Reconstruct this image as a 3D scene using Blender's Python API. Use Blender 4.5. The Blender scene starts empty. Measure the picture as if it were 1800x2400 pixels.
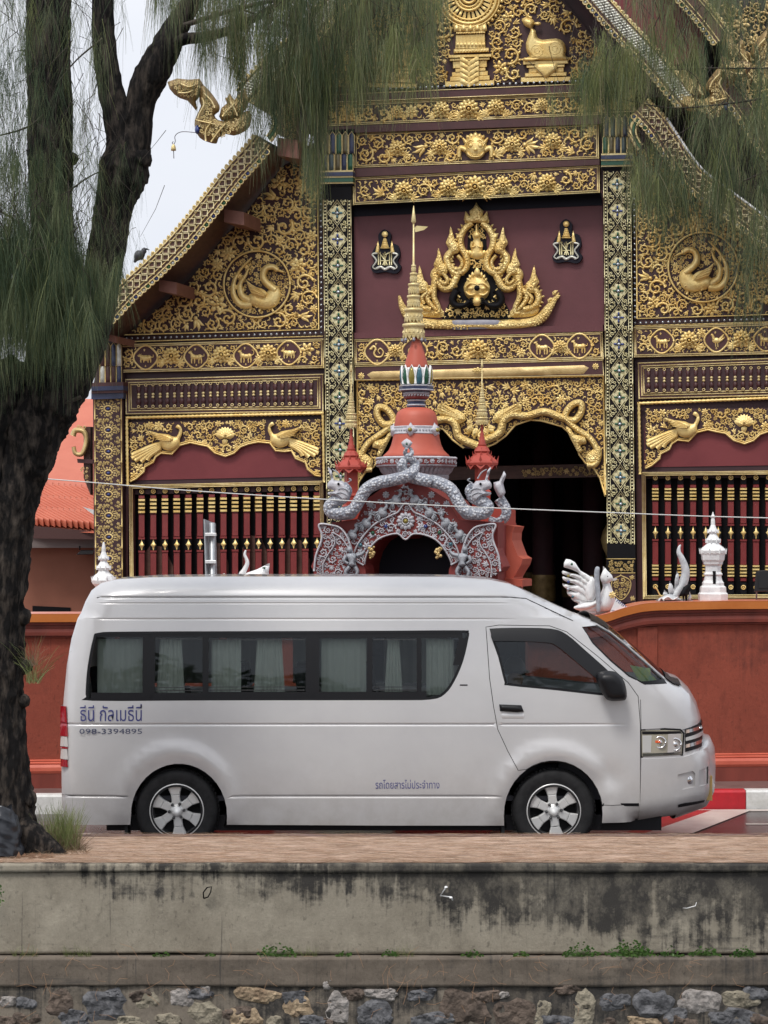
import bpy, math, random
import numpy as np
from math import sin, cos, pi, sqrt, atan2, radians
from mathutils import Vector, Matrix, geometry, noise
SC = bpy.context.scene
COL = SC.collection
# ---------------------------------------------------------------- camera, sky, sun, exposure
F, CX, CY, H = 5132.0, 900.0, 1248.0, 2.64      # photograph 1800 x 2400: focal length, principal column, horizon row, eye height
cam = bpy.data.cameras.new('camera'); camo = bpy.data.objects.new('camera', cam); COL.objects.link(camo)
cam.sensor_fit = 'AUTO'; cam.sensor_width = 36.0; cam.lens = 36.0 * F / 2400.0
cam.shift_y = (1248 - 1200) / 2400.0
cam.clip_end = 3000.0; cam.clip_start = 0.1
camo.location = (0, 0, H); camo.rotation_euler = (pi / 2, 0, 0)
SC.camera = camo
SUN_EL, SUN_AZ = radians(58), radians(205)       # azimuth from +Y (north) clockwise: behind the camera, to the left
W = bpy.data.worlds.new('World'); SC.world = W; W.use_nodes = True
nt = W.node_tree; nt.nodes.clear()
sky = nt.nodes.new('ShaderNodeTexSky'); sky.sky_type = 'NISHITA'; sky.sun_disc = False
sky.sun_elevation = SUN_EL; sky.sun_rotation = SUN_AZ
sky.air_density = 1.0; sky.dust_density = 6.0; sky.ozone_density = 1.0
hs = nt.nodes.new('ShaderNodeHueSaturation'); hs.inputs['Saturation'].default_value = 0.16
mxw = nt.nodes.new('ShaderNodeMix'); mxw.data_type = 'RGBA'; mxw.inputs[0].default_value = 0.72
mxw.inputs[7].default_value = (7.6, 7.95, 8.7, 1)       # the cloud deck's own even light
bg = nt.nodes.new('ShaderNodeBackground'); bg.inputs['Strength'].default_value = 0.09
ow = nt.nodes.new('ShaderNodeOutputWorld')
cn = nt.nodes.new('ShaderNodeTexNoise'); cn.inputs['Scale'].default_value = 2.2; cn.inputs['Detail'].default_value = 6; tcw = nt.nodes.new('ShaderNodeTexCoord'); mpw = nt.nodes.new('ShaderNodeMapping'); mpw.inputs['Scale'].default_value = (1, 1, 2.4)
cr_ = nt.nodes.new('ShaderNodeValToRGB'); cr_.color_ramp.elements[0].color = (6.9, 7.3, 8.2, 1); cr_.color_ramp.elements[1].color = (8.3, 8.5, 9.0, 1); cr_.color_ramp.elements[0].position = .35; cr_.color_ramp.elements[1].position = .65
nt.links.new(tcw.outputs['Generated'], mpw.inputs[0]); nt.links.new(mpw.outputs[0], cn.inputs['Vector']); nt.links.new(cn.outputs[0], cr_.inputs[0]); nt.links.new(cr_.outputs[0], mxw.inputs[7])
nt.links.new(sky.outputs[0], hs.inputs['Color']); nt.links.new(hs.outputs[0], mxw.inputs[6])
nt.links.new(mxw.outputs[2], bg.inputs['Color']); nt.links.new(bg.outputs[0], ow.inputs['Surface'])
sl = bpy.data.lights.new('sun', 'SUN'); sl.energy = 1.3; sl.angle = radians(14); sl.color = (1, .96, .9)
so = bpy.data.objects.new('sun', sl); COL.objects.link(so)
so.rotation_euler = Vector((-sin(SUN_AZ) * cos(SUN_EL), -cos(SUN_AZ) * cos(SUN_EL), -sin(SUN_EL))).to_track_quat('-Z', 'Y').to_euler()
SC.view_settings.view_transform = 'Standard'; SC.view_settings.look = 'None'
SC.view_settings.exposure = 0.62; SC.view_settings.gamma = 1.0; SC.view_settings.use_curve_mapping = False
SC.cycles.max_bounces = 6; SC.cycles.transparent_max_bounces = 12

# ---------------------------------------------------------------- materials
M = {}
def mat(name, col, rough=.6, metal=0., col2=None, ns=6., nmix=1., bump=0., bs=40., coat=0., spec=.5, detail=5., stretch=None, ramp=(.35, .65)):
    m = bpy.data.materials.new(name); m.use_nodes = True; t = m.node_tree; b = t.nodes['Principled BSDF']
    b.inputs['Base Color'].default_value = (*col, 1); b.inputs['Roughness'].default_value = rough
    b.inputs['Metallic'].default_value = metal; b.inputs['Coat Weight'].default_value = coat
    b.inputs['Coat Roughness'].default_value = .06; b.inputs['Specular IOR Level'].default_value = spec
    g = t.nodes.new('ShaderNodeNewGeometry'); vec = g.outputs['Position']
    if stretch:
        mp_ = t.nodes.new('ShaderNodeMapping'); mp_.inputs['Scale'].default_value = stretch
        t.links.new(vec, mp_.inputs[0]); vec = mp_.outputs[0]
    if col2:
        n = t.nodes.new('ShaderNodeTexNoise'); n.inputs['Scale'].default_value = ns; n.inputs['Detail'].default_value = detail
        n.inputs['Roughness'].default_value = .62
        t.links.new(vec, n.inputs['Vector'])
        r = t.nodes.new('ShaderNodeValToRGB'); r.color_ramp.elements[0].position = ramp[0]; r.color_ramp.elements[1].position = ramp[1]
        r.color_ramp.elements[0].color = (*col, 1); r.color_ramp.elements[1].color = (*col2, 1)
        t.links.new(n.outputs[0], r.inputs[0]); t.links.new(r.outputs[0], b.inputs['Base Color'])
    if bump:
        n2 = t.nodes.new('ShaderNodeTexNoise'); n2.inputs['Scale'].default_value = bs; n2.inputs['Detail'].default_value = 6
        t.links.new(vec, n2.inputs['Vector'])
        bp = t.nodes.new('ShaderNodeBump'); bp.inputs['Strength'].default_value = bump; bp.inputs['Distance'].default_value = .02
        t.links.new(n2.outputs[0], bp.inputs['Height']); t.links.new(bp.outputs[0], b.inputs['Normal'])
    M[name] = m; return m

# ---------------------------------------------------------------- mesh building
def rnd(a=0., b=1.): return random.uniform(a, b)
def crom(p, n=6, closed=True):
    "smooth curve through points"
    p = [Vector(q) for q in p]; out = []; k = len(p)
    for i in range(k if closed else k - 1):
        if closed: a, b, c, d = p[i - 1], p[i], p[(i + 1) % k], p[(i + 2) % k]
        else: a, b, c, d = p[max(i - 1, 0)], p[i], p[i + 1], p[min(i + 2, k - 1)]
        for j in range(n):
            t = j / n; out.append(.5 * (2 * b + (c - a) * t + (2 * a - 5 * b + 4 * c - d) * t * t + (3 * b - a - 3 * c + d) * t ** 3))
    if not closed: out.append(p[-1])
    return out
def resamp(poly, step, closed=True):
    out = []; k = len(poly)
    for i in range(k if closed else k - 1):
        a, b = Vector(poly[i]), Vector(poly[(i + 1) % k]); n = max(1, int((b - a).length / step))
        for j in range(n): out.append(a.lerp(b, j / n))
    if not closed: out.append(Vector(poly[-1]))
    return out
def seg_dist(P, poly, closed=True):
    "distance of points P (n,2) to a polyline; numpy"
    A = np.array([tuple(p)[:2] for p in poly], float); B = np.roll(A, -1, 0)
    if not closed: A, B = A[:-1], B[:-1]
    d2 = np.full(len(P), 1e18)
    for a, b in zip(A, B):
        ab = b - a; L = max(ab @ ab, 1e-12); t = np.clip(((P - a) @ ab) / L, 0, 1)
        q = P - (a + t[:, None] * ab); d2 = np.minimum(d2, (q * q).sum(1))
    return np.sqrt(d2)
def inside(P, poly):
    A = np.array([tuple(p)[:2] for p in poly], float); r = np.zeros(len(P), bool); B = np.roll(A, -1, 0)
    for a, b in zip(A, B):
        if a[1] == b[1]: continue
        c = ((a[1] > P[:, 1]) != (b[1] > P[:, 1])) & (P[:, 0] < (b[0] - a[0]) * (P[:, 1] - a[1]) / (b[1] - a[1]) + a[0]); r ^= c
    return r
def tri2d(outline, holes=(), pts=()):
    "constrained triangulation of a region with holes and inner points"
    V = []; Fc = []; E = []
    for lp in [outline] + list(holes):
        s = len(V); V += [Vector(p).to_2d() for p in lp]; k = len(lp)
        E += [(s + i, s + (i + 1) % k) for i in range(k)]
    P = [Vector(p).to_2d() for p in pts]
    r = geometry.delaunay_2d_cdt(V + P, E, [], 0, 1e-5)
    vs, fs = r[0], r[2]
    c = np.array([((vs[f[0]] + vs[f[1]] + vs[f[2]]) / 3)[:] for f in fs]) if fs else np.zeros((0, 2))
    ok = inside(c, outline)
    for h in holes: ok &= ~inside(c, h)
    out = []
    for f, o in zip(fs, ok):
        if not o: continue
        p0, p1, p2 = vs[f[0]], vs[f[1]], vs[f[2]]; ar = (p1 - p0).cross(p2 - p0)
        if abs(ar) > 4e-3 * max((p1 - p0).length_squared, (p2 - p0).length_squared, (p2 - p1).length_squared): out.append(tuple(f) if ar > 0 else (f[0], f[2], f[1]))
    return vs, out

class MB:
    def __init__(s): s.v = []; s.f = []; s.m = []; s.s = []
    def add(s, vs, fs, mi=0, smooth=True, xf=None):
        o = len(s.v)
        s.v += [tuple(xf(v)) for v in vs] if xf else [tuple(v) for v in vs]
        s.f += [tuple(i + o for i in f) for f in fs]; s.m += [mi] * len(fs); s.s += [smooth] * len(fs)
        return s
    def box(s, a, b, mi=0, bev=0.):
        x0, y0, z0 = a; x1, y1, z1 = b
        return s.prism([(x0, y0), (x1, y0), (x1, y1), (x0, y1)], z0, z1, mi, bev)
    def prism(s, poly, z0, z1, mi=0, bev=0., smooth=False):
        "polygon in the first two axes, from z0 to z1 (z1 = face towards the viewer), bevelled there"
        k = len(poly); P = [Vector(p).to_2d() for p in poly]; vs = [(*p, z0) for p in P]; fs = []
        if bev:
            c = sum(P, Vector((0, 0))) / k; big = max((p - c).length for p in P)
            ins = []
            for i in range(k):
                a, b, d = P[i - 1], P[i], P[(i + 1) % k]
                e1 = (b - a).normalized() if (b - a).length > 1e-9 else Vector((1, 0)); e2 = (d - b).normalized() if (d - b).length > 1e-9 else e1
                n = Vector((-e1.y - e2.y, e1.x + e2.x)); n = n.normalized() if n.length > 1e-6 else Vector((-e1.y, e1.x))
                ins.append(n)
            area = sum(P[i].x * P[(i + 1) % k].y - P[(i + 1) % k].x * P[i].y for i in range(k)); sg = 1 if area > 0 else -1
            bz = bev if z1 > z0 else -bev
            if abs(z1 - z0) < 5: bz = min(abs(bev), abs(z1 - z0) * .5) * (1 if z1 > z0 else -1)
            vs += [(*p, z1 - bz) for p in P] + [(*(p + q * bev * sg), z1) for p, q in zip(P, ins)]
            for L in range(2): fs += [(L * k + i, L * k + (i + 1) % k, L * k + k + (i + 1) % k, L * k + k + i) for i in range(k)]
            fs += [tuple(range(2 * k, 3 * k)), tuple(range(k - 1, -1, -1))]
        else:
            vs += [(*p, z1) for p in P]
            fs = [(i, (i + 1) % k, k + (i + 1) % k, k + i) for i in range(k)] + [tuple(range(k, 2 * k)), tuple(range(k - 1, -1, -1))]
        return s.add(vs, fs, mi, smooth)
    def tube(s, pts, rad, n=6, mi=0, cap=True, flat=1.):
        pts = [Vector(p) for p in pts]; k = len(pts)
        rad = [rad] * k if not hasattr(rad, '__len__') else rad
        vs = []; fs = []; t0 = (pts[1] - pts[0]).normalized()
        u = t0.orthogonal().normalized()
        for i, p in enumerate(pts):
            t = (pts[min(i + 1, k - 1)] - pts[max(i - 1, 0)])
            t = t.normalized() if t.length > 1e-9 else t0
            u = (u - t * u.dot(t)); u = u.normalized() if u.length > 1e-6 else t.orthogonal().normalized(); w = t.cross(u); t0 = t
            for j in range(n):
                a = 2 * pi * j / n; vs.append(p + (u * cos(a) + w * sin(a)) * rad[i])
        for i in range(k - 1):
            for j in range(n): fs.append((i * n + j, i * n + (j + 1) % n, i * n + n + (j + 1) % n, i * n + n + j))
        if cap: fs += [tuple(range(n - 1, -1, -1)), tuple(range((k - 1) * n, k * n))]
        return s.add(vs, fs, mi)
    def ribbon(s, pts, w, h, z0=0., mi=0, zc=None):
        "half-round moulding lying on a plane (third axis = height) along 2d points"
        k = len(pts); w = [w] * k if not hasattr(w, '__len__') else w; h = [h] * k if not hasattr(h, '__len__') else h
        vs = []; fs = []; P = [Vector(p).to_2d() for p in pts]
        for i in range(k):
            t = P[min(i + 1, k - 1)] - P[max(i - 1, 0)]; t = t.normalized() if t.length > 1e-9 else Vector((1, 0)); q = Vector((-t.y, t.x))
            z = z0 + (zc[i] if zc else 0)
            for a, b in ((-1, -.15), (-.62, .72), (0, 1), (.62, .72), (1, -.15)): vs.append((*(P[i] + q * a * w[i]), z + b * h[i]))
        for i in range(k - 1):
            for j in range(4): fs.append((5 * i + j, 5 * i + j + 1, 5 * i + 6 + j, 5 * i + 5 + j))
        fs += [(0, 1, 2, 3, 4), tuple(5 * (k - 1) + j for j in (4, 3, 2, 1, 0))]
        return s.add(vs, fs, mi)
    def pillow(s, poly, h, z0=0., step=None, edge=None, mi=0, skirt=0., tilt=None):
        "an outline carved in rounded relief"
        A = np.array([tuple(p)[:2] for p in poly]); size = (A.max(0) - A.min(0))
        step = step or max(size) / 12; edge = edge or min(size) * .4
        ol = resamp(poly, step)
        gx = np.arange(A[:, 0].min(), A[:, 0].max(), step); gy = np.arange(A[:, 1].min(), A[:, 1].max(), step * .9)
        G = np.array([(x + (step / 2 if j % 2 else 0), y) for j, y in enumerate(gy) for x in gx]).reshape(-1, 2)
        if len(G):
            G = G[inside(G, ol)]; 
            if len(G): G = G[seg_dist(G, ol) > step * .45]
        vs, fs = tri2d(ol, (), G)
        Q = np.array([v[:] for v in vs]); d = seg_dist(Q, ol); d[d < 1e-3] = 0
        z = h * np.sqrt(np.clip(1 - (1 - np.clip(d / edge, 0, 1)) ** 2, 0, 1))
        if tilt: z = z + np.where(d > 0, [tilt(*q) for q in Q], 0)
        o = [(q[0], q[1], z0 + zz) for q, zz in zip(Q, z)]
        s.add(o, fs, mi)
        if skirt:
            k = len(ol); s.add([(*p, z0) for p in ol] + [(*p, z0 - skirt) for p in ol], [(i, (i + 1) % k, k + (i + 1) % k, k + i) for i in range(k)], mi, False)
        return s
    def dome(s, c, r, h, mi=0, n=8, rings=2, ry=None):
        vs = [(c[0], c[1], c[2] + h)]; fs = []; ry = ry or r
        for a in range(1, rings + 1):
            t = a / rings * pi / 2
            for j in range(n): vs.append((c[0] + r * sin(t) * cos(2 * pi * j / n), c[1] + ry * sin(t) * sin(2 * pi * j / n), c[2] + h * cos(t)))
        fs = [(0, 1 + j, 1 + (j + 1) % n) for j in range(n)]
        for a in range(rings - 1):
            for j in range(n): b = 1 + a * n; fs.append((b + j, b + n + j, b + n + (j + 1) % n, b + (j + 1) % n))
        return s.add(vs, fs, mi)
    def ring(s, c, r, w, h, mi=0, n=20, ry=None):
        ry = ry or r
        p = [(c[0] + r * cos(2 * pi * j / n), c[1] + ry * sin(2 * pi * j / n)) for j in range(n + 1)]
        return s.ribbon(p, w, h, c[2], mi)
    def lathe(s, prof, c=(0, 0, 0), n=24, mi=0, smooth=True, rot=0., cap=True):
        "profile (r, z) about the vertical axis; n=4/8 gives square or octagonal plinths"
        vs = []; fs = []; k = len(prof)
        for r, z in prof:
            for j in range(n): a = 2 * pi * j / n + rot; vs.append((c[0] + r * cos(a), c[1] + r * sin(a), c[2] + z))
        for i in range(k - 1):
            for j in range(n): fs.append((i * n + j, i * n + (j + 1) % n, i * n + n + (j + 1) % n, i * n + n + j))
        if cap: fs += [tuple(range(n - 1, -1, -1)), tuple(range((k - 1) * n, k * n))]
        return s.add(vs, fs, mi, smooth)
    def map(s, fn): s.v = [tuple(fn(v)) for v in s.v]; return s
    def build(s, name, mats, parent=None, mp=None, origin=None, base='c'):
        vs = [mp(*v) for v in s.v] if mp else [Vector(v) for v in s.v]
        A = np.array([tuple(v) for v in vs], float).reshape(-1, 3)
        if origin is None:
            lo, hi = A.min(0), A.max(0); origin = Vector(((lo[0] + hi[0]) / 2, (lo[1] + hi[1]) / 2, lo[2] if base == 'b' else (lo[2] + hi[2]) / 2))
        origin = Vector(origin)
        me = bpy.data.meshes.new(name)
        me.from_pydata((A - np.array(origin)).tolist(), [], s.f)
        mats = mats if isinstance(mats, (list, tuple)) else [mats]
        for m in mats: me.materials.append(M[m] if isinstance(m, str) else m)
        me.polygons.foreach_set('material_index', s.m); me.polygons.foreach_set('use_smooth', s.s); me.update()
        o = bpy.data.objects.new(name, me); COL.objects.link(o); place(o, origin, parent)
        return o
WP = {}
def place(o, loc, parent=None):
    WP[o.name] = Vector(loc)
    if parent: o.parent = parent; o.location = Vector(loc) - WP[parent.name]
    else: o.location = loc
    return o
def tag(o, label=None, cat=None, group=None, kind=None):
    for k, v in (('label', label), ('category', cat), ('group', group), ('kind', kind)):
        if v: o[k] = v
    return o
def thing(name, loc, label, cat, group=None):
    o = bpy.data.objects.new(name, None); COL.objects.link(o); o.empty_display_size = .2; place(o, loc); return tag(o, label, cat, group)
def dup(o, loc, parent=None):
    "a copy of one part (mesh shared) with its sub-parts at a new place"
    c = o.copy(); COL.objects.link(c); c.parent = None; place(c, loc, parent)
    for ch in [q for q in o.children]:
        d = ch.copy(); COL.objects.link(d); place(d, Vector(loc) + WP[ch.name] - WP[o.name], c)
    return c
def at(px, py, Y): return Vector(((px - CX) * Y / F, Y, H - (py - CY) * Y / F))
def ground(px, py, z=0.): 
    Y = (H - z) * F / (py - CY); return Vector(((px - CX) * Y / F, Y, z))
class Plane:
    "an upright plane in the place, crossed at column px0 at distance Y0, turned by slope k; w = height in front of it"
    def __init__(s, px0, Y0, k): s.k = k; s.n = sqrt(1 + k * k); s.c = Y0 * (1 + k * (px0 - CX) / F)
    def __call__(s, px, py, w=0.):
        a = (px - CX) / F; Y = (s.c - w * s.n) / (1 + s.k * a); return Vector((a * Y, Y, H - (py - CY) * Y / F))
def text_mesh(body, size, name, material, parent, mat4, extrude=.001):
    c = bpy.data.curves.new(name, 'FONT'); c.body = body; c.size = size; c.extrude = extrude; c.resolution_u = 2
    o = bpy.data.objects.new(name + '_curve', c); COL.objects.link(o); bpy.context.view_layer.update()
    me = bpy.data.meshes.new_from_object(o.evaluated_get(bpy.context.evaluated_depsgraph_get()))
    bpy.data.objects.remove(o); bpy.data.curves.remove(c)
    me.name = name; me.materials.clear(); me.materials.append(M[material])
    return me
# ---------------------------------------------------------------- materials of the place
mat('gold', (.74, .50, .16), .38, .32, (.90, .71, .31), 5, bump=.25, bs=70)
mat('gold_aged', (.46, .32, .13), .46, .32, (.72, .54, .25), 4, bump=.25, bs=60)
mat('gold_cream', (.84, .76, .50), .4, .2, (.70, .60, .34), 9)
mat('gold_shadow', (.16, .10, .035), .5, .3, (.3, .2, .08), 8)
mat('gold_pale', (.80, .67, .36), .38, .28, (.64, .49, .21), 9, bump=.2, bs=80)
mat('gold_thread', (.50, .36, .13), .5, .3, (.65, .5, .22), 12)
mat('maroon_deep', (.032, .012, .014), .6, 0, (.05, .017, .02), 3)
mat('maroon_frame', (.055, .018, .018), .5, 0, (.08, .026, .026), 4)
mat('maroon_board', (.105, .030, .034), .6, 0, (.125, .036, .042), 2.2, bump=.05)
mat('red_board', (.15, .022, .026), .55, 0, (.18, .03, .034), 2)
mat('lattice_red', (.16, .018, .018), .4, 0, (.2, .026, .024), 5, coat=.2)
mat('black_paint', (.007, .0065, .008), .7, spec=.15)
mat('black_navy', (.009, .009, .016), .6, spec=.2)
mat('ivory_glass', (.62, .55, .28), .25, .15, (.76, .70, .44), 20)
mat('silver_bead', (.5, .54, .6), .2, .7)
mat('blue_glass', (.035, .055, .20), .15, .2)
mat('navy_tile', (.022, .028, .065), .3, .1, (.04, .05, .11), 8)
mat('green_glass', (.025, .10, .055), .16, .2)
mat('teal_glass', (.055, .15, .19), .16, .2)
mat('yellow_glass', (.30, .24, .06), .18, .3)
mat('brown_wood', (.06, .024, .017), .55, 0, (.1, .045, .032), 6, stretch=(1, 1, 4))
mat('beam_end', (.14, .055, .036), .6, 0, (.2, .085, .06), 5)
mat('roof_dark', (.03, .025, .025), .7)
mat('silver_tile', (.62, .62, .56), .3, .3, (.42, .42, .35), 10)
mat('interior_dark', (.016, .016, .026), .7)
mat('salmon', (.42, .082, .048), .55, 0, (.50, .11, .068), 1.6, bump=.12, bs=8)
mat('salmon_deep', (.36, .05, .032), .55, 0, (.42, .065, .045), 2.)

mat('wall_mould', (.155, .030, .019), .55, 0, (.23, .046, .03), 2.4, stretch=(2, 1, .5))
mat('wall_salmon', (.52, .105, .062), .45, 0, (.60, .14, .085), 3)
mat('cap_orange', (.45, .13, .022), .4, 0, (.53, .17, .035), 3)
mat('cap_sky_pink', (.52, .15, .085), .3, 0, (.62, .21, .13), 3)  # sky reflection on the cap, painted in as a pinker colour
mat('white_glaze', (.84, .84, .83), .35, 0, (.70, .70, .71), 9, bump=.12, bs=60)
mat('stucco_white', (.56, .55, .58), .5, 0, (.40, .40, .44), 22, bump=.25, bs=60)
mat('stucco_grey', (.40, .42, .46), .5, 0, (.26, .28, .31), 16, bump=.3, bs=60)
mat('gate_red', (.17, .022, .018), .6, 0, (.22, .032, .028), 4)
mat('kerb_red', (.50, .012, .022), .5, 0, (.40, .012, .02), 8, bump=.1)
mat('kerb_white', (.72, .72, .70), .55, 0, (.55, .55, .52), 9, bump=.1)
mat('road_mark', (.62, .56, .50), .35, 0, (.48, .40, .36), 5, ramp=(.3, .75))
mat('road_red', (.42, .045, .045), .3, 0, (.30, .035, .035), 4)
mat('roof_orange', (.56, .16, .095), .5, 0, (.50, .13, .075), 2)
mat('fascia_brown', (.075, .03, .026), .6)
mat('soffit_grey', (.26, .22, .21), .7)
mat('hall_wall', (.30, .115, .07), .75, 0, (.26, .10, .06), 2)
mat('wire', (.62, .62, .60), .5)
mat('lamp_black', (.014, .014, .016), .5)
mat('galv', (.36, .38, .40), .4, .5, (.5, .52, .54), 6)
mat('bird_grey', (.035, .035, .042), .6, 0, (.07, .07, .08), 20)
mat('bark', (.009, .008, .008), .95, 0, (.085, .068, .056), 20, bump=1., bs=34, stretch=(1, 1, .3), ramp=(.46, .74), detail=9, spec=.2)
def needle(name, a, b, sc):
    m = mat(name, a, .55, 0, b, sc, spec=.3); t = m.node_tree; p = t.nodes['Principled BSDF']; tl = t.nodes.new('ShaderNodeBsdfTranslucent'); mx = t.nodes.new('ShaderNodeMixShader'); mx.inputs[0].default_value = .35
    t.links.new(p.inputs['Base Color'].links[0].from_socket, tl.inputs[0]); t.links.new(p.outputs[0], mx.inputs[1]); t.links.new(tl.outputs[0], mx.inputs[2]); t.links.new(mx.outputs[0], t.nodes['Material Output'].inputs[0])
needle('needle', (.10, .132, .062), (.22, .25, .135), 2.2)
needle('needle_dark', (.042, .074, .038), (.11, .15, .078), 2.2)
needle('needle_new', (.17, .20, .075), (.27, .29, .12), 2.5)
needle('needle_straw', (.20, .17, .10), (.34, .30, .19), 3.)
mat('twig', (.05, .038, .03), .85)
mat('grass', (.10, .14, .035), .6, 0, (.22, .24, .09), 6)
mat('dry_grass', (.20, .14, .085), .8, 0, (.12, .085, .05), 8)
mat('weed', (.05, .13, .025), .5, 0, (.11, .2, .045), 10)
mat('bag', (.02, .022, .028), .28, 0, spec=.5)
mat('needle_litter', (.34, .19, .10), .8, 0, (.46, .27, .16), 14)
mat('litter_pale', (.55, .42, .30), .8)
mat('litter_dark', (.15, .075, .04), .8)
mat('steel_white', (.72, .72, .72), .35, .2)
mat('stone_white', (.36, .33, .31), .95, 0, (.15, .135, .125), 18, bump=.9, bs=34, ramp=(.36, .72))
mat('stone_cream', (.30, .265, .20), .95, 0, (.14, .12, .09), 15, bump=.9, bs=34, ramp=(.4, .75))
mat('stone_ochre', (.20, .14, .09), .9, 0, (.42, .32, .21), 12, bump=1., bs=30)
mat('stone_grey', (.05, .05, .055), .85, 0, (.16, .16, .17), 12, bump=1., bs=28)
mat('stone_brown', (.06, .045, .036), .9, 0, (.16, .12, .095), 11, bump=1., bs=30)
def scaled(name, src, sc):
    m = M[src].copy(); m.name = name; M[name] = m; t = m.node_tree; v = t.nodes.new('ShaderNodeTexVoronoi'); v.inputs['Scale'].default_value = sc; g = t.nodes.new('ShaderNodeNewGeometry'); t.links.new(g.outputs['Position'], v.inputs['Vector'])
    bp = t.nodes.new('ShaderNodeBump'); bp.inputs['Strength'].default_value = .9; bp.inputs['Distance'].default_value = .02; bp.invert = True; t.links.new(v.outputs['Distance'], bp.inputs['Height']); t.links.new(bp.outputs[0], t.nodes['Principled BSDF'].inputs['Normal'])
scaled('gold_scaled', 'gold', 38)
# van
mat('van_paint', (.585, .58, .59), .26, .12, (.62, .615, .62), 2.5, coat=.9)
m = M['van_paint']; t = m.node_tree; b = t.nodes['Principled BSDF']; src = b.inputs['Base Color'].links[0].from_socket      # road film along the sills, its brown also painting warm light off the pavement
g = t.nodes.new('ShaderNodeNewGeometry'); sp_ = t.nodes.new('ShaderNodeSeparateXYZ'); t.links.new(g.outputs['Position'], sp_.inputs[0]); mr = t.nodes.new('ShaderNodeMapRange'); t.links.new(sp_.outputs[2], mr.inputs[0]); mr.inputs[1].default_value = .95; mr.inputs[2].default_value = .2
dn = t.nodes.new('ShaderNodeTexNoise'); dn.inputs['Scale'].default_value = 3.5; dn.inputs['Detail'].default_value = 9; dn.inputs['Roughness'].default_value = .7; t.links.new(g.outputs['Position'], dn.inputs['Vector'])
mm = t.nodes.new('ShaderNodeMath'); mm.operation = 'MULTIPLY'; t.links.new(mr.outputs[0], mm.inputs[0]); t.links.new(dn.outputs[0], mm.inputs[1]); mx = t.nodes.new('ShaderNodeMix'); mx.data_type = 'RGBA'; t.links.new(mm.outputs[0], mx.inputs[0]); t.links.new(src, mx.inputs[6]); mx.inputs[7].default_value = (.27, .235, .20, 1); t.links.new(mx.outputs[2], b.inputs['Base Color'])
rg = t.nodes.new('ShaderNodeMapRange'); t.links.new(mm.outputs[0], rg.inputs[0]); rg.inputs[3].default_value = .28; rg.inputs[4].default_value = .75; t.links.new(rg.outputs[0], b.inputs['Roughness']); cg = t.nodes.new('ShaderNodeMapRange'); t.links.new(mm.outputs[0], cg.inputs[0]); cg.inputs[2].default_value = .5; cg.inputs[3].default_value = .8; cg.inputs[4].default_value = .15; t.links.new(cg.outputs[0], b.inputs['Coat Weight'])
mat('van_black', (.007, .007, .009), .4, spec=.35)
mat('rubber', (.010, .010, .011), .8, 0, (.02, .02, .021), 14, spec=.3)
mat('alloy', (.68, .68, .67), .32, .35)
mat('alloy_dark', (.05, .05, .052), .45, .3)
mat('chrome', (.75, .75, .77), .12, .95)
mat('tail_red', (.30, .006, .015), .15, 0, coat=.8)
mat('lens_white', (.55, .52, .50), .15, 0, coat=.8)
mat('lamp_cream', (.40, .38, .32), .16, .1, (.50, .46, .36), 7, coat=1.)
mat('lamp_orange', (.8, .12, .03), .3)
mat('plate_yellow', (.52, .34, .12), .5)
mat('curtain', (.66, .69, .64), .85, 0, (.74, .76, .71), 3)
mat('seat', (.05, .05, .06), .8)
mat('capital_teal', (.05, .075, .08), .3, .1, (.09, .12, .12), 9)
mat('capital_umber', (.10, .08, .04), .3, .15, (.17, .14, .07), 9)
mat('serpent_silver', (.62, .63, .64), .38, .1, (.46, .47, .49), 14, bump=.2)
mat('shirt_blue', (.06, .28, .62), .8)
mat('skin', (.30, .17, .11), .6)
mat('hair', (.01, .009, .008), .5)
mat('ink_blue', (.045, .05, .20), .5)
mat('ink_grey', (.06, .07, .13), .5)
mat('sticker', (.42, .46, .10), .5, 0, (.2, .4, .28), 12)
mat('sticker_teal', (.35, .6, .55), .5)
def glass(name, tint, clear, rough=.02):
    m = bpy.data.materials.new(name); m.use_nodes = True; t = m.node_tree; t.nodes.clear()
    o = t.nodes.new('ShaderNodeOutputMaterial'); tr = t.nodes.new('ShaderNodeBsdfTransparent'); tr.inputs[0].default_value = (*tint, 1)
    gl = t.nodes.new('ShaderNodeBsdfGlossy'); gl.inputs['Roughness'].default_value = rough; gl.inputs[0].default_value = (.75, .8, .85, 1)
    fr = t.nodes.new('ShaderNodeFresnel'); fr.inputs[0].default_value = clear
    mx = t.nodes.new('ShaderNodeMixShader'); t.links.new(fr.outputs[0], mx.inputs[0]); t.links.new(tr.outputs[0], mx.inputs[1]); t.links.new(gl.outputs[0], mx.inputs[2])
    t.links.new(mx.outputs[0], o.inputs[0]); M[name] = m
glass('glass_tint', (.62, .66, .64), 1.5)
glass('glass_front', (.48, .53, .53), 1.55)
glass('glass_clear', (.72, .74, .72), 1.5)
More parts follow.
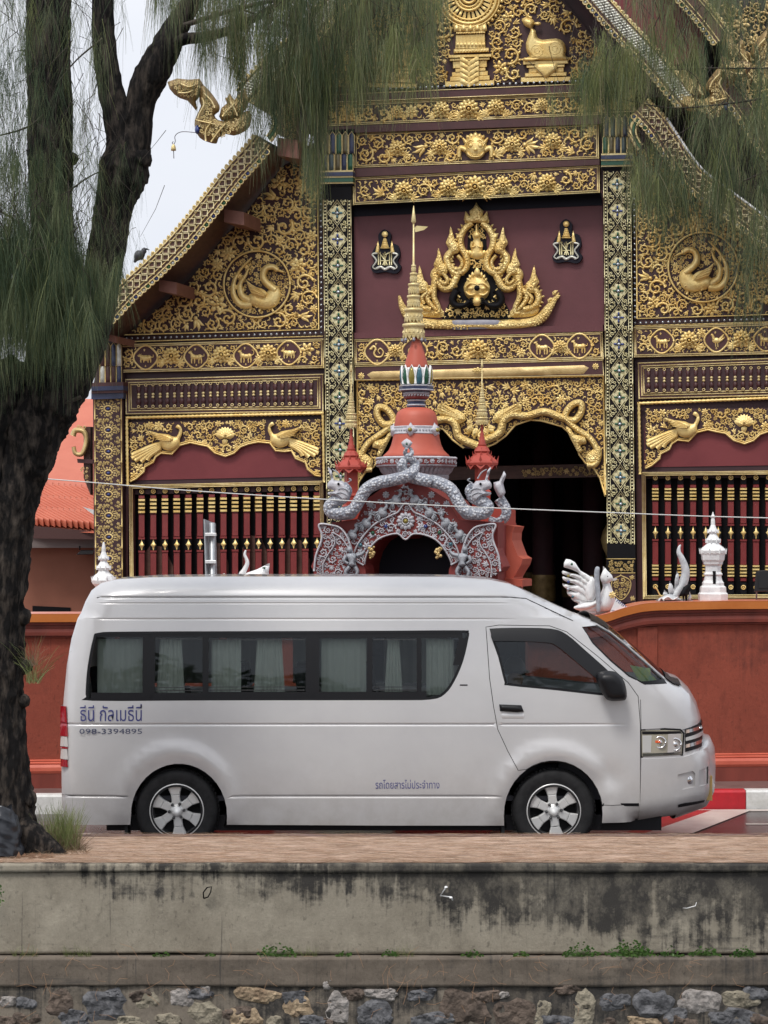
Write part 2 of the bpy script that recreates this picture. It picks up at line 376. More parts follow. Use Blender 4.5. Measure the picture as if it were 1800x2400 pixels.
def concrete(name, base, light, dark, z_top, z_bot, streak, cut=(.5, .62)):
    "weathered cast concrete: black algae runs that start below the coping, pale patches, pits"
    m = bpy.data.materials.new(name); m.use_nodes = True; t = m.node_tree; b = t.nodes['Principled BSDF']; b.inputs['Roughness'].default_value = .88
    L = t.links.new; N = t.nodes.new
    g = N('ShaderNodeNewGeometry'); sep = N('ShaderNodeSeparateXYZ'); L(g.outputs['Position'], sep.inputs[0])
    def nz(sc, detail, scale3, rough=.6):
        mp_ = N('ShaderNodeMapping'); mp_.inputs['Scale'].default_value = scale3; L(g.outputs['Position'], mp_.inputs[0])
        n = N('ShaderNodeTexNoise'); n.inputs['Scale'].default_value = sc; n.inputs['Detail'].default_value = detail; n.inputs['Roughness'].default_value = rough; L(mp_.outputs[0], n.inputs[0]); return n.outputs[0]
    def ramp(v, p0, p1, c0, c1):
        r = N('ShaderNodeValToRGB'); r.color_ramp.elements[0].position = p0; r.color_ramp.elements[1].position = p1
        r.color_ramp.elements[0].color = (*c0, 1); r.color_ramp.elements[1].color = (*c1, 1); L(v, r.inputs[0]); return r.outputs[0]
    def math_(op, a, b_=None):
        n = N('ShaderNodeMath'); n.operation = op
        for i, q in enumerate((a, b_)):
            if q is None: continue
            if isinstance(q, (int, float)): n.inputs[i].default_value = q
            else: L(q, n.inputs[i])
        return n.outputs[0]
    def mix(f, a, c):
        n = N('ShaderNodeMix'); n.data_type = 'RGBA'
        if isinstance(f, float): n.inputs[0].default_value = f
        else: L(f, n.inputs[0])
        for i, q in ((6, a), (7, c)):
            if isinstance(q, tuple): n.inputs[i].default_value = (*q, 1)
            else: L(q, n.inputs[i])
        return n.outputs[2]
    c0 = ramp(nz(2.6, 10, (1, 1, .8), .7), .34, .66, base, light)
    c0 = mix(math_('MULTIPLY', nz(60, 3, (1, 1, 1)), .5), c0, tuple(x * .6 for x in base))
    c0 = mix(ramp(nz(34, 5, (1, 1, .6), .6), .60, .70, (0, 0, 0), (.6, .6, .6)), c0, tuple(x * .45 for x in base)); c0 = mix(ramp(nz(7, 8, (1, 1, .55), .75), .52, .66, (0, 0, 0), (.5, .5, .5)), c0, tuple(x * .62 for x in base))
    hgt = N('ShaderNodeMapRange'); L(sep.outputs[2], hgt.inputs[0]); hgt.inputs[1].default_value = z_bot; hgt.inputs[2].default_value = z_top; hgt.inputs[3].default_value = 0; hgt.inputs[4].default_value = 1
    side = N('ShaderNodeMapRange'); L(sep.outputs[0], side.inputs[0]); side.inputs[1].default_value = -2.5; side.inputs[2].default_value = 1.5; side.inputs[3].default_value = -.07; side.inputs[4].default_value = .07
    big = nz(1.5, 10, (1, 1, 1.5), .72); drip = nz(1, 7, (19, 1, 1.3), .6); thin = nz(1, 5, (42, 1, .8), .6); blotch = nz(5, 9, (1, 1, .8), .75)
    hb = math_('MULTIPLY', math_('SUBTRACT', hgt.outputs[0], .6), streak)
    v = math_('ADD', math_('ADD', math_('MULTIPLY', big, .52), math_('MULTIPLY', drip, .30)), math_('ADD', math_('MULTIPLY', blotch, .18), math_('ADD', hb, side.outputs[0])))
    msk = math_('MULTIPLY', ramp(v, cut[0], cut[1], (0, 0, 0), (1, 1, 1)), ramp(blotch, .36, .56, (.45, .45, .45), (.95, .95, .95)))
    c1 = mix(msk, c0, dark)
    ln = math_('MULTIPLY', ramp(math_('ADD', thin, math_('MULTIPLY', hb, .35)), .60, .68, (0, 0, 0), (.75, .75, .75)), ramp(big, .40, .58, (0, 0, 0), (1, 1, 1)))
    c1 = mix(ln, c1, tuple(x * 1.3 for x in dark))
    bandm = math_('MULTIPLY', ramp(nz(1, 6, (.8, 1, 14), .6), .58, .66, (0, 0, 0), (.6, .6, .6)), ramp(big, .46, .6, (0, 0, 0), (1, 1, 1)))
    c1 = mix(bandm, c1, tuple(x * 1.6 for x in dark))
    pale = ramp(nz(1.3, 8, (1, 1, 1.2), .7), .60, .74, (0, 0, 0), (.55, .55, .55))
    c1 = mix(pale, c1, tuple(min(1, x * 1.2) for x in light))
    L(c1, b.inputs['Base Color'])
    bp = N('ShaderNodeBump'); bp.inputs['Strength'].default_value = .45; bp.inputs['Distance'].default_value = .02
    L(math_('ADD', nz(16, 10, (1, 1, .8), .75), math_('MULTIPLY', v, .5)), bp.inputs['Height']); L(bp.outputs[0], b.inputs['Normal'])
    M[name] = m
concrete('concrete', (.25, .218, .168), (.38, .34, .27), (.024, .022, .021), .24, -.36, .20, (.484, .55))
concrete('wall_red', (.25, .052, .029), (.318, .070, .040), (.13, .030, .019), 1.75, .45, .16, (.565, .72))
concrete('concrete_ledge', (.125, .10, .078), (.20, .165, .13), (.035, .033, .031), -.3, -.7, .05, (.55, .68))
concrete('mortar', (.17, .143, .112), (.28, .238, .19), (.020, .019, .019), -.4, -1.2, .12, (.46, .54))
def paving(name):
    m = mat(name, (.46, .31, .22), .8, 0, (.66, .50, .40), 16, bump=.3, bs=120, stretch=(.3, 1.5, 1), ramp=(.3, .7), detail=9); return m
paving('pavement_pink')
mat('asphalt', (.050, .036, .038), .22, 0, (.085, .06, .06), 3, bump=.12, bs=200, stretch=(.5, 1.3, 1))
mat('sidewalk_grey', (.13, .075, .068), .5, 0, (.18, .11, .10), 4, bump=.2, bs=80)
mat('water', (.03, .04, .035), .08)
mat('earth', (.10, .085, .06), .9, 0, (.07, .075, .04), .3)
# ---------------------------------------------------------------- ground, road, pavements, water
random.seed(4)
def sheet(name, pts, m, kind='structure', th=.0):
    mb = MB(); mb.add(pts, [tuple(range(len(pts)))], 0, False); o = mb.build(name, m); return tag(o, kind=kind)
def rect(x0, y0, x1, y1, z): return [(x0, y0, z), (x1, y0, z), (x1, y1, z), (x0, y1, z)]
sheet('ground', rect(-700, 17.15, 700, 1500, -.03), 'earth')
sheet('water', rect(-700, 1.4, 700, 15.9, -2.1), 'water')
mb = MB(); mb.box((-700, -900, -2.6), (700, 1.6, .95)); tag(mb.build('bank', 'earth'), kind='structure')
sheet('road', rect(-300, 17.18, 300, 20.9, 0), 'asphalt')
kerbY = lambda X: 20.70 + .055 * X
# road markings
def mark(name, px, m, z=.004): return sheet(name, [ground(x, y, z) for x, y in px], m)
mark('edge_line', [(-900, 1905.5), (2700, 1893.5), (2700, 1897.5), (-900, 1910.5)], 'road_mark')
mark('lane_line', [(-900, 1957), (560, 1951), (560, 1954), (-900, 1961)], 'road_mark')
mark('lane_line', [(1748, 1930.2), (2700, 1928), (2700, 1930), (1748, 1932.2)], 'road_mark')
stripes = [(1511, 1622, 1668, 1761, 'road_mark'), (1428, 1511, 1585, 1668, 'road_red'), (1330, 1428, 1487, 1585, 'road_mark'), (1240, 1330, 1397, 1487, 'road_red'), (1140, 1240, 1297, 1397, 'road_mark')]
for a, b, c, d, m in stripes: mark('crossing_stripe', [(c, 1898.5), (d, 1898.5), (b, 1953), (a, 1953)], m, .008)
# far pavement with painted kerb stones
mb = MB(); X0, X1 = -300, 300
mb.add([(X0, kerbY(X0) + .155, .172), (X1, kerbY(X1) + .155, .172), (X1, 60, .172), (X0, 60, .172)], [(0, 1, 2, 3)], 0, False)
far_pave = tag(mb.build('pavement', 'sidewalk_grey'), kind='structure')
proto = {}
x1746 = (1746 - CX) / F * 20.95; step = 275 / F * 20.95
for k in range(-12, 9):
    X = x1746 + k * step; red = k % 2 == 1
    if red not in proto:
        mb = MB(); a = .003; d = .055 * step
        vs = [(a, 0, -.05), (step - a, d, -.05), (step - a, d, .160), (a, 0, .160), (a, .02, .18), (step - a, d + .02, .18), (step - a, d + .15, .18), (a, .15, .18), (a, .15, -.05), (step - a, d + .15, -.05)]
        mb.add(vs, [(0, 1, 2, 3), (3, 2, 5, 4), (4, 5, 6, 7), (7, 6, 9, 8), (0, 3, 4, 7, 8), (1, 9, 6, 5, 2)], 0, False)
        mb.map(lambda v: (v[0] + X, v[1] + kerbY(X), v[2]))
        proto[red] = mb.build('kerb_stone', 'kerb_red' if red else 'kerb_white', far_pave, origin=(X, kerbY(X), 0))
    else: dup(proto[red], (X, kerbY(X), 0), far_pave)
# near pavement on top of the retaining wall
ZP, YN, YFAR = .267, 15.67, 17.2
mb = MB(); nx = 60
for i in range(nx):
    xa, xb = -30 + i, -29 + i
    mb.add([(xa, YN + .05, ZP), (xb, YN + .05, ZP), (xb, YFAR, ZP), (xa, YFAR, ZP)], [(0, 1, 2, 3)], 0, False)
near_pave = tag(mb.build('pavement', 'pavement_pink'), kind='structure')
mb = MB(); mb.box((-30, YFAR - .12, -.1), (30, YFAR + .001, ZP + .004)); mb.build('kerb_edge', 'sidewalk_grey', near_pave)
# retaining wall
rw = thing('retaining_wall', (0, YN, -2.1), 'stained concrete retaining wall with rubble stone foot below the pavement', 'retaining wall')
def rough_panel(name, m, x0, x1, z0, z1, Y, nx, nz, disp, depth, parent, top=None, fs=2.2):
    mb = MB(); vs = []; fs_ = []
    for j in range(nz + 1):
        for i in range(nx + 1):
            x = x0 + (x1 - x0) * i / nx; z = z0 + (z1 - z0) * j / nz
            n = noise.fractal(Vector((x * fs, z * fs * 1.3, Y * 3)), 1., 2.1, 4)
            n2 = noise.noise(Vector((x * 1.7, 3.1, Y))) * .012 if j in (0,) else (noise.noise(Vector((x * 3.3, 7.7, Y))) * .006 if j == nz else 0)
            vs.append((x, Y + n * disp, z + n2))
    w = nx + 1
    for j in range(nz):
        for i in range(nx): fs_.append((j * w + i, j * w + i + 1, j * w + w + i + 1, j * w + w + i))
    s = len(vs)
    for i in range(nx + 1): vs.append((vs[nz * w + i][0], Y + depth, vs[nz * w + i][2]))
    for i in range(nx): fs_.append((nz * w + i, nz * w + i + 1, s + i + 1, s + i))
    s = len(vs)
    for i in range(nx + 1): vs.append((vs[i][0], Y + depth, vs[i][2]))
    for i in range(nx): fs_.append((i + 1, i, s + i, s + i + 1))
    mb.add(vs, fs_, 0, True); return mb.build(name, m, parent)
rough_panel('coping', 'concrete', -12, 12, .215, ZP + .002, YN - .022, 400, 3, .004, .09, rw)
rough_panel('concrete_band', 'concrete', -12, 12, -.372, .213, YN, 400, 30, .007, .3, rw)
rough_panel('ledge', 'concrete_ledge', -12, 12, -.585, -.388, YN - .10, 400, 12, .012, .3, rw, fs=4)
rough_panel('mortar', 'mortar', -12, 12, -2.3, -.565, YN - .085, 500, 60, .012, .3, rw, fs=3.2)
SP = Plane(900, YN - .085, 0)
def stone(px, py, w, h, m, dep=.02):
    sd = rnd(0, 99); n = 22; th = rnd(-.5, .5); pl = []
    for i in range(n):
        a = 2 * pi * i / n; sq = 1 / max(abs(cos(a)), abs(sin(a))) ** .45; r = .86 * sq * (1 + .34 * noise.fractal(Vector((cos(a) * 1.3, sin(a) * 1.3, sd)), 1., 2.1, 4)); x, y = w / 2 * r * cos(a), h / 2 * r * sin(a); pl.append((px + x * cos(th * .5) - y * sin(th * .5), py + y * cos(th * .5) + x * sin(th * .5)))
    mb = MB()
    mb.pillow(pl, dep, .002, step=max(4., min(w, h) / 7), edge=min(w, h) * .12, skirt=.03, tilt=lambda x, y: .016 * noise.fractal(Vector((x * .06, y * .06, sd)), 1., 2.1, 4) + .006 * noise.cell(Vector((x * .07, y * .07, sd))))
    mb.s = [rnd() < .15 for _ in mb.s]
    return mb.build('stone', m, rw, mp=SP)
SW, SCm, SO, SG, SB = 'stone_white', 'stone_cream', 'stone_ochre', 'stone_grey', 'stone_brown'
stones = [(35, 750, 70, 40, SW), (785, 730, 84, 74, SW), (887, 700, 42, 52, SW), (1110, 720, 185, 62, SO), (1285, 765, 115, 95, SO), (1465, 775, 84, 115, SW), (890, 808, 130, 95, SCm), (635, 745, 85, 72, SCm),
          (450, 770, 180, 120, SG), (265, 760, 105, 115, SB), (1050, 825, 130, 80, SO), (1415, 678, 50, 40, SW), (1640, 720, 120, 40, SW), (1610, 810, 150, 110, SG), (110, 825, 110, 55, SB), (580, 845, 150, 50, SCm), (1180, 835, 60, 50, SCm), (740, 850, 90, 60, SB), (330, 860, 110, 60, SG), (1390, 850, 90, 50, SB)]
stones2 = [(20, 715, 66, 38, SW), (350, 770, 195, 150, SB), (510, 725, 58, 26, SW), (560, 805, 175, 125, SB), (862, 795, 90, 175, SCm), (985, 755, 104, 66, SG), (1165, 755, 155, 112, SG), (1262, 815, 95, 66, SG), (1365, 752, 158, 88, SW), (1535, 738, 145, 66, SCm), (1120, 840, 125, 44, SO), (1560, 828, 185, 74, SG), (685, 800, 55, 105, SCm), (180, 840, 130, 60, SG), (960, 850, 80, 50, SB), (770, 850, 70, 50, SB)]
for L, ox in ((stones, 0), (stones2, 900)):
    for x, y, w, h, m in L: stone(ox + .5425 * x, 1940 + .5425 * y, w * .70, h * .70, m, .008 + .006 * rnd())
for x, y, w, h, m in ((60, 2352, 60, 34, SG), (170, 2385, 90, 44, SG), (330, 2335, 60, 30, SB), (470, 2330, 70, 30, SG), (560, 2378, 80, 46, SB), (690, 2340, 70, 44, SG), (735, 2392, 70, 30, SG), (830, 2330, 60, 30, SB), (880, 2390, 90, 36, SG), (985, 2330, 80, 34, SG), (1030, 2385, 90, 44, SG), (1145, 2335, 70, 34, SB), (1300, 2395, 110, 40, SG), (1330, 2318, 70, 30, SB), (1455, 2345, 60, 36, SG), (1600, 2398, 100, 40, SB), (1690, 2388, 70, 36, SG), (1770, 2330, 70, 40, SG), (1780, 2392, 60, 36, SB), (10, 2395, 70, 30, SB), (395, 2390, 70, 34, SCm), (260, 2330, 40, 24, SG)): stone(x, y, w, h, m, .014)
for i in range(16): stone(random.choice((rnd(-300, -40), rnd(1850, 2100), rnd(0, 1800))), rnd(2425, 2600), rnd(50, 100), rnd(30, 60), random.choice((SCm, SO, SG, SG, SB, SB)), .02)
# ---------------------------------------------------------------- red boundary wall along the far pavement
wallY = lambda X: 21.47 + .09 * X
def sweep(mb, st, sec, mi=0):
    "st: stations (X, zt); sec: closed (y offset, z or ('t', dz)) section"
    k = len(sec); vs = []; fs = []
    for X, zt in st:
        for yo, z in sec: vs.append((X, wallY(X) + yo, zt + z[1] if isinstance(z, tuple) else z))
    for i in range(len(st) - 1):
        for j in range(k): fs.append((i * k + j, i * k + (j + 1) % k, i * k + k + (j + 1) % k, i * k + k + j))
    fs += [tuple(range(k)), tuple(range((len(st) - 1) * k, len(st) * k))]
    mb.add(vs, fs, mi, False)
def T(d): return ('t', d)
def bwall(st, label, piers):
    X0 = st[0][0]; r = thing('boundary_wall', (X0, wallY(X0), .17), label, 'wall')
    def part(name, m, sec):
        mb = MB(); sweep(mb, st, sec); return mb.build(name, m, r)
    part('wall_body', 'wall_red', [(0, .44), (0, T(-.20)), (.30, T(-.20)), (.30, .44)])
    cp = part('cap', 'cap_orange', [(-.10, T(-.083)), (-.10, T(-.004)), (.40, T(-.004)), (.40, T(-.083))])
    mb = MB(); sweep(mb, st, [(-.102, T(-.003)), (-.095, T(0)), (.40, T(0)), (.40, T(-.003))]); mb.build('cap_sky_sheen', 'cap_sky_pink', cp)  # pink sheet stands in for sky reflected on the top face
    mb = MB()
    for a, b, y in ((-.115, -.084, -.065), (-.15, -.115, -.04), (-.215, -.15, -.055), (-.235, -.215, -.025)): sweep(mb, st, [(y, T(a)), (y - .004, T((a + b) / 2)), (y, T(b)), (.3, T(b)), (.3, T(a))])
    mb.build('cornice_moulding', 'wall_mould', r)
    mb = MB()
    for a, b, y in ((.315, .40, -.075), (.40, .425, -.05), (.425, .445, -.03)): sweep(mb, st, [(y + .012, a), (y, a + (b - a) * .3), (y, a + (b - a) * .7), (y + .012, b), (.3, b), (.3, a)])
    mb.build('base_moulding', 'wall_salmon', r)
    part('plinth', 'wall_mould', [(-.06, .10), (-.06, .314), (.3, .314), (.3, .10)])
    for a, b in piers:
        mb = MB(); z = [q for q in st if q[0] >= a]; zt = z[0][1] if z else st[-1][1]
        vs = [(a, wallY(a) - .022, .446), (b, wallY(b) - .022, .446), (b, wallY(b) - .022, zt - .236), (a, wallY(a) - .022, zt - .236)]
        vs += [(x, y + .03, z_) for x, y, z_ in vs]
        mb.add(vs, [(0, 1, 2, 3), (0, 3, 7, 4), (1, 5, 6, 2)], 0, False); mb.build('pier', 'wall_red', r)
    return r
def wx(px): 
    a = (px - CX) / F; Y = 21.47 / (1 - .09 * a); return a * Y
def wz(px, py): Y = wallY(wx(px)); return H - (py - CY) * Y / F
zR = wz(1700, 1407)
ctrl = [(1236, 1449), (1320, 1449), (1381, 1444), (1420, 1436.7), (1457, 1424.7), (1493, 1415.6), (1517, 1412), (1545, 1410)]
st = [(p.x, p.y) for p in crom([(wx(a), wz(a, b)) for a, b in ctrl], 5, False)] + [(wx(1700), zR), (9, zR), (30, zR)]
bwall(st, 'red boundary wall whose orange cap swoops up, right of the gate and ahead of the van', [(wx(1494), wx(1540)), (wx(2000), wx(2046))])
zL = wz(130, 1437)
bwall([(-30, zL), (-9, zL), (wx(735), zL)], 'red boundary wall with level orange cap left of the gate, behind tree and van', [(wx(690), wx(735)), (wx(-150), wx(-104))])
# ---------------------------------------------------------------- the silver van
VY = 18.0
VP = lambda px, py: ((px - CX) * VY / F, H - (py - CY) * VY / F)
pxm = VY / F
RW, FW = VP(413, 1911), VP(1299, 1909)
RW = (RW[0], .345); FW = (FW[0], .345)
van = thing('van', ((RW[0] + FW[0]) / 2, VY + .85, 0), 'silver high-roof passenger van with blue lettering driving past the wall', 'van')
sil = [(150, 1935), (138.5, 1890), (138, 1800), (139, 1720), (143, 1640), (150, 1560), (160, 1500), (174, 1452), (189, 1412), (203, 1386), (224, 1370), (262, 1360), (341, 1355), (486, 1353), (700, 1353), (900, 1353),
       (1063, 1354), (1144, 1359), (1198, 1370), (1253, 1394), (1307, 1420), (1361, 1445), (1404, 1460), (1432, 1478), (1470, 1508), (1524, 1555), (1567, 1593), (1585, 1606), (1606, 1613), (1628, 1634), (1644, 1661), (1654, 1693), (1659, 1735), (1661, 1757),
       (1675, 1763), (1681, 1778), (1683, 1818), (1681, 1872), (1668, 1896), (1594, 1919), (1497, 1928)]
SIL = [Vector(VP(*p)) for p in sil]
bottom = [(1412, 1930)]
def arch(c, rx, ry, y0, n=22):
    a0 = math.asin(min(1, (y0 - c[1]) / ry)); return [(c[0] + rx * cos(a), c[1] + ry * -sin(a)) for a in np.linspace(-a0, pi + a0, n)]
fa = arch((1297, 1909), 116, 125, 1930); ra = arch((419, 1911), 113, 121, 1932)
low = [(1412, 1930)] + fa[1:-1] + [(1182, 1936), (900, 1936), (531, 1934)] + ra[1:-1] + [(304, 1934)]
OUT = SIL + [Vector(VP(*p)) for p in low]
xR, xF = SIL[1][0], VP(1683, 1800)[0]
silc = np.array([tuple(p) for p in SIL])
nose0 = VP(1470, 0)[0]
grooves = [(VP(0, 1698)[1], .011, .014), (VP(0, 1401)[1], .012, .016), (VP(0, 1452)[1], .009, .006), (VP(0, 1415)[1], .007, .004), (VP(0, 1867)[1], .012, .012)]
dents = [(VP(1425, 1822), .10, .030), (VP(1405, 1800), .07, -.006), (VP(760, 1760), .5, .006)]
def half(P):
    "half width of the body at points (x, z)"
    P = np.asarray(P, float).reshape(-1, 2); x, z = P[:, 0], P[:, 1]
    w = np.full(len(P), .845)
    w -= .085 * np.clip((z - 1.02) / 1.05, 0, 1.3) ** 1.6
    w -= .03 * np.clip((.75 - z) / .6, 0, 1) ** 2
    w -= .30 * np.clip((x - nose0) / (xF - nose0), 0, 1) ** 2.1
    w -= .035 * np.clip((xR + .5 - x) / .5, 0, 1) ** 2
    d = seg_dist(P, silc, False)
    R = np.where(x > 1.7, .16, np.where(z > 1.95, .20, .11))
    t = np.clip(1 - d / R, 0, 1); w -= R * .95 * (1 - np.sqrt(np.clip(1 - t * t, 0, 1)))
    for c, rx in ((FW, .44), (RW, .435)):            # wheel-arch flares
        r = np.hypot(x - c[0], (z - .36) * .97); w += .026 * np.exp(-((r - .47) / .055) ** 2) * (z > .3)
    for zc, hw, dep in grooves[:]:
        lim = np.ones(len(P))
        if zc < 1.2 and zc > .8: lim = np.clip((VP(1470, 0)[0] - x) / .6, 0, 1)
        elif zc < .6: lim = (x < VP(1165, 0)[0]) * (np.hypot(x - RW[0], z - .36) > .46)
        elif zc > 2.05: lim = np.clip((VP(1205, 0)[0] - x) / .1, 0, 1) * (x > VP(222, 0)[0])
        else: lim = np.clip((VP(1220, 0)[0] - x) / .4, 0, 1) * np.clip((x - VP(215, 0)[0]) / .1, 0, 1)
        w -= dep * np.clip(1 - np.abs(z - zc) / hw, 0, 1) * lim
    for c, r, dep in dents: w -= dep * np.exp(-((x - c[0]) ** 2 + (z - c[1]) ** 2) / r ** 2)
    return w
zrows = sorted(set([round(v, 4) for v in np.arange(.30, 2.3, .055)] + [round(zc + k * hw, 4) for zc, hw, _ in grooves for k in (-1.6, -1, -.5, 0, .5, 1, 1.6)]))
def side_patch(mb, outline, holes=(), off=0., sgn=-1, mi=0, step=.055, lip=0.):
    ol = [Vector(p) for p in resamp(outline, step)]; hl = [[Vector(p) for p in resamp(h, step)] for h in holes]
    A = np.array([tuple(p) for p in ol]); G = np.array([(x, z) for z in zrows if A[:, 1].min() < z < A[:, 1].max() for x in np.arange(A[:, 0].min(), A[:, 0].max(), step * 1.3)]).reshape(-1, 2)
    if len(G):
        k = inside(G, ol) & (seg_dist(G, ol) > step * .3)
        for h in hl: k &= ~inside(G, h) & (seg_dist(G, h) > step * .3)
        G = G[k]
    vs, fs = tri2d(ol, hl, G); Q = np.array([v[:] for v in vs]); w = half(Q) + off
    mb.add([(q[0], VY + .85 + sgn * ww, q[1]) for q, ww in zip(Q, w)], fs, mi)
    if lip:                                             # turned-in edge so that gaps have depth
        for lp in [ol] + hl:
            B = np.array([tuple(p) for p in lp]); wb = half(B) + off; k = len(lp)
            mb.add([(q[0], VY + .85 + sgn * ww, q[1]) for q, ww in zip(B, wb)] + [(q[0], VY + .85 + sgn * (ww - lip), q[1]) for q, ww in zip(B, wb)], [(i, (i + 1) % k, k + (i + 1) % k, k + i) for i in range(k)], mi, False)
V2 = lambda L: [Vector(VP(*p)) for p in L]
# openings
winL = crom([(200, 1610), (204, 1560), (216, 1497), (228, 1484), (300, 1481), (600, 1480), (900, 1479), (1080, 1478), (1099, 1482), (1098, 1500), (1086, 1550), (1066, 1596), (1043, 1627), (1008, 1640), (900, 1641.5), (500, 1642), (215, 1643), (201, 1634)], 3)
winL = [tuple(p) for p in V2([tuple(p) for p in winL])]
doorW = [tuple(p) for p in V2([tuple(p) for p in crom([(1151, 1478), (1200, 1477), (1290, 1478), (1322, 1490), (1370, 1530), (1420, 1576), (1447, 1603), (1452, 1628), (1430, 1632), (1300, 1618), (1190, 1607), (1183, 1600), (1168, 1540)], 3)])]
door = V2([(1139, 1470), (1170, 1465), (1290, 1467), (1330, 1481), (1400, 1536), (1474, 1600), (1497, 1632), (1502, 1700), (1502, 1888), (1416, 1888)] + [p for p in fa if p[0] > 1230 and p[1] < 1890] + [(1214, 1806), (1190, 1762), (1166, 1710), (1156, 1655), (1147, 1590), (1141, 1500)])
doorh = [Vector(p) for p in door]
lampF = V2([(1503, 1712), (1560, 1711), (1598, 1714), (1606, 1722), (1603, 1772), (1504, 1774)])
bumperline = V2([(1503, 1775), (1604, 1774), (1676, 1764)])
bumper = V2([(1503, 1779), (1606, 1778), (1668, 1763), (1675, 1763), (1681, 1778), (1683, 1818), (1681, 1872), (1668, 1896), (1594, 1919), (1500, 1928)])
rb = V2([(150, 1935), (138.5, 1890), (138, 1866), (300, 1864)] + [p for p in ra if p[0] < 330 and p[1] > 1864][::1] + [(304, 1934)])
tail = V2([(136.5, 1657), (150, 1657), (158, 1668), (158.5, 1780), (154, 1797), (138, 1799)])
fogh = V2([(1592, 1818), (1630, 1812), (1636, 1818), (1636, 1850), (1604, 1854), (1596, 1840)])
grille2 = V2([(1646, 1812), (1674, 1806), (1674, 1848), (1646, 1850)])
def shrink(L, d):
    L = [Vector(p) for p in L]; k = len(L); ar = sum(L[i].x * L[(i + 1) % k].y - L[(i + 1) % k].x * L[i].y for i in range(k)); s = 1 if ar > 0 else -1; o = []
    for i in range(k):
        e1 = (L[i] - L[i - 1]); e2 = (L[(i + 1) % k] - L[i]); e1 = e1.normalized() if e1.length > 1e-9 else e2.normalized(); e2 = e2.normalized() if e2.length > 1e-9 else e1
        n = Vector((-e1.y - e2.y, e1.x + e2.x)); n = n.normalized() if n.length > 1e-6 else Vector((-e1.y, e1.x)); o.append(L[i] + n * d * s)
    return o
def edge_seal(mb, loop, o0, w_, off):
    a = shrink(loop, -o0); b = shrink(loop, w_); k = len(a); A = np.array([tuple(p) for p in a]); B = np.array([tuple(p) for p in b]); wa = half(A) + off; wb = half(B) + off
    mb.add([(p[0], VY + .85 - w, p[1]) for p, w in zip(A, wa)] + [(p[0], VY + .85 - w, p[1]) for p, w in zip(B, wb)], [(i, (i + 1) % k, k + (i + 1) % k, k + i) for i in range(k)])
scrn = V2([(1366, 1470), (1402, 1467), (1436, 1486), (1470, 1514), (1522, 1560), (1562, 1595), (1568, 1605), (1513, 1605), (1475, 1586), (1432, 1550), (1390, 1508)])
def shell(sgn):
    mb = MB()
    near = sgn < 0
    holes = [winL, doorh]
    ol = list(OUT)
    side_patch(mb, ol, holes + [lampF], 0, sgn, 0)
    return mb
# whole skin: both flanks joined across roof, screen, nose, floor by curved strips
def strips(mb, ring, mi, bulge, nseg=12, closed=False, off=0.):
    P = np.array([tuple(p) for p in ring]); w = half(P) + off; k = len(P)
    tn = np.roll(P, -1, 0) - np.roll(P, 1, 0); 
    if not closed: tn[0] = P[1] - P[0]; tn[-1] = P[-1] - P[-2]
    nn = np.stack([-tn[:, 1], tn[:, 0]], 1); nn /= np.maximum(np.linalg.norm(nn, axis=1)[:, None], 1e-9)
    vs = []; fs = []
    for i in range(k):
        for j in range(nseg + 1):
            s = -cos(pi * j / nseg); b = (1 - s * s) * (bulge[i] if hasattr(bulge, '__len__') else bulge)
            vs.append((P[i][0] + nn[i][0] * b, VY + .85 + s * w[i], P[i][1] + nn[i][1] * b))
    n1 = nseg + 1
    for i in range(k if closed else k - 1):
        for j in range(nseg): a = i * n1 + j; b = ((i + 1) % k) * n1 + j; fs.append((a, a + 1, b + 1, b))
    mb.add(vs, fs, mi)
mb = MB()
sidehole = [winL, doorh, lampF, scrn]
rsil = [Vector(p) for p in resamp(SIL, .04, False)]
side_patch(mb, rsil + [Vector(VP(*p)) for p in low], sidehole, 0, -1, 0, lip=.02)
side_patch(mb, rsil + [Vector(VP(*p)) for p in low], [winL, doorW, lampF, scrn], 0, 1, 0)
iw0 = min(range(len(rsil)), key=lambda i: (rsil[i] - Vector(VP(1412, 1464))).length); iw1 = min(range(len(rsil)), key=lambda i: (rsil[i] - Vector(VP(1580, 1603))).length)
def bul(seq): return [(.03 if p[1] > 2.0 and p[0] < 1.6 else .05) for p in seq]
strips(mb, rsil[:iw0 + 1], 0, .008); strips(mb, rsil[iw1:], 0, .10 * .6)
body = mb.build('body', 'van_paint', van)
mb = MB(); strips(mb, rsil[iw0:iw1 + 1], 0, .05); ws_ = mb.build('windscreen', 'glass_clear', van)
for sg_ in (-1, 1): mb = MB(); side_patch(mb, shrink(scrn, -.006), [], -.004, sg_, 0); mb.build('windscreen_corner', 'glass_clear', ws_)
mb = MB(); edge_seal(mb, scrn, .002, .010, .002); mb.build('corner_seal', 'van_black', ws_)
mb = MB(); side_patch(mb, V2([(1478, 1560), (1512, 1566), (1545, 1597), (1500, 1598)]), [], -.03, -1, 0, .03); mb.build('tax_sticker', 'sticker', ws_)
mb = MB(); side_patch(mb, V2([(1500, 1598), (1560, 1594), (1566, 1603), (1510, 1604)]), [], .004, -1, 0, .03); mb.build('cowl', 'van_black', ws_)
mb = MB(); strips(mb, [rsil[iw0 - 2] + Vector((0, .004)), rsil[iw0] + Vector((0, .004)), rsil[iw0 + 1] + Vector((0, .004))], 0, .05); strips(mb, [p + Vector((.002, .004)) for p in rsil[iw1 - 1:iw1 + 2]], 0, .052); mb.build('windscreen_seal', 'van_black', body)
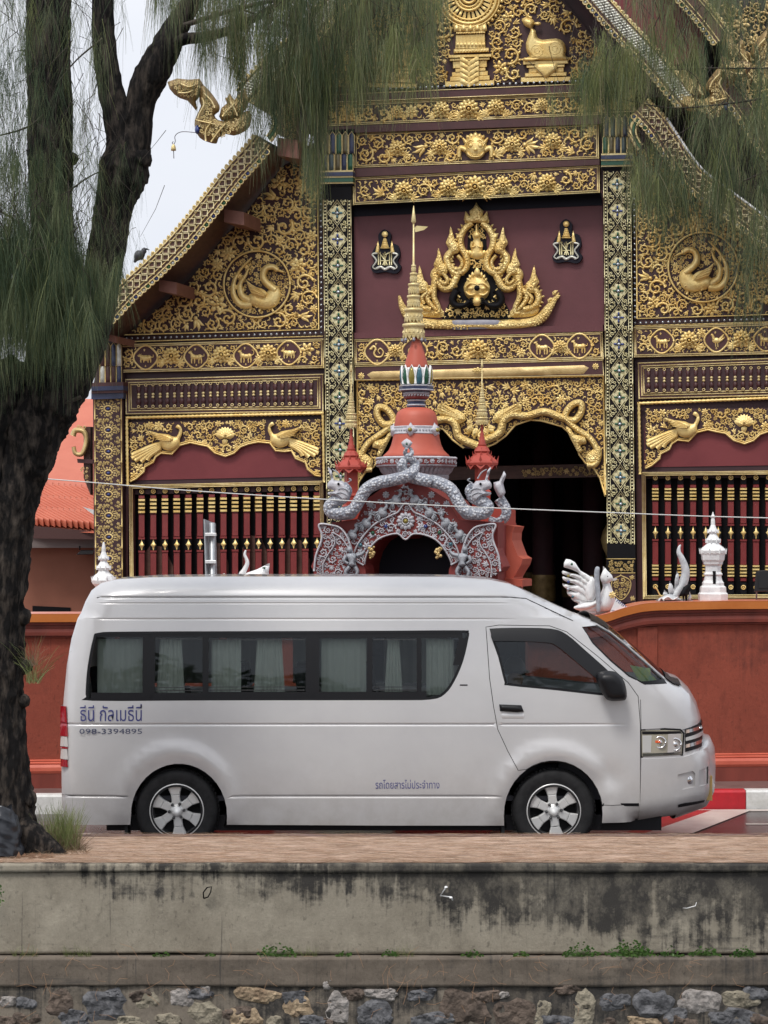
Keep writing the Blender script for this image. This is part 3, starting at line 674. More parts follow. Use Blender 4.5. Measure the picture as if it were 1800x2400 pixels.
# inner black shell: door gaps and sills read dark
mb = MB()
gap = [p for p in resamp(doorh, .06)]
for lp in (gap,):
    P = np.array([tuple(p) for p in lp]); w = half(P) - .018; k = len(P); c = P.mean(0); q = c + (P - c) * .965; q2 = c + (P - c) * 1.02
    mb.add([(a[0], VY + .85 - ww, a[1]) for a, ww in zip(q, w)] + [(a[0], VY + .85 - ww, a[1]) for a, ww in zip(q2, w)], [(i, (i + 1) % k, k + (i + 1) % k, k + i) for i in range(k)])
mb.build('door_seal', 'van_black', body)
# front door
pass
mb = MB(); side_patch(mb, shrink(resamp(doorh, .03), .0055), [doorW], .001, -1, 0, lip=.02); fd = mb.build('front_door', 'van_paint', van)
mb = MB(); side_patch(mb, shrink(doorW, -.012), [], -.014, -1, 0); mb.build('door_window', 'glass_front', fd)
mb = MB(); k_ = len(doorW); 
pass
edge_seal(mb, doorW, .001, .02, -.004); mb.build('window_seal', 'van_black', fd)
# rain visor: a curved dark blade standing off the glass
vt = V2([tuple(p) for p in crom([(1148, 1474), (1200, 1472), (1292, 1474), (1330, 1488), (1372, 1524), (1415, 1562), (1440, 1586)], 3, False)]); vb = V2([tuple(p) for p in crom([(1156, 1503), (1200, 1503), (1280, 1506), (1305, 1514), (1345, 1546), (1390, 1584), (1418, 1606)], 3, False)])
mb = MB(); A = np.array([tuple(p) for p in vt]); B = np.array([tuple(p) for p in vb]); C = (A + B) / 2; k = len(A); wa, wc, wb = half(A) + .004, half(C) + .022, half(B) + .03
mb.add([(p[0], VY + .85 - w, p[1]) for P, ww in ((A, wa), (C, wc), (B, wb)) for p, w in zip(P, ww)], [(r * k + i, r * k + i + 1, r * k + k + i + 1, r * k + k + i) for r in (0, 1) for i in range(k - 1)]); mb.build('window_visor', 'van_black', fd)
# handle with its cup
mb = MB(); hx, hz = VP(1198, 1659); w0 = half([(hx, hz)])[0]; yb = VY + .85 - w0
mb.pillow([Vector(p) + Vector((0, 0)) for p in V2([(1170, 1651), (1222, 1653), (1228, 1668), (1212, 1670), (1172, 1667)])], .028, 0, .015, .018, skirt=.02); mb.map(lambda v: (v[0], yb - .003 - v[2], v[1])); mb.build('door_handle', 'van_black', fd)
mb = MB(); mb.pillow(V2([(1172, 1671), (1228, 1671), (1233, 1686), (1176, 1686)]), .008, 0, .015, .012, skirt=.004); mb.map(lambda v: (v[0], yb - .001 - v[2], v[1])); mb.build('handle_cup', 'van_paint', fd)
mb = MB(); a = np.array([tuple(p) for p in V2([(1414, 1883), (1498, 1883), (1498, 1890), (1410, 1890)])]); w = half(a) + .004; mb.add([(p[0], VY + .85 - ww, p[1]) for p, ww in zip(a, w)], [(0, 1, 2, 3)]); mb.build('sill_strip', 'van_black', fd)
# long side window: glass, dark frames
mb = MB(); side_patch(mb, shrink(winL, -.012), [], -.012, -1, 0); sw = mb.build('side_window', 'glass_tint', van)
mb = MB(); edge_seal(mb, winL, .001, .022, -.003)
def band(x0, x1, y0=1484, y1=1641, off=-.007, sl=0):
    q = [(x0 + sl, y0), (x1 + sl, y0), (x1, y1), (x0, y1)]; A = [Vector(p) for p in resamp(V2(q), .05)]; side_patch(mb, A, [], off)
for a, b in ((333, 362), (474, 488), (716, 748), (860, 873), (977, 988)): band(a, b)
band(470, 1000, 1622, 1640); band(212, 470, 1624, 1641); band(486, 720, 1484, 1496); band(210, 480, 1484, 1494); band(748, 1085, 1484, 1496); band(1062, 1080, 1496, 1560, sl=14)
mb.build('window_frame', 'van_black', sw)
mb = MB(); side_patch(mb, shrink(winL, -.012), [], -.012, 1, 0); mb.build('side_window', 'glass_tint', van)
mb = MB(); side_patch(mb, shrink(doorW, -.012), [], -.012, 1, 0); mb.build('door_window', 'glass_front', van)
mb = MB()
for x0, x1, z0, z1 in ((364, 472, 1497, 1620), (490, 714, 1499, 1619), (875, 976, 1499, 1619)):
    for a, b, c, d in ((x0, x1, z0, z0 + 2), (x0, x1, z1 - 2, z1), (x0, x1, z1 - 9, z1 - 7.5)): band(a, b, c, d, -.009)
mb.build('window_rail', 'alloy_dark', sw)
# curtains, seats, driver
for x0, x1, t, yo in ((222, 332, 0, 0), (366, 425, 1, 0), (492, 562, 0, 0), (596, 662, 1, 0), (752, 858, 0, 0), (905, 940, 1, 0), (1000, 1066, 0, 0), (226, 480, 0, 1.4), (500, 640, 0, 1.4), (668, 870, 0, 1.4), (900, 1070, 0, 1.4)):
    mb = MB(); n = 26; vs = []; xa, xb = VP(x0, 0)[0], VP(x1, 0)[0]; za, zb = VP(0, 1500)[1], VP(0, 1632)[1]
    for j, z in enumerate((za, (za + zb) / 2, zb)):
        for i in range(n + 1):
            x = xa + (xb - xa) * i / n + (.03 * (j - 1) * t * (i / n - .5)); vs.append((x, VY + .17 + yo + (.008 * sin(i * 1.7 + x0) + .006 * sin(i * .6) + .05 * (z - za)) * (1 if yo == 0 else -1), z))
    mb.add(vs, [(j * (n + 1) + i, j * (n + 1) + i + 1, (j + 1) * (n + 1) + i + 1, (j + 1) * (n + 1) + i) for j in (0, 1) for i in range(n)]); mb.build('curtain', 'curtain', van)
def seat_at(x, y):
    mb = MB()
    for prof, z0, z1 in ((((0, 0), (.48, 0), (.48, .46), (0, .46)), .55, .70),): mb.prism([(x + a, y + b) for a, b in prof], z0, z1, 0, .03)
    mb.add(*loft_box([(x, y, .68), (x - .10, y, 1.28)], .13, .46)); mb.add(*loft_box([(x - .10, y + .1, 1.30), (x - .13, y + .1, 1.50)], .10, .26)); return mb
def loft_box(path, t, w):
    vs = []; fs = []
    for x, y, z in path: vs += [(x, y, z), (x + t, y, z), (x + t, y + w, z), (x, y + w, z)]
    for i in range(len(path) - 1): fs += [(4 * i + j, 4 * i + (j + 1) % 4, 4 * i + 4 + (j + 1) % 4, 4 * i + 4 + j) for j in range(4)]
    fs += [(0, 3, 2, 1), tuple(4 * (len(path) - 1) + j for j in range(4))]; return vs, fs
s0 = None
for px in (230, 400, 570, 720, 880, 1180):
    for y in (VY + .30, VY + .98):
        x = VP(px, 0)[0]
        if s0 is None: s0 = seat_at(x, y).build('seat', 'seat', van, origin=(x, y, .55))
        else: dup(s0, (x, y, .55), van)
mb = MB(); mb.box((xR + .12, VY + .12, .42), (1.6, VY + 1.58, .46)); mb.box((xR + .42, VY + .2, 1.96), (1.1, VY + 1.5, 1.98)); mb.box((1.45, VY + .2, .42), (2.35, VY + 1.5, 1.08)); mb.build('cabin_lining', 'seat', van)
mb = MB(); mb.box((1.55, VY + .14, 1.06), (2.15, VY + 1.56, 1.20), 0, .04); dsh = mb.build('dashboard', 'van_black', van)
mb = MB()
def skin_body(name, verts, edges, rad, m, parent, sub=2, origin=None):
    me = bpy.data.meshes.new(name); me.from_pydata(verts, edges, []); o = bpy.data.objects.new(name, me); COL.objects.link(o)
    mo = o.modifiers.new('s', 'SKIN'); lay = me.skin_vertices[0].data
    for i, r in enumerate(rad): lay[i].radius = r if hasattr(r, '__len__') else (r, r)
    lay[0].use_root = True
    ms = o.modifiers.new('d', 'SUBSURF'); ms.levels = sub; ms.render_levels = sub
    bpy.context.view_layer.update(); me2 = bpy.data.meshes.new_from_object(o.evaluated_get(bpy.context.evaluated_depsgraph_get()))
    o.modifiers.clear(); o.data = me2; me2.materials.clear(); me2.materials.append(M[m]); me2.polygons.foreach_set('use_smooth', [True] * len(me2.polygons))
    WP[o.name] = Vector((0, 0, 0))
    if parent: o.parent = parent; o.location = -WP[parent.name]
    return o
# driver at the wheel, blue shirt
dx, dy = VP(1215, 0)[0], VY + .53
drv = thing('person', (dx, dy, .72), 'driver in blue shirt sitting at the wheel behind the dark door window', 'person')
S3 = [(0, 0, .78), (-.03, 0, .98), (-.05, 0, 1.16), (-.03, 0, 1.27), (.0, 0, 1.34), (.015, 0, 1.46), (-.05, -.19, 1.22), (.04, -.24, 1.0), (.30, -.16, 1.05), (-.05, .19, 1.22), (.04, .24, 1.0), (.30, .16, 1.05), (.42, -.1, .76), (.46, -.1, .46), (.42, .1, .76), (.46, .1, .46), (.36, -.15, 1.07), (.36, .15, 1.07)]
E3 = [(0, 1), (1, 2), (2, 3), (3, 4), (4, 5), (2, 6), (6, 7), (7, 8), (2, 9), (9, 10), (10, 11), (0, 12), (12, 13), (0, 14), (14, 15), (8, 16), (11, 17)]
R3 = [(.16, .13), (.17, .12), (.18, .12), (.07, .06), (.055, .055), (.085, .10), .065, .05, .04, .065, .05, .04, .085, .055, .085, .055, .04, .04]
skin_body('body', [(dx + a, dy + b, c) for a, b, c in S3], E3, R3, 'skin', drv)
skin_body('shirt', [(dx + a, dy + b, c) for a, b, c in S3[:3] + [S3[6], S3[7], S3[9], S3[10]]], [(0, 1), (1, 2), (2, 3), (3, 4), (2, 5), (5, 6)], [(.175, .15), (.185, .135), (.19, .13), .08, .065, .08, .065], 'shirt_blue', drv)
mb = MB(); mb.dome((dx + .0, dy, 1.47), .098, .125, 0, 14, 4, .088); mb.build('hair', 'hair', drv)
mb = MB(); mb.dome((dx + .105, dy, 1.45), .022, .03, 0, 8, 2, .016); mb.build('nose', 'skin', drv)
mb = MB(); c = Vector((dx + .38, dy, 1.05)); mb.tube([c + Vector((.10 * cos(a) * .35, .19 * sin(a), .19 * cos(a))) for a in np.linspace(0, 2 * pi, 25)], .013, 6); mb.build('steering_wheel', 'van_black', van)
# mirror
mb = MB(); mx, mz = VP(1430, 1607); my = VY - .13
mb.pillow([(a, b) for a, b in crom(V2([(1394, 1585), (1404, 1573), (1436, 1572), (1456, 1588), (1465, 1615), (1464, 1636), (1450, 1640), (1420, 1638), (1404, 1612)]), 3)], .085, 0, .025, .06, skirt=.03)
mb.map(lambda v: (v[0], my + .02 - v[2], v[1])); wm = mb.build('wing_mirror', 'van_black', van)
mb = MB(); mb.tube([(mx - .02, my, mz - .06), (mx + .02, VY + .14, mz - .09)], .03, 8); mb.build('mirror_arm', 'van_black', wm)
# headlamp
mb = MB(); side_patch(mb, shrink(lampF, .004), [], .006, -1, 0, lip=.02); hl = mb.build('headlight', 'lamp_cream', van)
mb = MB(); side_patch(mb, [Vector(p) for p in resamp(V2([(1568, 1722), (1600, 1722), (1598, 1768), (1566, 1768)]), .03)], [], .0085, -1, 0, .04)
mb.build('reflector', 'lens_white', hl)
mb = MB()
for (x, y, r) in ((1585, 1747, 14), (1548, 1741, 13)):
    c = VP(x, y); w = half([c])[0]; t = MB(); t.ring((c[0], c[1], 0), r * pxm, 2.2 * pxm, .006, 0, 20); t.dome((c[0], c[1], 0), r * .45 * pxm, .008, 0, 10, 2); t.map(lambda v: (v[0], VY + .85 - w - .008 - v[2], v[1])); mb.add(t.v, t.f)
mb.build('bulb', 'chrome', hl)
mb = MB(); side_patch(mb, [Vector(p) for p in resamp(V2([(1505, 1714), (1598, 1716), (1603, 1722), (1505, 1721)]), .03)], [], .0088, -1, 0, .04); mb.build('brow_strip', 'van_black', hl)
mb = MB(); side_patch(mb, [Vector(p) for p in resamp(V2([(1506, 1766), (1602, 1765), (1602, 1770), (1506, 1772)]), .03)], [], .0088, -1, 0, .04); mb.build('chrome_strip', 'chrome', hl)
mb = MB(); side_patch(mb, [Vector(p) for p in resamp(V2([(1506, 1724), (1528, 1724), (1526, 1764), (1506, 1764)]), .03)], [], .0075, -1, 0, .04); mb.build('side_reflector', 'alloy', hl)
mb = MB(); c = VP(1542, 1739); w = half([c])[0]; mb.box((c[0] - .018, VY + .85 - w - .011, c[1] - .009), (c[0] + .022, VY + .85 - w + .01, c[1] + .009)); mb.build('indicator', 'lamp_orange', hl)
mb = MB(); edge_seal(mb, lampF, .012, .004, .003); mb.build('headlight_rim', 'van_black', hl)
# bumper skin stands proud, fog lamp pocket, lower grille, number plate seen end on
mb = MB(); side_patch(mb, bumper, [fogh, grille2], .012, -1, 0, .04, lip=.03)
bs = [Vector(p) for p in resamp(V2([(1606, 1778), (1668, 1763), (1675, 1763), (1681, 1778), (1683, 1818), (1681, 1872), (1668, 1896), (1594, 1919)]), .03, False)]; strips(mb, bs, 0, .10, off=.012)
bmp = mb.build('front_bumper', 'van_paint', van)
mb = MB(); side_patch(mb, shrink(fogh, -.004), [], -.035, -1, 0, .03); side_patch(mb, shrink(grille2, -.004), [], -.03, -1, 0, .03); q = V2([(1594, 1890), (1610, 1887), (1666, 1886), (1664, 1892), (1594, 1897)]); side_patch(mb, q, [], .015, -1, 0, .03); mb.build('bumper_recess', 'van_black', bmp)
for i in range(4):
    mb = MB(); q = V2([(1646, 1819 + i * 8), (1675, 1814 + i * 8.6), (1675, 1816 + i * 8.6), (1646, 1821 + i * 8)]); side_patch(mb, q, [], -.02, -1, 0, .03); mb.build('grille_bar', 'alloy', bmp)
mb = MB(); c = VP(1617, 1834); w = half([c])[0]; mb.dome((c[0], c[1], 0), 15 * pxm, .03, 0, 16, 3); mb.map(lambda v: (v[0], VY + .85 - w + .03 - v[2], v[1])); mb.build('fog_light', 'chrome', bmp)
mb = MB(); mb.box((xF - .055, VY + .45, VP(0, 1892)[1]), (xF + .02, VY + 1.05, VP(0, 1832)[1]), 0, .006); mb.build('number_plate', 'plate_yellow', bmp)
# grille between lamp and nose
for i, y in enumerate((1718, 1736, 1752)):
    mb = MB(); t = (0, 9, 4)[i]; q = [Vector(p) for p in resamp(V2([(1612, y - 4), (1659, y - 10 - t * .3), (1659.5, y - 3), (1612, y + 4)]), .02)]; side_patch(mb, q, [], .014, -1, 0, .02, lip=.02)
    strips(mb, V2([(1659.5, y - 10 - t * .3), (1660.5, y - 2)]), 0, .06); mb.build('grille_bar', 'chrome' if i != 1 else 'alloy', van)
mb = MB(); q = [Vector(p) for p in resamp(V2([(1610, 1714), (1656, 1702), (1660, 1758), (1611, 1766)]), .02)]; side_patch(mb, q, [], .005, -1, 0, .02); strips(mb, V2([(1656.5, 1702), (1659.5, 1735), (1661, 1757)]), 0, .058); mb.build('grille', 'van_black', van)
# bonnet and panel seams (narrow dark grooves lined in black)
def seam(px, name='panel_seam', wd=.006):
    mb = MB(); L = [Vector(p) for p in resamp(V2(px), .03, False)]; P = np.array([tuple(p) for p in L]); w = half(P)
    mb.tube([(p[0], VY + .85 - ww + .001, p[1]) for p, ww in zip(P, w)], wd * .5, 5); mb.build(name, 'van_black', body)
seam([(1502, 1640), (1503, 1712)]); seam([(1503, 1775), (1503, 1927)]); seam([(1508, 1710), (1560, 1709), (1604, 1714), (1655, 1702)]); None
seam([(139, 1866), (300, 1866)], wd=.004); seam([(222, 1402), (240, 1401), (1200, 1401), (1235, 1404), (1290, 1430), (1345, 1456)], wd=.009)
seam([(1078, 1606), (1096, 1606)], wd=.012)
# tail lamp in four bands
tl = None
for m, y0, y1 in (('tail_red', 1657, 1727), ('lens_white', 1728, 1751), ('tail_red', 1752, 1756), ('lens_white', 1757, 1781), ('tail_red', 1782, 1799)):
    mb = MB(); x0 = 136.5; q = [Vector(p) for p in resamp(V2([(138, y0), (156 if y0 > 1660 else 152, y0), (158, y1), (137, y1)]), .02)]; side_patch(mb, q, [], .010, -1, 0, .02, lip=.03)
    strips(mb, V2([(137.0, y1), (137.5, y0)]), 0, .01)
    o = mb.build('tail_light' if tl is None else 'tail_lens', m, van if tl is None else tl); tl = tl or o
# lettering
def vtext(body_, px, py, wpx, hpx, m, name='lettering'):
    me = text_mesh(body_, .1, name, m, None, None); A = np.array([v.co[:] for v in me.vertices]); lo, hi = A.min(0), A.max(0)
    o = bpy.data.objects.new(name, me); COL.objects.link(o); c = VP(px, py); w = half([(c[0] + wpx * pxm / 2, c[1])])[0]
    for v in me.vertices:
        x = (v.co.x - lo[0]) / (hi[0] - lo[0]) * wpx * pxm; z = (v.co.y - lo[1]) / (hi[1] - lo[1]) * hpx * pxm; wv = w
        v.co = (x, -.0015 - v.co.z, z)
    place(o, (c[0], VY + .85 - w, c[1]), body); o['kind'] = 'stuff'; return o
vtext('ธีนี กัลเมธีนี่', 187, 1690.5, 145, 40, 'ink_blue'); vtext('098-3394895', 186, 1720.5, 147, 12.5, 'ink_grey'); vtext('รถโดยสารไม่ประจำทาง', 880, 1848.5, 150, 21, 'ink_blue')
# windscreen sticker and wiper
mb = MB(); mb.box((VP(1506, 0)[0], VY + .33, VP(0, 1606)[1]), (VP(1536, 0)[0], VY + .34, VP(0, 1572)[1])); mb.build('tax_sticker', 'sticker', van)
mb = MB(); mb.tube([(VP(1500, 0)[0], VY + .2, VP(0, 1604)[1]), (VP(1575, 0)[0], VY + .5, VP(0, 1598)[1])], .012, 6); mb.build('wiper', 'van_black', van)
# wheels
def wheel(c, y0):
    mb = MB(); prof = [(.20, -.02), (.225, -.012), (.25, -.022), (.30, -.026), (.325, -.012), (.34, .02), (.342, .07), (.342, .13), (.335, .18), (.30, .20), (.2, .2)]
    vs = []
    mb.lathe(prof, n=48, cap=False); mb.map(lambda v: (v[0], v[2], v[1])); g = MB()
    for i in range(60):
        a = 2 * pi * i / 60; r = .345
        for y in (.035, .10): g.box((-.012, y, -.003), (.012, y + .035, .005)); q = g.v[-8:]; g.v[-8:] = [((r + z) * cos(a) - x * sin(a), y_, (r + z) * sin(a) + x * cos(a)) for x, y_, z in q]
    mb.add(g.v, g.f, 0, False); mb.map(lambda v: (v[0] + c[0], v[1] + y0, v[2] + c[1]))
    ty = mb.build('tyre', 'rubber', van, origin=(c[0], y0, c[1]))
    mb = MB(); mb.lathe([(.221, -.012), (.222, .0), (.205, .008), (.195, .02), (.19, .12), (.05, .13)], n=48, cap=False); mb.map(lambda v: (v[0] + c[0], v[2] + y0, v[1] + c[1])); rim = mb.build('rim', 'alloy_dark', ty)
    mb = MB(); mb.lathe([(.226, -.008), (.224, -.016), (.212, -.014), (.204, .004), (.2, .02)], n=48, cap=False); mb.map(lambda v: (v[0] + c[0], v[2] + y0, v[1] + c[1])); mb.build('rim_edge', 'alloy', ty)
    sp = MB()
    for k in range(6):
        a = pi / 2 + k * pi / 3 + .1
        for (r0, w0, r1, w1) in ((.05, .034, .13, .036), (.13, .036, .207, .062)):
            q = [(r0, -w0), (r1, -w1), (r1, w1), (r0, w0)]; o = len(sp.v); sp.prism(q, .045, (-.004 if r0 < .1 else .0), 0, .01)
            sp.v[o:] = [(x * cos(a) - y * sin(a), x * sin(a) + y * cos(a), z) for x, y, z in sp.v[o:]]
    sp.lathe([(.085, .04), (.080, .002), (.045, -.004), (.040, -.016), (.034, -.020), (.0, -.021)], n=24)
    sp.map(lambda v: (v[0] + c[0], v[2] + y0, v[1] + c[1])); sp.build('spokes', 'alloy', ty)
    nut = MB()
    for k in range(6): a = pi / 2 + pi / 6 + .1 + k * pi / 3; t = MB(); t.lathe([(.013, 0), (.012, -.02), (0, -.022)], (.062 * cos(a), .062 * sin(a), .0), 8); nut.add(t.v, t.f)
    nut.map(lambda v: (v[0] + c[0], v[2] + y0, v[1] + c[1])); nut.build('lug_nuts', 'alloy_dark', ty)
    return ty
for c in (RW, FW):
    t = wheel(c, VY + .055)
    f = dup(t, (c[0], VY + 1.65, c[1]), van); f.scale = (1, -1, 1)
    mb = MB(); n = 24; R = .455; vs = []
    for a in np.linspace(-.35, pi + .35, n): 
        for y in (VY + .03, VY + .55): vs.append((c[0] + R * .9 * cos(a), y, .36 + R * sin(a)))
    mb.add(vs, [(2 * i, 2 * i + 1, 2 * i + 3, 2 * i + 2) for i in range(n - 1)] + [tuple(range(1, 2 * n, 2))]); mb.build('wheel_arch_liner', 'van_black', body)
    mb = MB(); mb.box((c[0] - .43, VY + .05, .10), (c[0] - .405, VY + .27, .34)); mb.build('mud_flap', 'rubber', van)
mb = MB(); mb.box((-2.3, VY + .15, .17), (2.3, VY + 1.55, .30)); mb.build('underbody', 'van_black', van)
# ---------------------------------------------------------------- carved ornament: vine curls, leaves, flowers
random.seed(11)
def z_(ox, oy, k): return lambda *L: [(ox + k * x, oy + k * y) for x, y in L]
ZA, ZB, ZC = z_(0, 0, .4219), z_(650, 0, .3617), z_(1200, 0, .3617)
ZD, ZE, ZF, ZG = z_(200, 700, .3617), z_(700, 760, .3617), z_(1250, 760, .3315), z_(0, 800, .3165)
ZN, ZR, ZW, Z4 = z_(380, 150, .2049), z_(920, 460, .2471), z_(1020, 0, .217), z_(1440, 0, .2532)
LEAF_F = [(0, 1, 6), (1, 2, 7, 6), (2, 3, 7), (3, 4, 7), (4, 5, 6, 7), (5, 0, 6)]
def leaf_v(p, a, L, h, hook=.22, wd=.26):
    c, s = cos(a), sin(a); q = [(0, 0, 0), (.34, wd, 0), (.74, wd * .8, 0), (1.02, hook, 0), (.78, -wd * .6, 0), (.32, -wd, 0), (.30, .0, h), (.70, .04, h * .85)]
    return [(p[0] + L * (x * c - y * s), p[1] + L * (x * s + y * c), z) for x, y, z in q]
def m_curl(turn=1.35, leaves=6, bud=.17, w0=.135):
    mb = MB(); k = 22; pts = []; n = []
    for i in range(k):
        t = i / (k - 1); a = t * turn * 2 * pi; r = .95 - .80 * t ** .85; pts.append((r * cos(a), r * sin(a)))
    mb.ribbon(pts, [w0 * (1 - .5 * i / k) + .02 for i in range(k)], [.30 * (1 - .3 * i / k) for i in range(k)])
    for j in range(leaves):
        i = int(1 + j * (k * .66) / leaves); t = i / (k - 1); a = t * turn * 2 * pi; r = .95 - .80 * t ** .85
        p = (r * cos(a), r * sin(a)); mb.add(leaf_v(p, a + .75, .56 - .045 * j, .28, .26, .30), LEAF_F)
        if j % 2 == 0: mb.add(leaf_v(((r - .1) * cos(a), (r - .1) * sin(a)), a + 2.6, .40, .22, -.2, .3), LEAF_F)
    mb.dome((pts[-1][0], pts[-1][1], .05), bud, .34, 0, 6, 2); return mb
def m_flower(n=7, inner=5):
    mb = MB()
    for i in range(n): a = 2 * pi * i / n; mb.add(leaf_v((.25 * cos(a), .25 * sin(a)), a, .78, .22, .0, .36), LEAF_F)
    for i in range(inner): a = 2 * pi * i / inner + .3; mb.add([(x, y, z + .16) for x, y, z in leaf_v((.08 * cos(a), .08 * sin(a)), a, .5, .2, .0, .38)], LEAF_F)
    mb.dome((0, 0, .25), .2, .28, 0, 7, 2); return mb
def m_palm(n=5):
    mb = MB()
    for i in range(n): a = (i - (n - 1) / 2) * .42; mb.add(leaf_v((-.7, 0), a, 1.55 - .22 * abs(i - (n - 1) / 2), .25, .12 * (1 if a > 0 else -1), .15), LEAF_F)
    mb.dome((-.7, 0, 0), .25, .35, 0, 6, 2); return mb
def m_comma():
    mb = MB(); pts = [(-.9 + 1.5 * t, .75 * sin(2.6 * t) - .35) for t in np.linspace(0, 1, 9)] + [(.55, -.2), (.35, -.05)]
    mb.ribbon(pts, [.10 + .16 * sin(pi * min(1, i / 9)) for i in range(len(pts))], [.3] * len(pts)); mb.add(leaf_v((-.3, .1), 2.2, .6, .25), LEAF_F); return mb
CURLS = [m_curl(), m_curl(1.15, 5, .2, .16), m_curl(1.55, 7, .15, .12)]; FLOW = [m_flower(), m_flower(6, 4), m_flower(8, 5)]; PALMS = [m_palm(), m_palm(3)]; COMMA = m_comma()
def stamp(mb, src, c, r, a, hs=.0058, w=0., mirror=False, mi=0, ry=None):
    ca, sa = cos(a), sin(a); o = len(mb.v); q = r * hs; k = -1 if mirror else 1; rr = ry or r
    mb.v += [(c[0] + r * (x * ca - k * y * sa), c[1] + rr * (x * sa + k * y * ca), w + z * q) for x, y, z in src.v]
    mb.f += [tuple(i + o for i in f) for f in src.f]; mb.m += [mi] * len(src.f); mb.s += src.s
def fill(mb, poly, excl=(), rmax=26., rmin=4., w=.0, seed=1, flowers=.13, grid=1.6, pack=1.10, mi=0, hs=.0058, palm=.12):
    rg = random.Random(seed); A = np.array([tuple(p)[:2] for p in poly]); gx = np.arange(A[:, 0].min(), A[:, 0].max(), grid); gy = np.arange(A[:, 1].min(), A[:, 1].max(), grid)
    P = np.array([(x, y) for y in gy for x in gx]); P = P[inside(P, poly)]; D = seg_dist(P, poly)
    for e in excl:
        if len(e) == 3 and not hasattr(e[0], '__len__'): D = np.minimum(D, np.hypot(P[:, 0] - e[0], P[:, 1] - e[1]) - e[2])
        else: d = seg_dist(P, e); d[inside(P, e)] *= -1; D = np.minimum(D, d)
    n = 0
    while n < 900:
        i = int(D.argmax()); r = D[i]
        if r < rmin: break
        cap = rmax * rg.uniform(.55, 1.)
        if r > cap:                                       # wander a little inside the free space so circles do not line up
            c = np.flatnonzero(D >= cap); i = int(c[rg.randrange(len(c))]); r = cap
        x, y = P[i]; D = np.minimum(D, np.hypot(P[:, 0] - x, P[:, 1] - y) - r); n += 1
        a = rg.uniform(0, 6.28); mr = rg.random() < .5; q = rg.random()
        if r > rmax * .38: src = rg.choice(FLOW) if q < flowers else rg.choice(PALMS) if q < flowers + palm else rg.choice(CURLS)
        elif r > rmin * 1.5: src = COMMA if q < .45 else rg.choice(CURLS[1:]) if q < .75 else rg.choice(PALMS)
        else: src = COMMA
        stamp(mb, src, (x, y), r * pack, a, hs, w, mr, mi)
    return mb
def quad_line(mb, Q, wd, h, w=0., mi=0, inset=0.):
    Q = [Vector(q) for q in Q]; c = sum(Q, Vector((0, 0))) / 4
    if inset: Q = inset_quad(Q, inset)
    for i in range(4):
        a, b = Q[i], Q[(i + 1) % 4]; t = (b - a).normalized() * wd * .8; mb.ribbon([a - t, b + t], wd, h, w, mi)
def inset_quad(Q, d):
    Q = [Vector(q).to_2d() for q in Q]; o = []
    for i in range(4):
        a, b, c = Q[i - 1], Q[i], Q[(i + 1) % 4]; e1 = (b - a).normalized(); e2 = (c - b).normalized(); n = Vector((-e1.y - e2.y, e1.x + e2.x)); n = n / max(.2, n.length_squared / 2) 
        o.append(b + n * d)
    return o
def lerp(a, b, t): return a + (b - a) * t
def qpt(Q, s, t): return Vector((0, 0)) + (Vector(Q[0]) * (1 - s) + Vector(Q[1]) * s) * (1 - t) + (Vector(Q[3]) * (1 - s) + Vector(Q[2]) * s) * t
FP = Plane(1120, 30.0, .27)
NV = Vector((-.27, -1, 0)).normalized()                   # out of the temple front
def slab(name, poly, w, depth, m, parent, P=None, holes=(), nv=None):
    "plate whose face lies w in front of the plane, with real thickness behind it"
    P = P or FP; nv = nv or NV; vs, fs = tri2d(poly, holes); fr = [P(v.x, v.y, w) for v in vs]; mb = MB(); mb.add(fr, fs, 0, False)
    for lp in [poly] + list(holes):
        k = len(lp); f = [P(p[0], p[1], w) for p in lp]; mb.add(f + [q - nv * depth for q in f], [(i, (i + 1) % k, k + (i + 1) % k, k + i) for i in range(k)], 0, False)
    return mb.build(name, m, parent)
def relief(name, mb, m, parent, P=None, kind=None): o = mb.build(name, m, parent, mp=P or FP); return tag(o, kind=kind)
def beads(mb, a, b, step, r, h=None, w=0., mi=0, n=6):
    a, b = Vector(a), Vector(b); k = max(1, int((b - a).length / step))
    for i in range(k + 1): p = a.lerp(b, i / k); mb.dome((p.x, p.y, w), r, h or r * .0055, mi, n, 1 if r < 3 else 2)
def blob(mb, pts, h, w=.0, n=4, step=None, edge=None): mb.pillow(crom(pts, n) if n > 1 else pts, h, w, step, edge, 0, skirt=h * .4 if w else 0)
def vine(mb, pts, w0, w1, h, w=0., mi=0, n=8):
    P = crom(pts, n, False); k = len(P); mb.ribbon(P, [lerp(w0, w1, i / (k - 1)) for i in range(k)], h, w, mi)
# ---------------------------------------------------------------- the temple hall
base = FP(1120, 1700, 0); base.z = .17
tem = thing('temple_hall', base, 'tall temple hall with gilded carved gables, mosaic pillars and dark central doorway', 'temple')
def S(name, *a, **k): return slab(name, *a, **k)
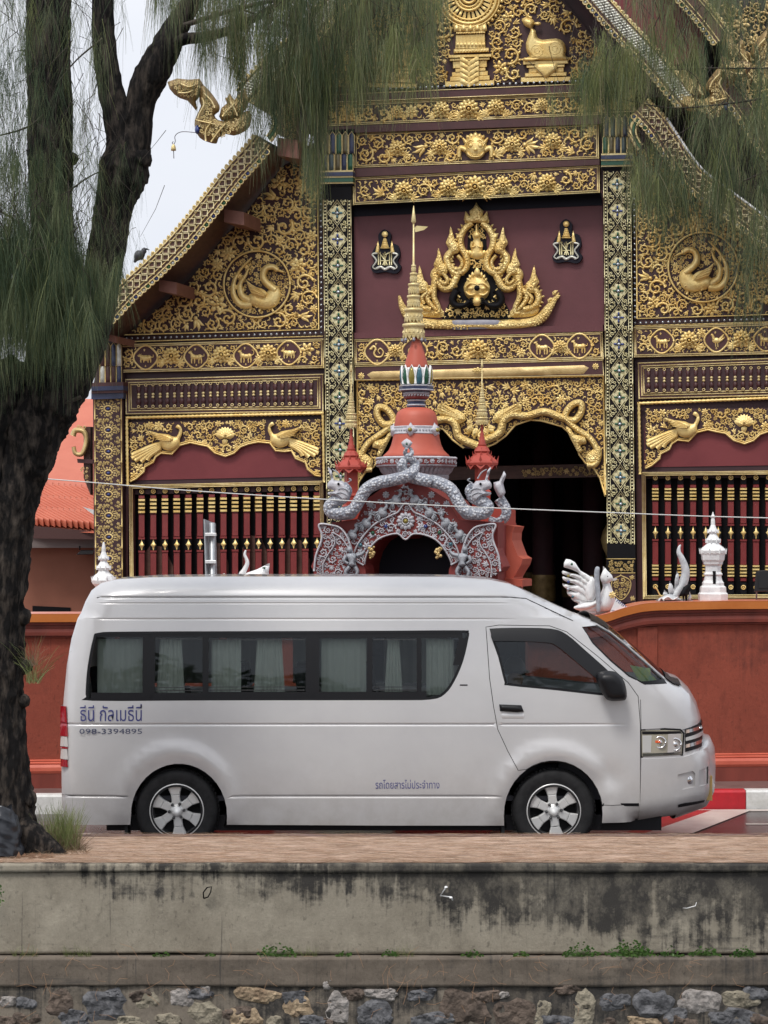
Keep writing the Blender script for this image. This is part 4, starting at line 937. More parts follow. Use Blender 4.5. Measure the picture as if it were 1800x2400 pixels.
# walls behind the carving, dark room inside
LB_ = [(205, 740), (286, 735), (700, 340), (760, 300), (760, 1560), (205, 1560)]
S('wall', [(250, 790), (320, 770), (480, 620), (640, 450), (740, 330), (766, 330), (766, 1150), (250, 1160)], -.02, .12, 'maroon_deep', tem)
S('wall', [(1470, 300), (1500, 300), (1620, 430), (1800, 600), (2050, 800), (2150, 900), (2150, 1115), (1470, 1122)], -.02, .12, 'maroon_deep', tem)
for x0, x1 in ((250, 300), (745, 770), (1474, 1512)): S('jamb', [(x0, 1120), (x1, 1120), (x1, 1560), (x0, 1560)], -.024, .12, 'maroon_frame', tem)
S('dado', [(250, 1442), (770, 1438), (770, 1560), (250, 1560)], -.028, .11, 'maroon_frame', tem); S('dado', [(1474, 1402), (2150, 1396), (2150, 1560), (1474, 1560)], -.028, .11, 'maroon_frame', tem)
S('wall', [(740, 200), (1490, 180), (1490, 480), (1426, 480), (1422, 900), (826, 905), (822, 480), (740, 480)], -.02, .12, 'maroon_deep', tem)
S('gable_wall', [(700, 215), (1090, -330), (1160, -330), (1592, 228)], -.03, .1, 'maroon_deep', tem)
def inner(px, py, d): return FP(px, py, -.15) - NV * d
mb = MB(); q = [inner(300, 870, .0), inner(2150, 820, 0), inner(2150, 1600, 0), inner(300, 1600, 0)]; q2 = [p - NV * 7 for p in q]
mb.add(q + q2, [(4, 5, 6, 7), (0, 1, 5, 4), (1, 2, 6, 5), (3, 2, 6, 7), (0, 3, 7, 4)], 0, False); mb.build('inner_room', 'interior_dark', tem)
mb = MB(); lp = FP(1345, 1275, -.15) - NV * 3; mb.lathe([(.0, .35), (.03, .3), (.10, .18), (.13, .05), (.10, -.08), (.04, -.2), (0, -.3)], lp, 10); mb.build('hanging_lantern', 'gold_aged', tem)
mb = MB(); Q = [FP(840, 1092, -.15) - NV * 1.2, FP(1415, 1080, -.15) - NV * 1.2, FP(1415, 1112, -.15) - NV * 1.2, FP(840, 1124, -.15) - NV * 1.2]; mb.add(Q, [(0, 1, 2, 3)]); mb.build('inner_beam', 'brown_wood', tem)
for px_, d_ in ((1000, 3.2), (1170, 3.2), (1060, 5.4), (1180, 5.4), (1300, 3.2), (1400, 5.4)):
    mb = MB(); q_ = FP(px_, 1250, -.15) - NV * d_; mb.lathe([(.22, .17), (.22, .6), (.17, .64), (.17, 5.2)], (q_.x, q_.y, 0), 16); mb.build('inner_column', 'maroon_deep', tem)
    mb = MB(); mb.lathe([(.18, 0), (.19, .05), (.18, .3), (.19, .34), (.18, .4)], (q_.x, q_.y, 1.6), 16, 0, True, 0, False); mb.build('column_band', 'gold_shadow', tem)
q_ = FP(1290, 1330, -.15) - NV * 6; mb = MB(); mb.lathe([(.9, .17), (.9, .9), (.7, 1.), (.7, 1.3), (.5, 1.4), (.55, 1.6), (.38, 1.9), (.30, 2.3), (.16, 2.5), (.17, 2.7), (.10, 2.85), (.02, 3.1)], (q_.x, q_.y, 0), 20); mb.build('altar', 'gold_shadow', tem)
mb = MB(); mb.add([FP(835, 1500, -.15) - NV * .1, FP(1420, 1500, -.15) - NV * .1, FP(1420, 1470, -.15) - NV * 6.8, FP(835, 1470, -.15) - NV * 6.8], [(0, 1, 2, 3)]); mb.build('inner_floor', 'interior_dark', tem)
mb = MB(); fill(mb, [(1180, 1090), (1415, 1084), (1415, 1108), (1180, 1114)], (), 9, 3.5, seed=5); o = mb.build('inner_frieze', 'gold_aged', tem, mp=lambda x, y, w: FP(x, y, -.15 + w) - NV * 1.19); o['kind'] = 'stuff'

def strip(name, Q, w, d, m, parent): return S(name, [tuple(q) for q in Q], w, d, m, parent)
def moulding_lines(parent, Q, wd=1.3, h=.012, w=.06, insets=(0,), m='gold_pale', name='gilt_line'):
    mb = MB()
    for i in insets: quad_line(mb, Q, wd, h, w, 0, i)
    return relief(name, mb, m, parent)
# --- animal medallions
def animal(mb, c, s, kind, mir=1):
    f = lambda x, y: (c[0] + mir * s * x, c[1] + s * y); h = .02
    def ell(x, y, rx, ry, hh=h): mb.dome((*f(x, y), .0), rx * s, hh, 0, 9, 2, ry * s)
    if kind == 'snake':
        vine(mb, [f(-.6, -.3), f(-.35, -.55), (f(-.15, -.3)), f(-.3, .1), f(-.1, .45), f(.4, .45), f(.6, .0), f(.3, -.35), f(.1, -.1), f(.25, .15)], .13 * s, .05 * s, h); ell(-.62, -.3, .17, .12); return
    if kind == 'rooster':
        ell(0, .05, .42, .30); vine(mb, [f(-.25, -.1), f(-.38, -.45), f(-.42, -.5)], .16 * s, .1 * s, h); ell(-.44, -.52, .14, .13); vine(mb, [f(.3, 0), f(.6, -.35), f(.75, -.6)], .2 * s, .05 * s, h); vine(mb, [f(.3, .1), f(.65, -.1), f(.85, -.3)], .15 * s, .04 * s, h)
        for x in (-.1, .12): vine(mb, [f(x, .3), f(x + .05, .7)], .06 * s, .05 * s, h)
        return
    lo = {'rabbit': .8, 'rat': .75}.get(kind, 1.)
    ell(0, .05, .5, .24 * (1.25 if lo < 1 else 1)); ell(-.32, 0, .26, .26); ell(.35, .02, .26, .27)
    hy = -.42 if lo == 1 else -.18
    vine(mb, [f(-.4, -.05), f(-.55, hy)], .17 * s, .12 * s, h); ell(-.62, hy, .2, .13)
    for e in ((-.5, hy - .08, -.42, hy - (.45 if kind == 'rabbit' else .2)), (-.6, hy - .08, -.58, hy - (.4 if kind == 'rabbit' else .2))): vine(mb, [f(*e[:2]), f(*e[2:])], .06 * s, .02 * s, h, n=2)
    for x, d in ((-.42, -.06), (-.22, .06), (.3, -.05), (.48, .05)): vine(mb, [f(x, .12), f(x + d, .45 * lo), f(x + d * .4, .68 * lo)], .1 * s, .055 * s, h, n=3)
    tl = {'rabbit': [(.6, -.05), (.72, -.12)], 'tiger': [(.58, -.05), (.8, -.2), (.78, -.5), (.6, -.6)], 'horse': [(.58, -.05), (.78, .1), (.75, .45)]}.get(kind, [(.58, -.05), (.76, -.05), (.78, -.3)])
    vine(mb, [f(*p) for p in tl], .07 * s, .03 * s, h)
def medallion(c, r, kind, parent, mir=1):
    mb = MB(); n = 32; pts = [(c[0] + r * (1 + .05 * cos(4 * a)) * cos(a), c[1] + r * (1 + .05 * cos(4 * a)) * sin(a)) for a in np.linspace(0, 2 * pi, n + 1)]
    mb.ribbon(pts, r * .085, .014, .0); animal(mb, c, r * .86, kind, mir); stamp(mb, PALMS[1], (c[0] - r * .1, c[1] - r * .66), r * .14, -1.5); stamp(mb, PALMS[1], (c[0], c[1] + r * .74), r * .12, 1.5)
    vs = [FP(*p, .0545) for p in pts[:-1]]; o = relief('medallion', mb, 'gold', parent, P=lambda x, y, w: FP(x, y, w + .056))
    m2 = MB(); m2.add(vs, [tuple(range(n))], 0, False); m2.build('medallion_ground', 'maroon_frame', parent); return o
ROS = None
def rosette(c, r, parent):
    mb = MB()
    for i in range(12): a = 2 * pi * i / 12; mb.add([(c[0] + r * x, c[1] + r * y, z * r * .006) for x, y, z in leaf_v((.45 * cos(a), .45 * sin(a)), a, .58, .3, 0, .42)], LEAF_F)
    for i in range(8): a = 2 * pi * i / 8 + .2; mb.add([(c[0] + r * x, c[1] + r * y, (z + .25) * r * .006) for x, y, z in leaf_v((.2 * cos(a), .2 * sin(a)), a, .48, .3, 0, .42)], LEAF_F)
    mb.ring((*c, r * .0015), r * .30, r * .07, r * .0025, 0, 12); mb.dome((*c, r * .0015), r * .17, r * .003, 0, 8, 2)
    return relief('flower', mb, 'gold', parent, P=lambda x, y, w: FP(x, y, w + .056))
def frieze(name, Q, meds, flws, parent, seed, rm=17, wave=False, extra=(), mgn=9):
    Qv = [Vector(q) for q in Q]; b = strip(name, Q, .05, .1, 'maroon_frame', parent)
    moulding_lines(b, Qv, 1.5, .012, .052, (1.5, 5.5)); g = inset_quad(Qv, mgn)
    m2 = MB(); m2.add([FP(p.x, p.y, .052) for p in g], [(0, 1, 2, 3)], 0, False); m2.build('ground', 'maroon_deep', b)
    ex = [(c[0], c[1], r * 1.02) for c, r, *_ in meds] + [(c[0], c[1], r * .98) for c, r in flws] + list(extra)
    for c, r, kd, mr in meds: medallion(c, r, kd, b, mr)
    for c, r in flws: rosette(c, r, b)
    mb = MB(); fill(mb, inset_quad(Qv, mgn - 1), ex, rm, 3., .052, seed, flowers=.05)
    for c, r in flws:
        for k in (-1, 1): stamp(mb, PALMS[0], (c[0] + k * r * 1.15, c[1] + r * .75), r * .7, 0 if k > 0 else pi, w=.052)
    o = relief('scrollwork', mb, 'gold', b, kind='stuff'); return b
Q1 = [ZD((215, 295))[0], ZD((1545, 258))[0], ZD((1549, 450))[0], ZD((217, 480))[0]]
frieze('zodiac_frieze', Q1, [((341, 838), 27, 'rat', 1), ((460, 836), 27, 'ox', 1), ((576, 834), 27, 'tiger', 1), ((677, 827), 27, 'rabbit', 1)], [((401, 834), 21), ((518, 831), 21), ((628, 827), 21)], tem, 21)
Q2 = [(829, 795), (1413, 777), (1415, 842), (829, 857)]
frieze('zodiac_frieze', Q2, [((884, 825), 28, 'snake', 1), ((972, 822), 28, 'snake', -1), ((1270, 814), 28, 'horse', 1), ((1358, 811), 28, 'goat', 1)], [((926, 822), 16), ((1120, 818), 24), ((1313, 812), 16)], tem, 22)
Q3 = [(1484, 766), (2150, 745), (2150, 822), (1485, 838)]
frieze('zodiac_frieze', Q3, [((1551, 800), 27, 'monkey', 1), ((1679, 797), 27, 'rooster', 1), ((1795, 795), 27, 'dog', 1)], [((1615, 797), 22), ((1738, 794), 22)], tem, 23)
# upper friezes of the centre bay
Q4 = [(826, 416), (1406, 387), (1406, 452), (827, 481)]
frieze('rose_frieze', Q4, [], [((1113, 437), 26), ((1050, 440), 22), ((1178, 434), 22), ((946, 446), 22), ((1282, 428), 22)], tem, 24, 20)
Q5 = [(829, 311), (1404, 288), (1404, 372), (829, 394)]
f5 = frieze('mask_frieze', Q5, [], [((931, 348), 20), ((1030, 345), 20), ((1200, 338), 20), ((1296, 331), 21)], tem, 25, 24, extra=[(1114, 343, 40)], mgn=6)
mb = MB(); c = (1114, 345)
mb.dome((*c, .05), 27, .10, 0, 16, 4, 30)
for k in (-1, 1):
    mb.dome((c[0] + k * 11, c[1] - 4, .11), 7, .05, 0, 8, 2); mb.ring((c[0] + k * 11, c[1] - 4, .12), 8, 2, .02, 0, 10); vine(mb, [(c[0] + k * 3, c[1] - 13), (c[0] + k * 12, c[1] - 17), (c[0] + k * 22, c[1] - 8)], 3, 2, .02, .12)
    vine(mb, [(c[0] + k * 22, c[1] + 6), (c[0] + k * 36, c[1] + 2), (c[0] + k * 38, c[1] + 22)], 8, 5, .06, .05); vine(mb, [(c[0] + k * 22, c[1] - 12), (c[0] + k * 30, c[1] - 22)], 6, 2, .05, .05)
    for j in range(4): vine(mb, [(c[0] + k * (33 + j * 3), c[1] + 22), (c[0] + k * (33 + j * 3.5), c[1] + 29)], 1.6, 1, .02, .06, n=2)
mb.dome((c[0], c[1] + 5, .13), 6, .05, 0, 8, 2, 5); vine(mb, [(c[0] - 20, c[1] + 12), (c[0] - 10, c[1] + 21), (c[0] + 10, c[1] + 21), (c[0] + 20, c[1] + 12)], 3, 3, .03, .11)
for j in range(8): mb.dome((c[0] - 12 + j * 3.5, c[1] + 17.5, .13), 1.8, .02, 0, 5, 1)
for j in (-2, -1, 0, 1, 2): mb.add([(c[0] + x, c[1] - 22 + y, z + .06) for x, y, z in leaf_v((j * 7, 3), -pi / 2 + j * .3, 18 - abs(j) * 3, .05, 0, .4)], LEAF_F)
relief('demon_mask', mb, 'gold', f5)
Q6 = [(757, 243), (1488, 213), (1490, 266), (757, 297)]
frieze('rose_frieze', Q6, [], [((1098, 254), 25), ((1034, 257), 21), ((1162, 250), 21), ((815, 265), 22), ((1385, 238), 22), ((930, 262), 16), ((1270, 244), 16)], tem, 26, 19, mgn=8)
# beams between the friezes
def beam(name, Q, w, d, m='maroon_frame', lines=True):
    b = strip(name, Q, w, d, m, tem)
    if lines: moulding_lines(b, Q, 1.2, .01, w + .001, (1.2,))
    return b
beam('beam', [(750, 222), (1495, 190), (1495, 212), (752, 242)], .10, .1)
beam('beam', [(755, 298), (1490, 267), (1490, 287), (827, 311), (757, 311)], .12, .1, lines=False)
beam('beam', [(828, 395), (1405, 373), (1405, 386), (826, 415)], .09, .1, lines=False)
mb = MB(); beads(mb, (760, 214), (1490, 184), 14, 3.4, .02, .1); relief('bead_row', mb, 'silver_bead', tem)
# maroon board with the eclipse carving
bd = strip('board', [(824, 470), (1412, 445), (1416, 766), (827, 786)], .0, .04, 'maroon_board', tem)
beam('sill', [(828, 780), (1413, 760), (1414, 776), (829, 794)], .07, .07, 'maroon_board', False)
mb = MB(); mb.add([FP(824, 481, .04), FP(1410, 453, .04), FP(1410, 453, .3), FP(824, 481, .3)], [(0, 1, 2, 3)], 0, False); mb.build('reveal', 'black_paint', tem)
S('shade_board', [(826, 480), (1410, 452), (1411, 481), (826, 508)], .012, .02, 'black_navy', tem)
ec = bd
Mx = lambda L: [(1600 - x, y) for x, y in L]
mb = MB()
def both(fn, pts, *a, **k): fn(mb, ZR(*pts), *a, **k); fn(mb, ZR(*Mx(pts)), *a, **k)
both(vine, [(845, 250), (915, 310), (955, 400), (945, 490), (905, 560), (892, 640), (925, 705), (1000, 730), (1062, 665), (1085, 590), (1050, 535), (1020, 510)], 8, 9, .10, .02)
both(vine, [(960, 690), (1000, 780), (1050, 865), (1120, 870), (1185, 800), (1205, 740), (1170, 690), (1150, 670)], 9, 9, .09, .03)
both(vine, [(1180, 740), (1205, 850), (1205, 960), (1165, 1050), (1165, 1105), (1205, 1105)], 9, 4, .09, .05)
both(vine, [(1210, 870), (1275, 940), (1250, 1010), (1180, 1080)], 9, 5, .08, .03)
both(vine, [(1275, 850), (1345, 880), (1385, 960), (1350, 1035), (1240, 1075)], 9, 8, .09, .02)
hd = [(965, 520), (972, 455), (1005, 425), (1022, 370), (1050, 285), (1062, 360), (1085, 415), (1095, 450), (1068, 490), (1060, 545), (1000, 545)]
for dx_, dy_ in ((0, 0), (115, 205), (295, 370)): both(lambda m_, p, *a, **k: blob(m_, p, *a, **k), [(x + dx_, y + dy_) for x, y in hd], .06, .07, 2)
nb = [(505 + 80, 900)]
both(lambda m_, p, *a, **k: blob(m_, p, *a, **k), [(1110, 1140), (1150, 1050), (1290, 1060), (1380, 1040), (1390, 1090), (1340, 1135), (1220, 1150)], .04, .02, 2)
blob(mb, ZR((795, 60), (830, 110), (862, 140), (852, 195), (895, 140), (915, 225), (880, 262), (800, 250), (720, 262), (675, 225), (692, 140), (738, 195), (728, 140), (765, 110)), .08, .06, 1, step=4)
for x, y in ((970, 375), (630, 385)): mb.dome((*ZR((x, y))[0], .06), 7, .05, 0, 8, 2)
for L in ([(845, 250), (915, 310), (955, 400), (945, 490)], [(960, 690), (1000, 780), (1050, 865)], [(1205, 850), (1205, 960), (1165, 1050)], [(1345, 880), (1385, 960), (1350, 1035)], [(892, 640), (925, 705), (1000, 730)], [(1062, 665), (1085, 590), (1050, 535)], [(1120, 870), (1185, 800), (1205, 740)]):
    for q, sg_ in ((ZR(*L), 1), (ZR(*Mx(L)), -1)):
        P_ = crom(q, 5, False)
        for i in range(1, len(P_) - 1, 2):
            t_ = (P_[i + 1] - P_[i - 1]).normalized(); n_ = Vector((t_.y, -t_.x)) * sg_; c_ = P_[i] + n_ * 7; a_ = atan2(n_.y, n_.x); mb.add([(x, y, z + .06) for x, y, z in leaf_v(c_, a_ - .5 * sg_, 8.5, .03, .25 * sg_, .3)], LEAF_F)
both(vine, [(985, 560), (940, 620), (955, 680), (1010, 690), (1050, 640)], 5, 5, .10, .03); both(vine, [(1130, 720), (1080, 790), (1110, 830), (1160, 790)], 5, 5, .10, .04); both(vine, [(1320, 850), (1270, 900), (1320, 960), (1300, 1020)], 5, 5, .10, .03)
relief('gilt_serpents', mb, 'gold_scaled', ec)
mb = MB(); blob(mb, ZR((795, 320), (840, 370), (830, 410), (860, 470), (850, 505), (890, 560), (800, 600), (710, 560), (745, 505), (735, 470), (770, 410), (755, 370)), .05, .03, 2)
mb.dome((*ZR((797, 368))[0], .06), 8, .05, 0, 10, 3)
for k in (-1, 1): vine(mb, ZR((797 + k * 40, 430), (797 + k * 48, 480), (797 + k * 8, 470)), 3.4, 2.4, .03, .06)
for k in range(7): mb.add([(x, y, z + .05) for x, y, z in leaf_v(ZR((800 + (k - 3) * 26, 575 - abs(k - 3) * 6))[0], -pi / 2 + (k - 3) * .2, 14, .03, 0, .4)], LEAF_F)
vine(mb, ZR((797, 345), (797, 262)), 4, 1, .04, .06); relief('praying_figure', mb, 'gold', ec)
S('carving_ground', ZR((470, 1165), (560, 960), (600, 780), (700, 620), (720, 330), (800, 230), (880, 330), (900, 620), (1000, 780), (1040, 960), (1150, 1165)), .02, .03, 'black_paint', ec)
mb = MB(); fill(mb, ZR((480, 1160), (560, 960), (600, 780), (700, 620), (715, 340), (800, 240), (885, 340), (900, 620), (1000, 780), (1040, 960), (1140, 1160)), [(*ZR((800, 870))[0], 44), (*ZR((797, 470))[0], 22)], 13, 3, .022, 31); relief('scrollwork', mb, 'gold', ec, kind='stuff')
mb = MB(); c = ZR((800, 870))[0]
blob(mb, ZR((800, 690), (830, 740), (890, 790), (925, 860), (910, 935), (870, 980), (800, 995), (730, 980), (690, 935), (675, 860), (710, 790), (770, 740)), .12, .03, 2)
for k in (-1, 1):
    mb.dome((c[0] + k * 14, c[1] + 1, .13), 8, .04, 0, 10, 2, 6); vine(mb, [(c[0] + k * 2, c[1] - 9), (c[0] + k * 16, c[1] - 11), (c[0] + k * 27, c[1] - 2)], 3, 2, .03, .13)
    for j in range(4): a = -pi / 2 + k * (.2 + j * .27); mb.add([(x, y, z + .07) for x, y, z in leaf_v((c[0] + 20 * cos(a), c[1] - 2 + 24 * sin(a)), a - k * .35, 17 - 2 * j, .05, 0, .30)], LEAF_F)
    vine(mb, [(c[0] + k * 4, c[1] + 14), (c[0] + k * 17, c[1] + 16), (c[0] + k * 27, c[1] + 8)], 4, 3, .03, .12)
mb.dome((*ZR((800, 995))[0], .12), 12, .08, 0, 12, 3); mb.add([(x, y, z + .13) for x, y, z in leaf_v((c[0], c[1] - 26), -pi / 2, 22, .04, 0, .35)], LEAF_F)
relief('eclipse_demon', mb, 'gold', ec)
mb = MB(); mb.dome((*ZR((800, 870))[0], .15), 7, .05, 0, 8, 2)
for k in (-1, 1):
    f = lambda x, y: ZR((800 + k * (x - 800), y))[0]
    vine(mb, [f(985, 890), f(1030, 975), f(1005, 1030), f(930, 1035), f(868, 995)], 10, 6, .10, .10)
    for j in range(4): vine(mb, [f(870, 975 + j * 14), f(845, 968 + j * 16), f(826, 975 + j * 15)], 2, 1.4, .02, .15, n=3)
relief('demon_arms', mb, 'black_paint', ec)
mb = MB()
for k in (-1, 1):
    f = lambda x, y: ZR((800 + k * (x - 800), y))[0]; vine(mb, [f(905, 990), f(935, 1045)], 2.4, 2.4, .02, .14, n=3); vine(mb, [f(960, 960), f(1005, 920)], 2.4, 2.4, .02, .13, n=3)
relief('arm_rings', mb, 'gold', ec)
mb = MB(); bp_ = crom(ZR((62, 940), (95, 1050), (170, 1150), (300, 1205), (560, 1222), (800, 1222), (1060, 1220), (1290, 1205), (1400, 1160), (1470, 1080), (1530, 990), (1580, 915)), 8, False); k = len(bp_)
wd = [2 + 10.5 * min(1, sin(pi * (i / (k - 1)) ** .92) * 1.7) for i in range(k)]; mb.ribbon(bp_, wd, [q * .009 for q in wd], .02)
for i in range(6, k - 6):
    p, q = bp_[i], (bp_[i + 1] - bp_[i - 1]).normalized(); nrm = Vector((-q.y, q.x))
    for s in np.linspace(-.5, .5, 4):
        if 37 < i < 58 and abs(s) < .6: continue
        mb.dome((*(p + nrm * wd[i] * (s + (.17 if i % 2 else -.05))), .02 + wd[i] * .0085 * sqrt(max(0, 1 - s * s))), 2.3, .012, 0, 5, 1)
for i, (x, y) in enumerate(((1475, 1010), (1500, 1050), (1545, 985), (1520, 940), (1440, 1100))): mb.add([(a, b, z + .05) for a, b, z in leaf_v(ZR((x, y))[0], -1.0, 16, .03, .25, .3)], LEAF_F)
boat = relief('serpent_boat', mb, 'gold_scaled', ec)
mb = MB(); blob(mb, ZR((535, 1215), (570, 1178), (700, 1174), (1000, 1174), (1040, 1215), (1005, 1250), (700, 1262), (570, 1262)), .035, .10, 2); relief('boat_plate', mb, mat('lead_grey', (.20, .20, .24), .55, .2, (.28, .27, .30), 8), ec)
# royal monogram plaques
def plaque(ox, oy):
    f = lambda *L: [(x + ox, y + oy) for x, y in ZB(*L)]
    b = S('monogram_plaque', [tuple(p) for p in crom(f((695, 1485), (735, 1520), (733, 1570), (780, 1590), (795, 1650), (778, 1695), (802, 1730), (770, 1772), (700, 1762), (630, 1768), (606, 1730), (630, 1695), (610, 1650), (640, 1590), (657, 1570), (655, 1520)), 3)], .05, .05, 'black_navy', tem)
    mb = MB(); mb.dome((*f((697, 1518))[0], .052), 7.5, .035, 0, 12, 3); mb.pillow(f((688, 1545), (706, 1545), (722, 1605), (672, 1605)), .02, .052, 3, 3)
    for i in range(6): y = 1552 + i * 11; hw = 7 + i * 4.5; mb.ribbon(f((697 - hw, y), (697 + hw, y)), 1.3, .015, .065)
    for k in (-1, 1): mb.pillow([(2 * f((697, 0))[0][0] - x, y) if k < 0 else (x, y) for x, y in f((742, 1560), (752, 1600), (760, 1640), (735, 1645), (733, 1600))], .02, .052, 3, 3)
    relief('crown', mb, 'gold', b)
    mb = MB()
    for x0, y0, x1, y1 in ((655, 1632, 655, 1718), (668, 1632, 668, 1718), (727, 1632, 727, 1718), (740, 1632, 740, 1718), (655, 1632, 700, 1690), (700, 1650, 740, 1632), (684, 1640, 712, 1718), (712, 1640, 684, 1718), (668, 1690, 727, 1690), (697, 1632, 697, 1720)): mb.ribbon(f((x0, y0), (x1, y1)), 1.4, .014, .055)
    relief('monogram', mb, 'ivory_glass', b)
    mb = MB()
    for k in (-1, 1): mv = lambda L: [(2 * f((697, 0))[0][0] - x, y) if k < 0 else (x, y) for x, y in f(*L)]; vine(mb, mv([(745, 1640), (778, 1650), (752, 1690), (775, 1730), (757, 1745)]), 2.6, 1.8, .018, .052)
    vine(mb, f((640, 1742), (670, 1730), (697, 1745), (730, 1730), (758, 1742)), 3.4, 3.4, .018, .052); relief('scroll_ribbon', mb, 'silver_tile', b)
plaque(0, 0); plaque(425, -24)
# --- mosaic pillars
def pillar(px0, px1, y0, y1, lean, first, per, n, capy):
    m_ = lambda y: lean * (y - y0); cx = (px0 + px1) / 2; hw = (px1 - px0) / 2
    b = S('pillar', [(px0, y0), (px1, y0), (px1 + m_(y1), y1), (px0 + m_(y1), y1)], .12, .5, 'black_paint', tem); w = .121
    def tile(c):
        mb = MB(); x, y = c; h2 = per / 2; iw = hw - 11
        for s in (.985, .78): pts = [(x, y - h2 * s), (x + iw * s, y), (x, y + h2 * s), (x - iw * s, y), (x, y - h2 * s)]; mb.ribbon(pts, 1.0 if s > .9 else 1.3, .006, w)
        for sx in (-1, 1):
            for sy in (-1, 1):
                stamp(mb, CURLS[1], (x + sx * iw * .72, y + sy * h2 * .72), 6.5, rnd(0, 6), w=w, mirror=sx > 0); stamp(mb, COMMA, (x + sx * iw * .45, y + sy * h2 * .90), 4, sx * 1.2, w=w); stamp(mb, COMMA, (x + sx * iw * .92, y + sy * h2 * .93), 3.2, .8, w=w)
            mb.ribbon([(x + sx * (hw - 1.5), y - h2), (x + sx * (hw - 1.5), y + h2)], 1.1, .01, w); mb.ribbon([(x + sx * (hw - 9.5), y - h2), (x + sx * (hw - 9.5), y + h2)], .9, .01, w)
            for j in range(8): mb.dome((x + sx * (hw - 5.5), y - h2 + (j + .5) * per / 8, w), 2.4, .012, 0, 5, 1)
        return mb
    def ros(c):
        mb = MB(); x, y = c; r = hw * .56
        for i in range(8): a = 2 * pi * i / 8 + pi / 8; mb.add([(x + r * u, y + r * v, w + z * .02) for u, v, z in leaf_v((.26 * cos(a), .26 * sin(a)), a, .74, .3, 0, .46)], LEAF_F, 0)
        for i in range(4):
            a = pi / 2 * i; mb.dome((x + r * .46 * cos(a), y + r * .46 * sin(a), w + .008), r * .15 if i % 2 else r * .26, .018, 1, 7, 2, r * .26 if i % 2 else r * .15)
        mb.dome((x, y, w + .008), r * .24, .03, 2, 8, 2); return mb
    T0 = R0 = None
    for i in range(n):
        y = first + i * per; c = (cx + m_(y), y)
        if T0 is None:
            T0 = tile(c).build('mosaic_tile', 'ivory_glass', b, mp=FP, origin=FP(*c, w)); T0['kind'] = 'stuff'; R0 = [ros(c).build('rosette', ['ivory_glass', g, 'silver_bead'], b, mp=FP, origin=FP(*c, w)) for g in ('teal_glass', 'blue_glass', 'green_glass')]
            for j in (1, 2): place(R0[j], FP(cx + m_(first + j * per), first + j * per, w), b)
        else:
            dup(T0, FP(*c, w), b)
            if i > 2: dup(random.choice(R0), FP(*c, w), b)
    # capital: coloured mouldings and two tiers of glass petals
    bands = (('gold_pale', 0, 4, .18), ('navy_tile', 4, 13, .21), ('gold_pale', 13, 17, .19), ('green_glass', 17, 27, .17), ('gold_pale', 27, 31, .15), ('black_paint', 31, 36, .135))
    for m, a, bb, w_ in bands:
        if m == 'gold_pale': name = 'gilt_band'
        else: name = 'capital_band'
        S(name, [(px0 - 4, capy + a), (px1 + 4, capy + a - 1.5), (px1 + 4, capy + bb - 1.5), (px0 - 4, capy + bb)], w_, .2, m, b)
    S('capital_core', [(px0 - 3, capy - 95), (px1 + 8, capy - 98), (px1 + 3, capy), (px0 - 1, capy)], .13, .2, 'black_paint', b)
    for tier, (ya, yb) in enumerate(((capy - 1, capy - 46), (capy - 40, capy - 92))):
        for i in range(5):
            x = px0 + 6 + i * (px1 - px0 - 8) / 4 + (tier * 3); mb = MB(); wv = (px1 - px0) / 10.5; pl = [(x - wv, ya), (x - wv, yb + 9), (x, yb), (x + wv, yb + 9), (x + wv, ya)]
            mb.pillow(pl, .03, .15 + .02 * tier, 6, 4, 0, .03); p = relief('glass_petal', mb, ('capital_teal', 'capital_umber', 'navy_tile', 'green_glass', 'capital_umber', 'navy_tile')[(i + tier * 2 + int(px0)) % 6], b)
            mb = MB(); mb.ribbon(pl, 1.1, .012, .152 + .02 * tier); relief('petal_rim', mb, 'gold_pale', p)
    return b
pl = pillar(755.5, 823, 430, 1560, .0125, 499, 61.7, 14, 400); pr = pillar(1413, 1479, 395, 1560, .011, 432, 62.4, 14, 360)
strip('pillar_band', [(1421, 1308), (1488, 1308), (1489, 1345), (1421, 1345)], .14, .05, 'black_paint', pr)
mb = MB(); fill(mb, [(1424, 1314), (1487, 1314), (1487, 1340), (1424, 1340)], (), 8, 2.6, .142, 41, 0); [mb.ribbon([(1421, y), (1489, y)], 1.2, .01, .142) for y in (1310, 1343)]; o = relief('band_scrolls', mb, 'gold_thread', pr, kind='stuff')
strip('pillar_panel', [(1421, 1345), (1489, 1345), (1490, 1412), (1422, 1412)], .14, .05, 'maroon_deep', pr)
mb = MB(); fill(mb, crom([(1455, 1350), (1475, 1362), (1474, 1385), (1456, 1404), (1438, 1386), (1437, 1362)], 4), (), 8, 2.4, .142, 43, 0); mb.ribbon(crom([(1455, 1349), (1477, 1361), (1475, 1386), (1456, 1406), (1436, 1387), (1435, 1361), (1455, 1349)], 4), 1.3, .01, .142)
for q in ((1429, 1354), (1482, 1354), (1430, 1402), (1483, 1402)): stamp(mb, PALMS[0], q, 8, rnd(0, 6), w=.142)
relief('panel_scrolls', mb, 'gold_thread', pr, kind='stuff')
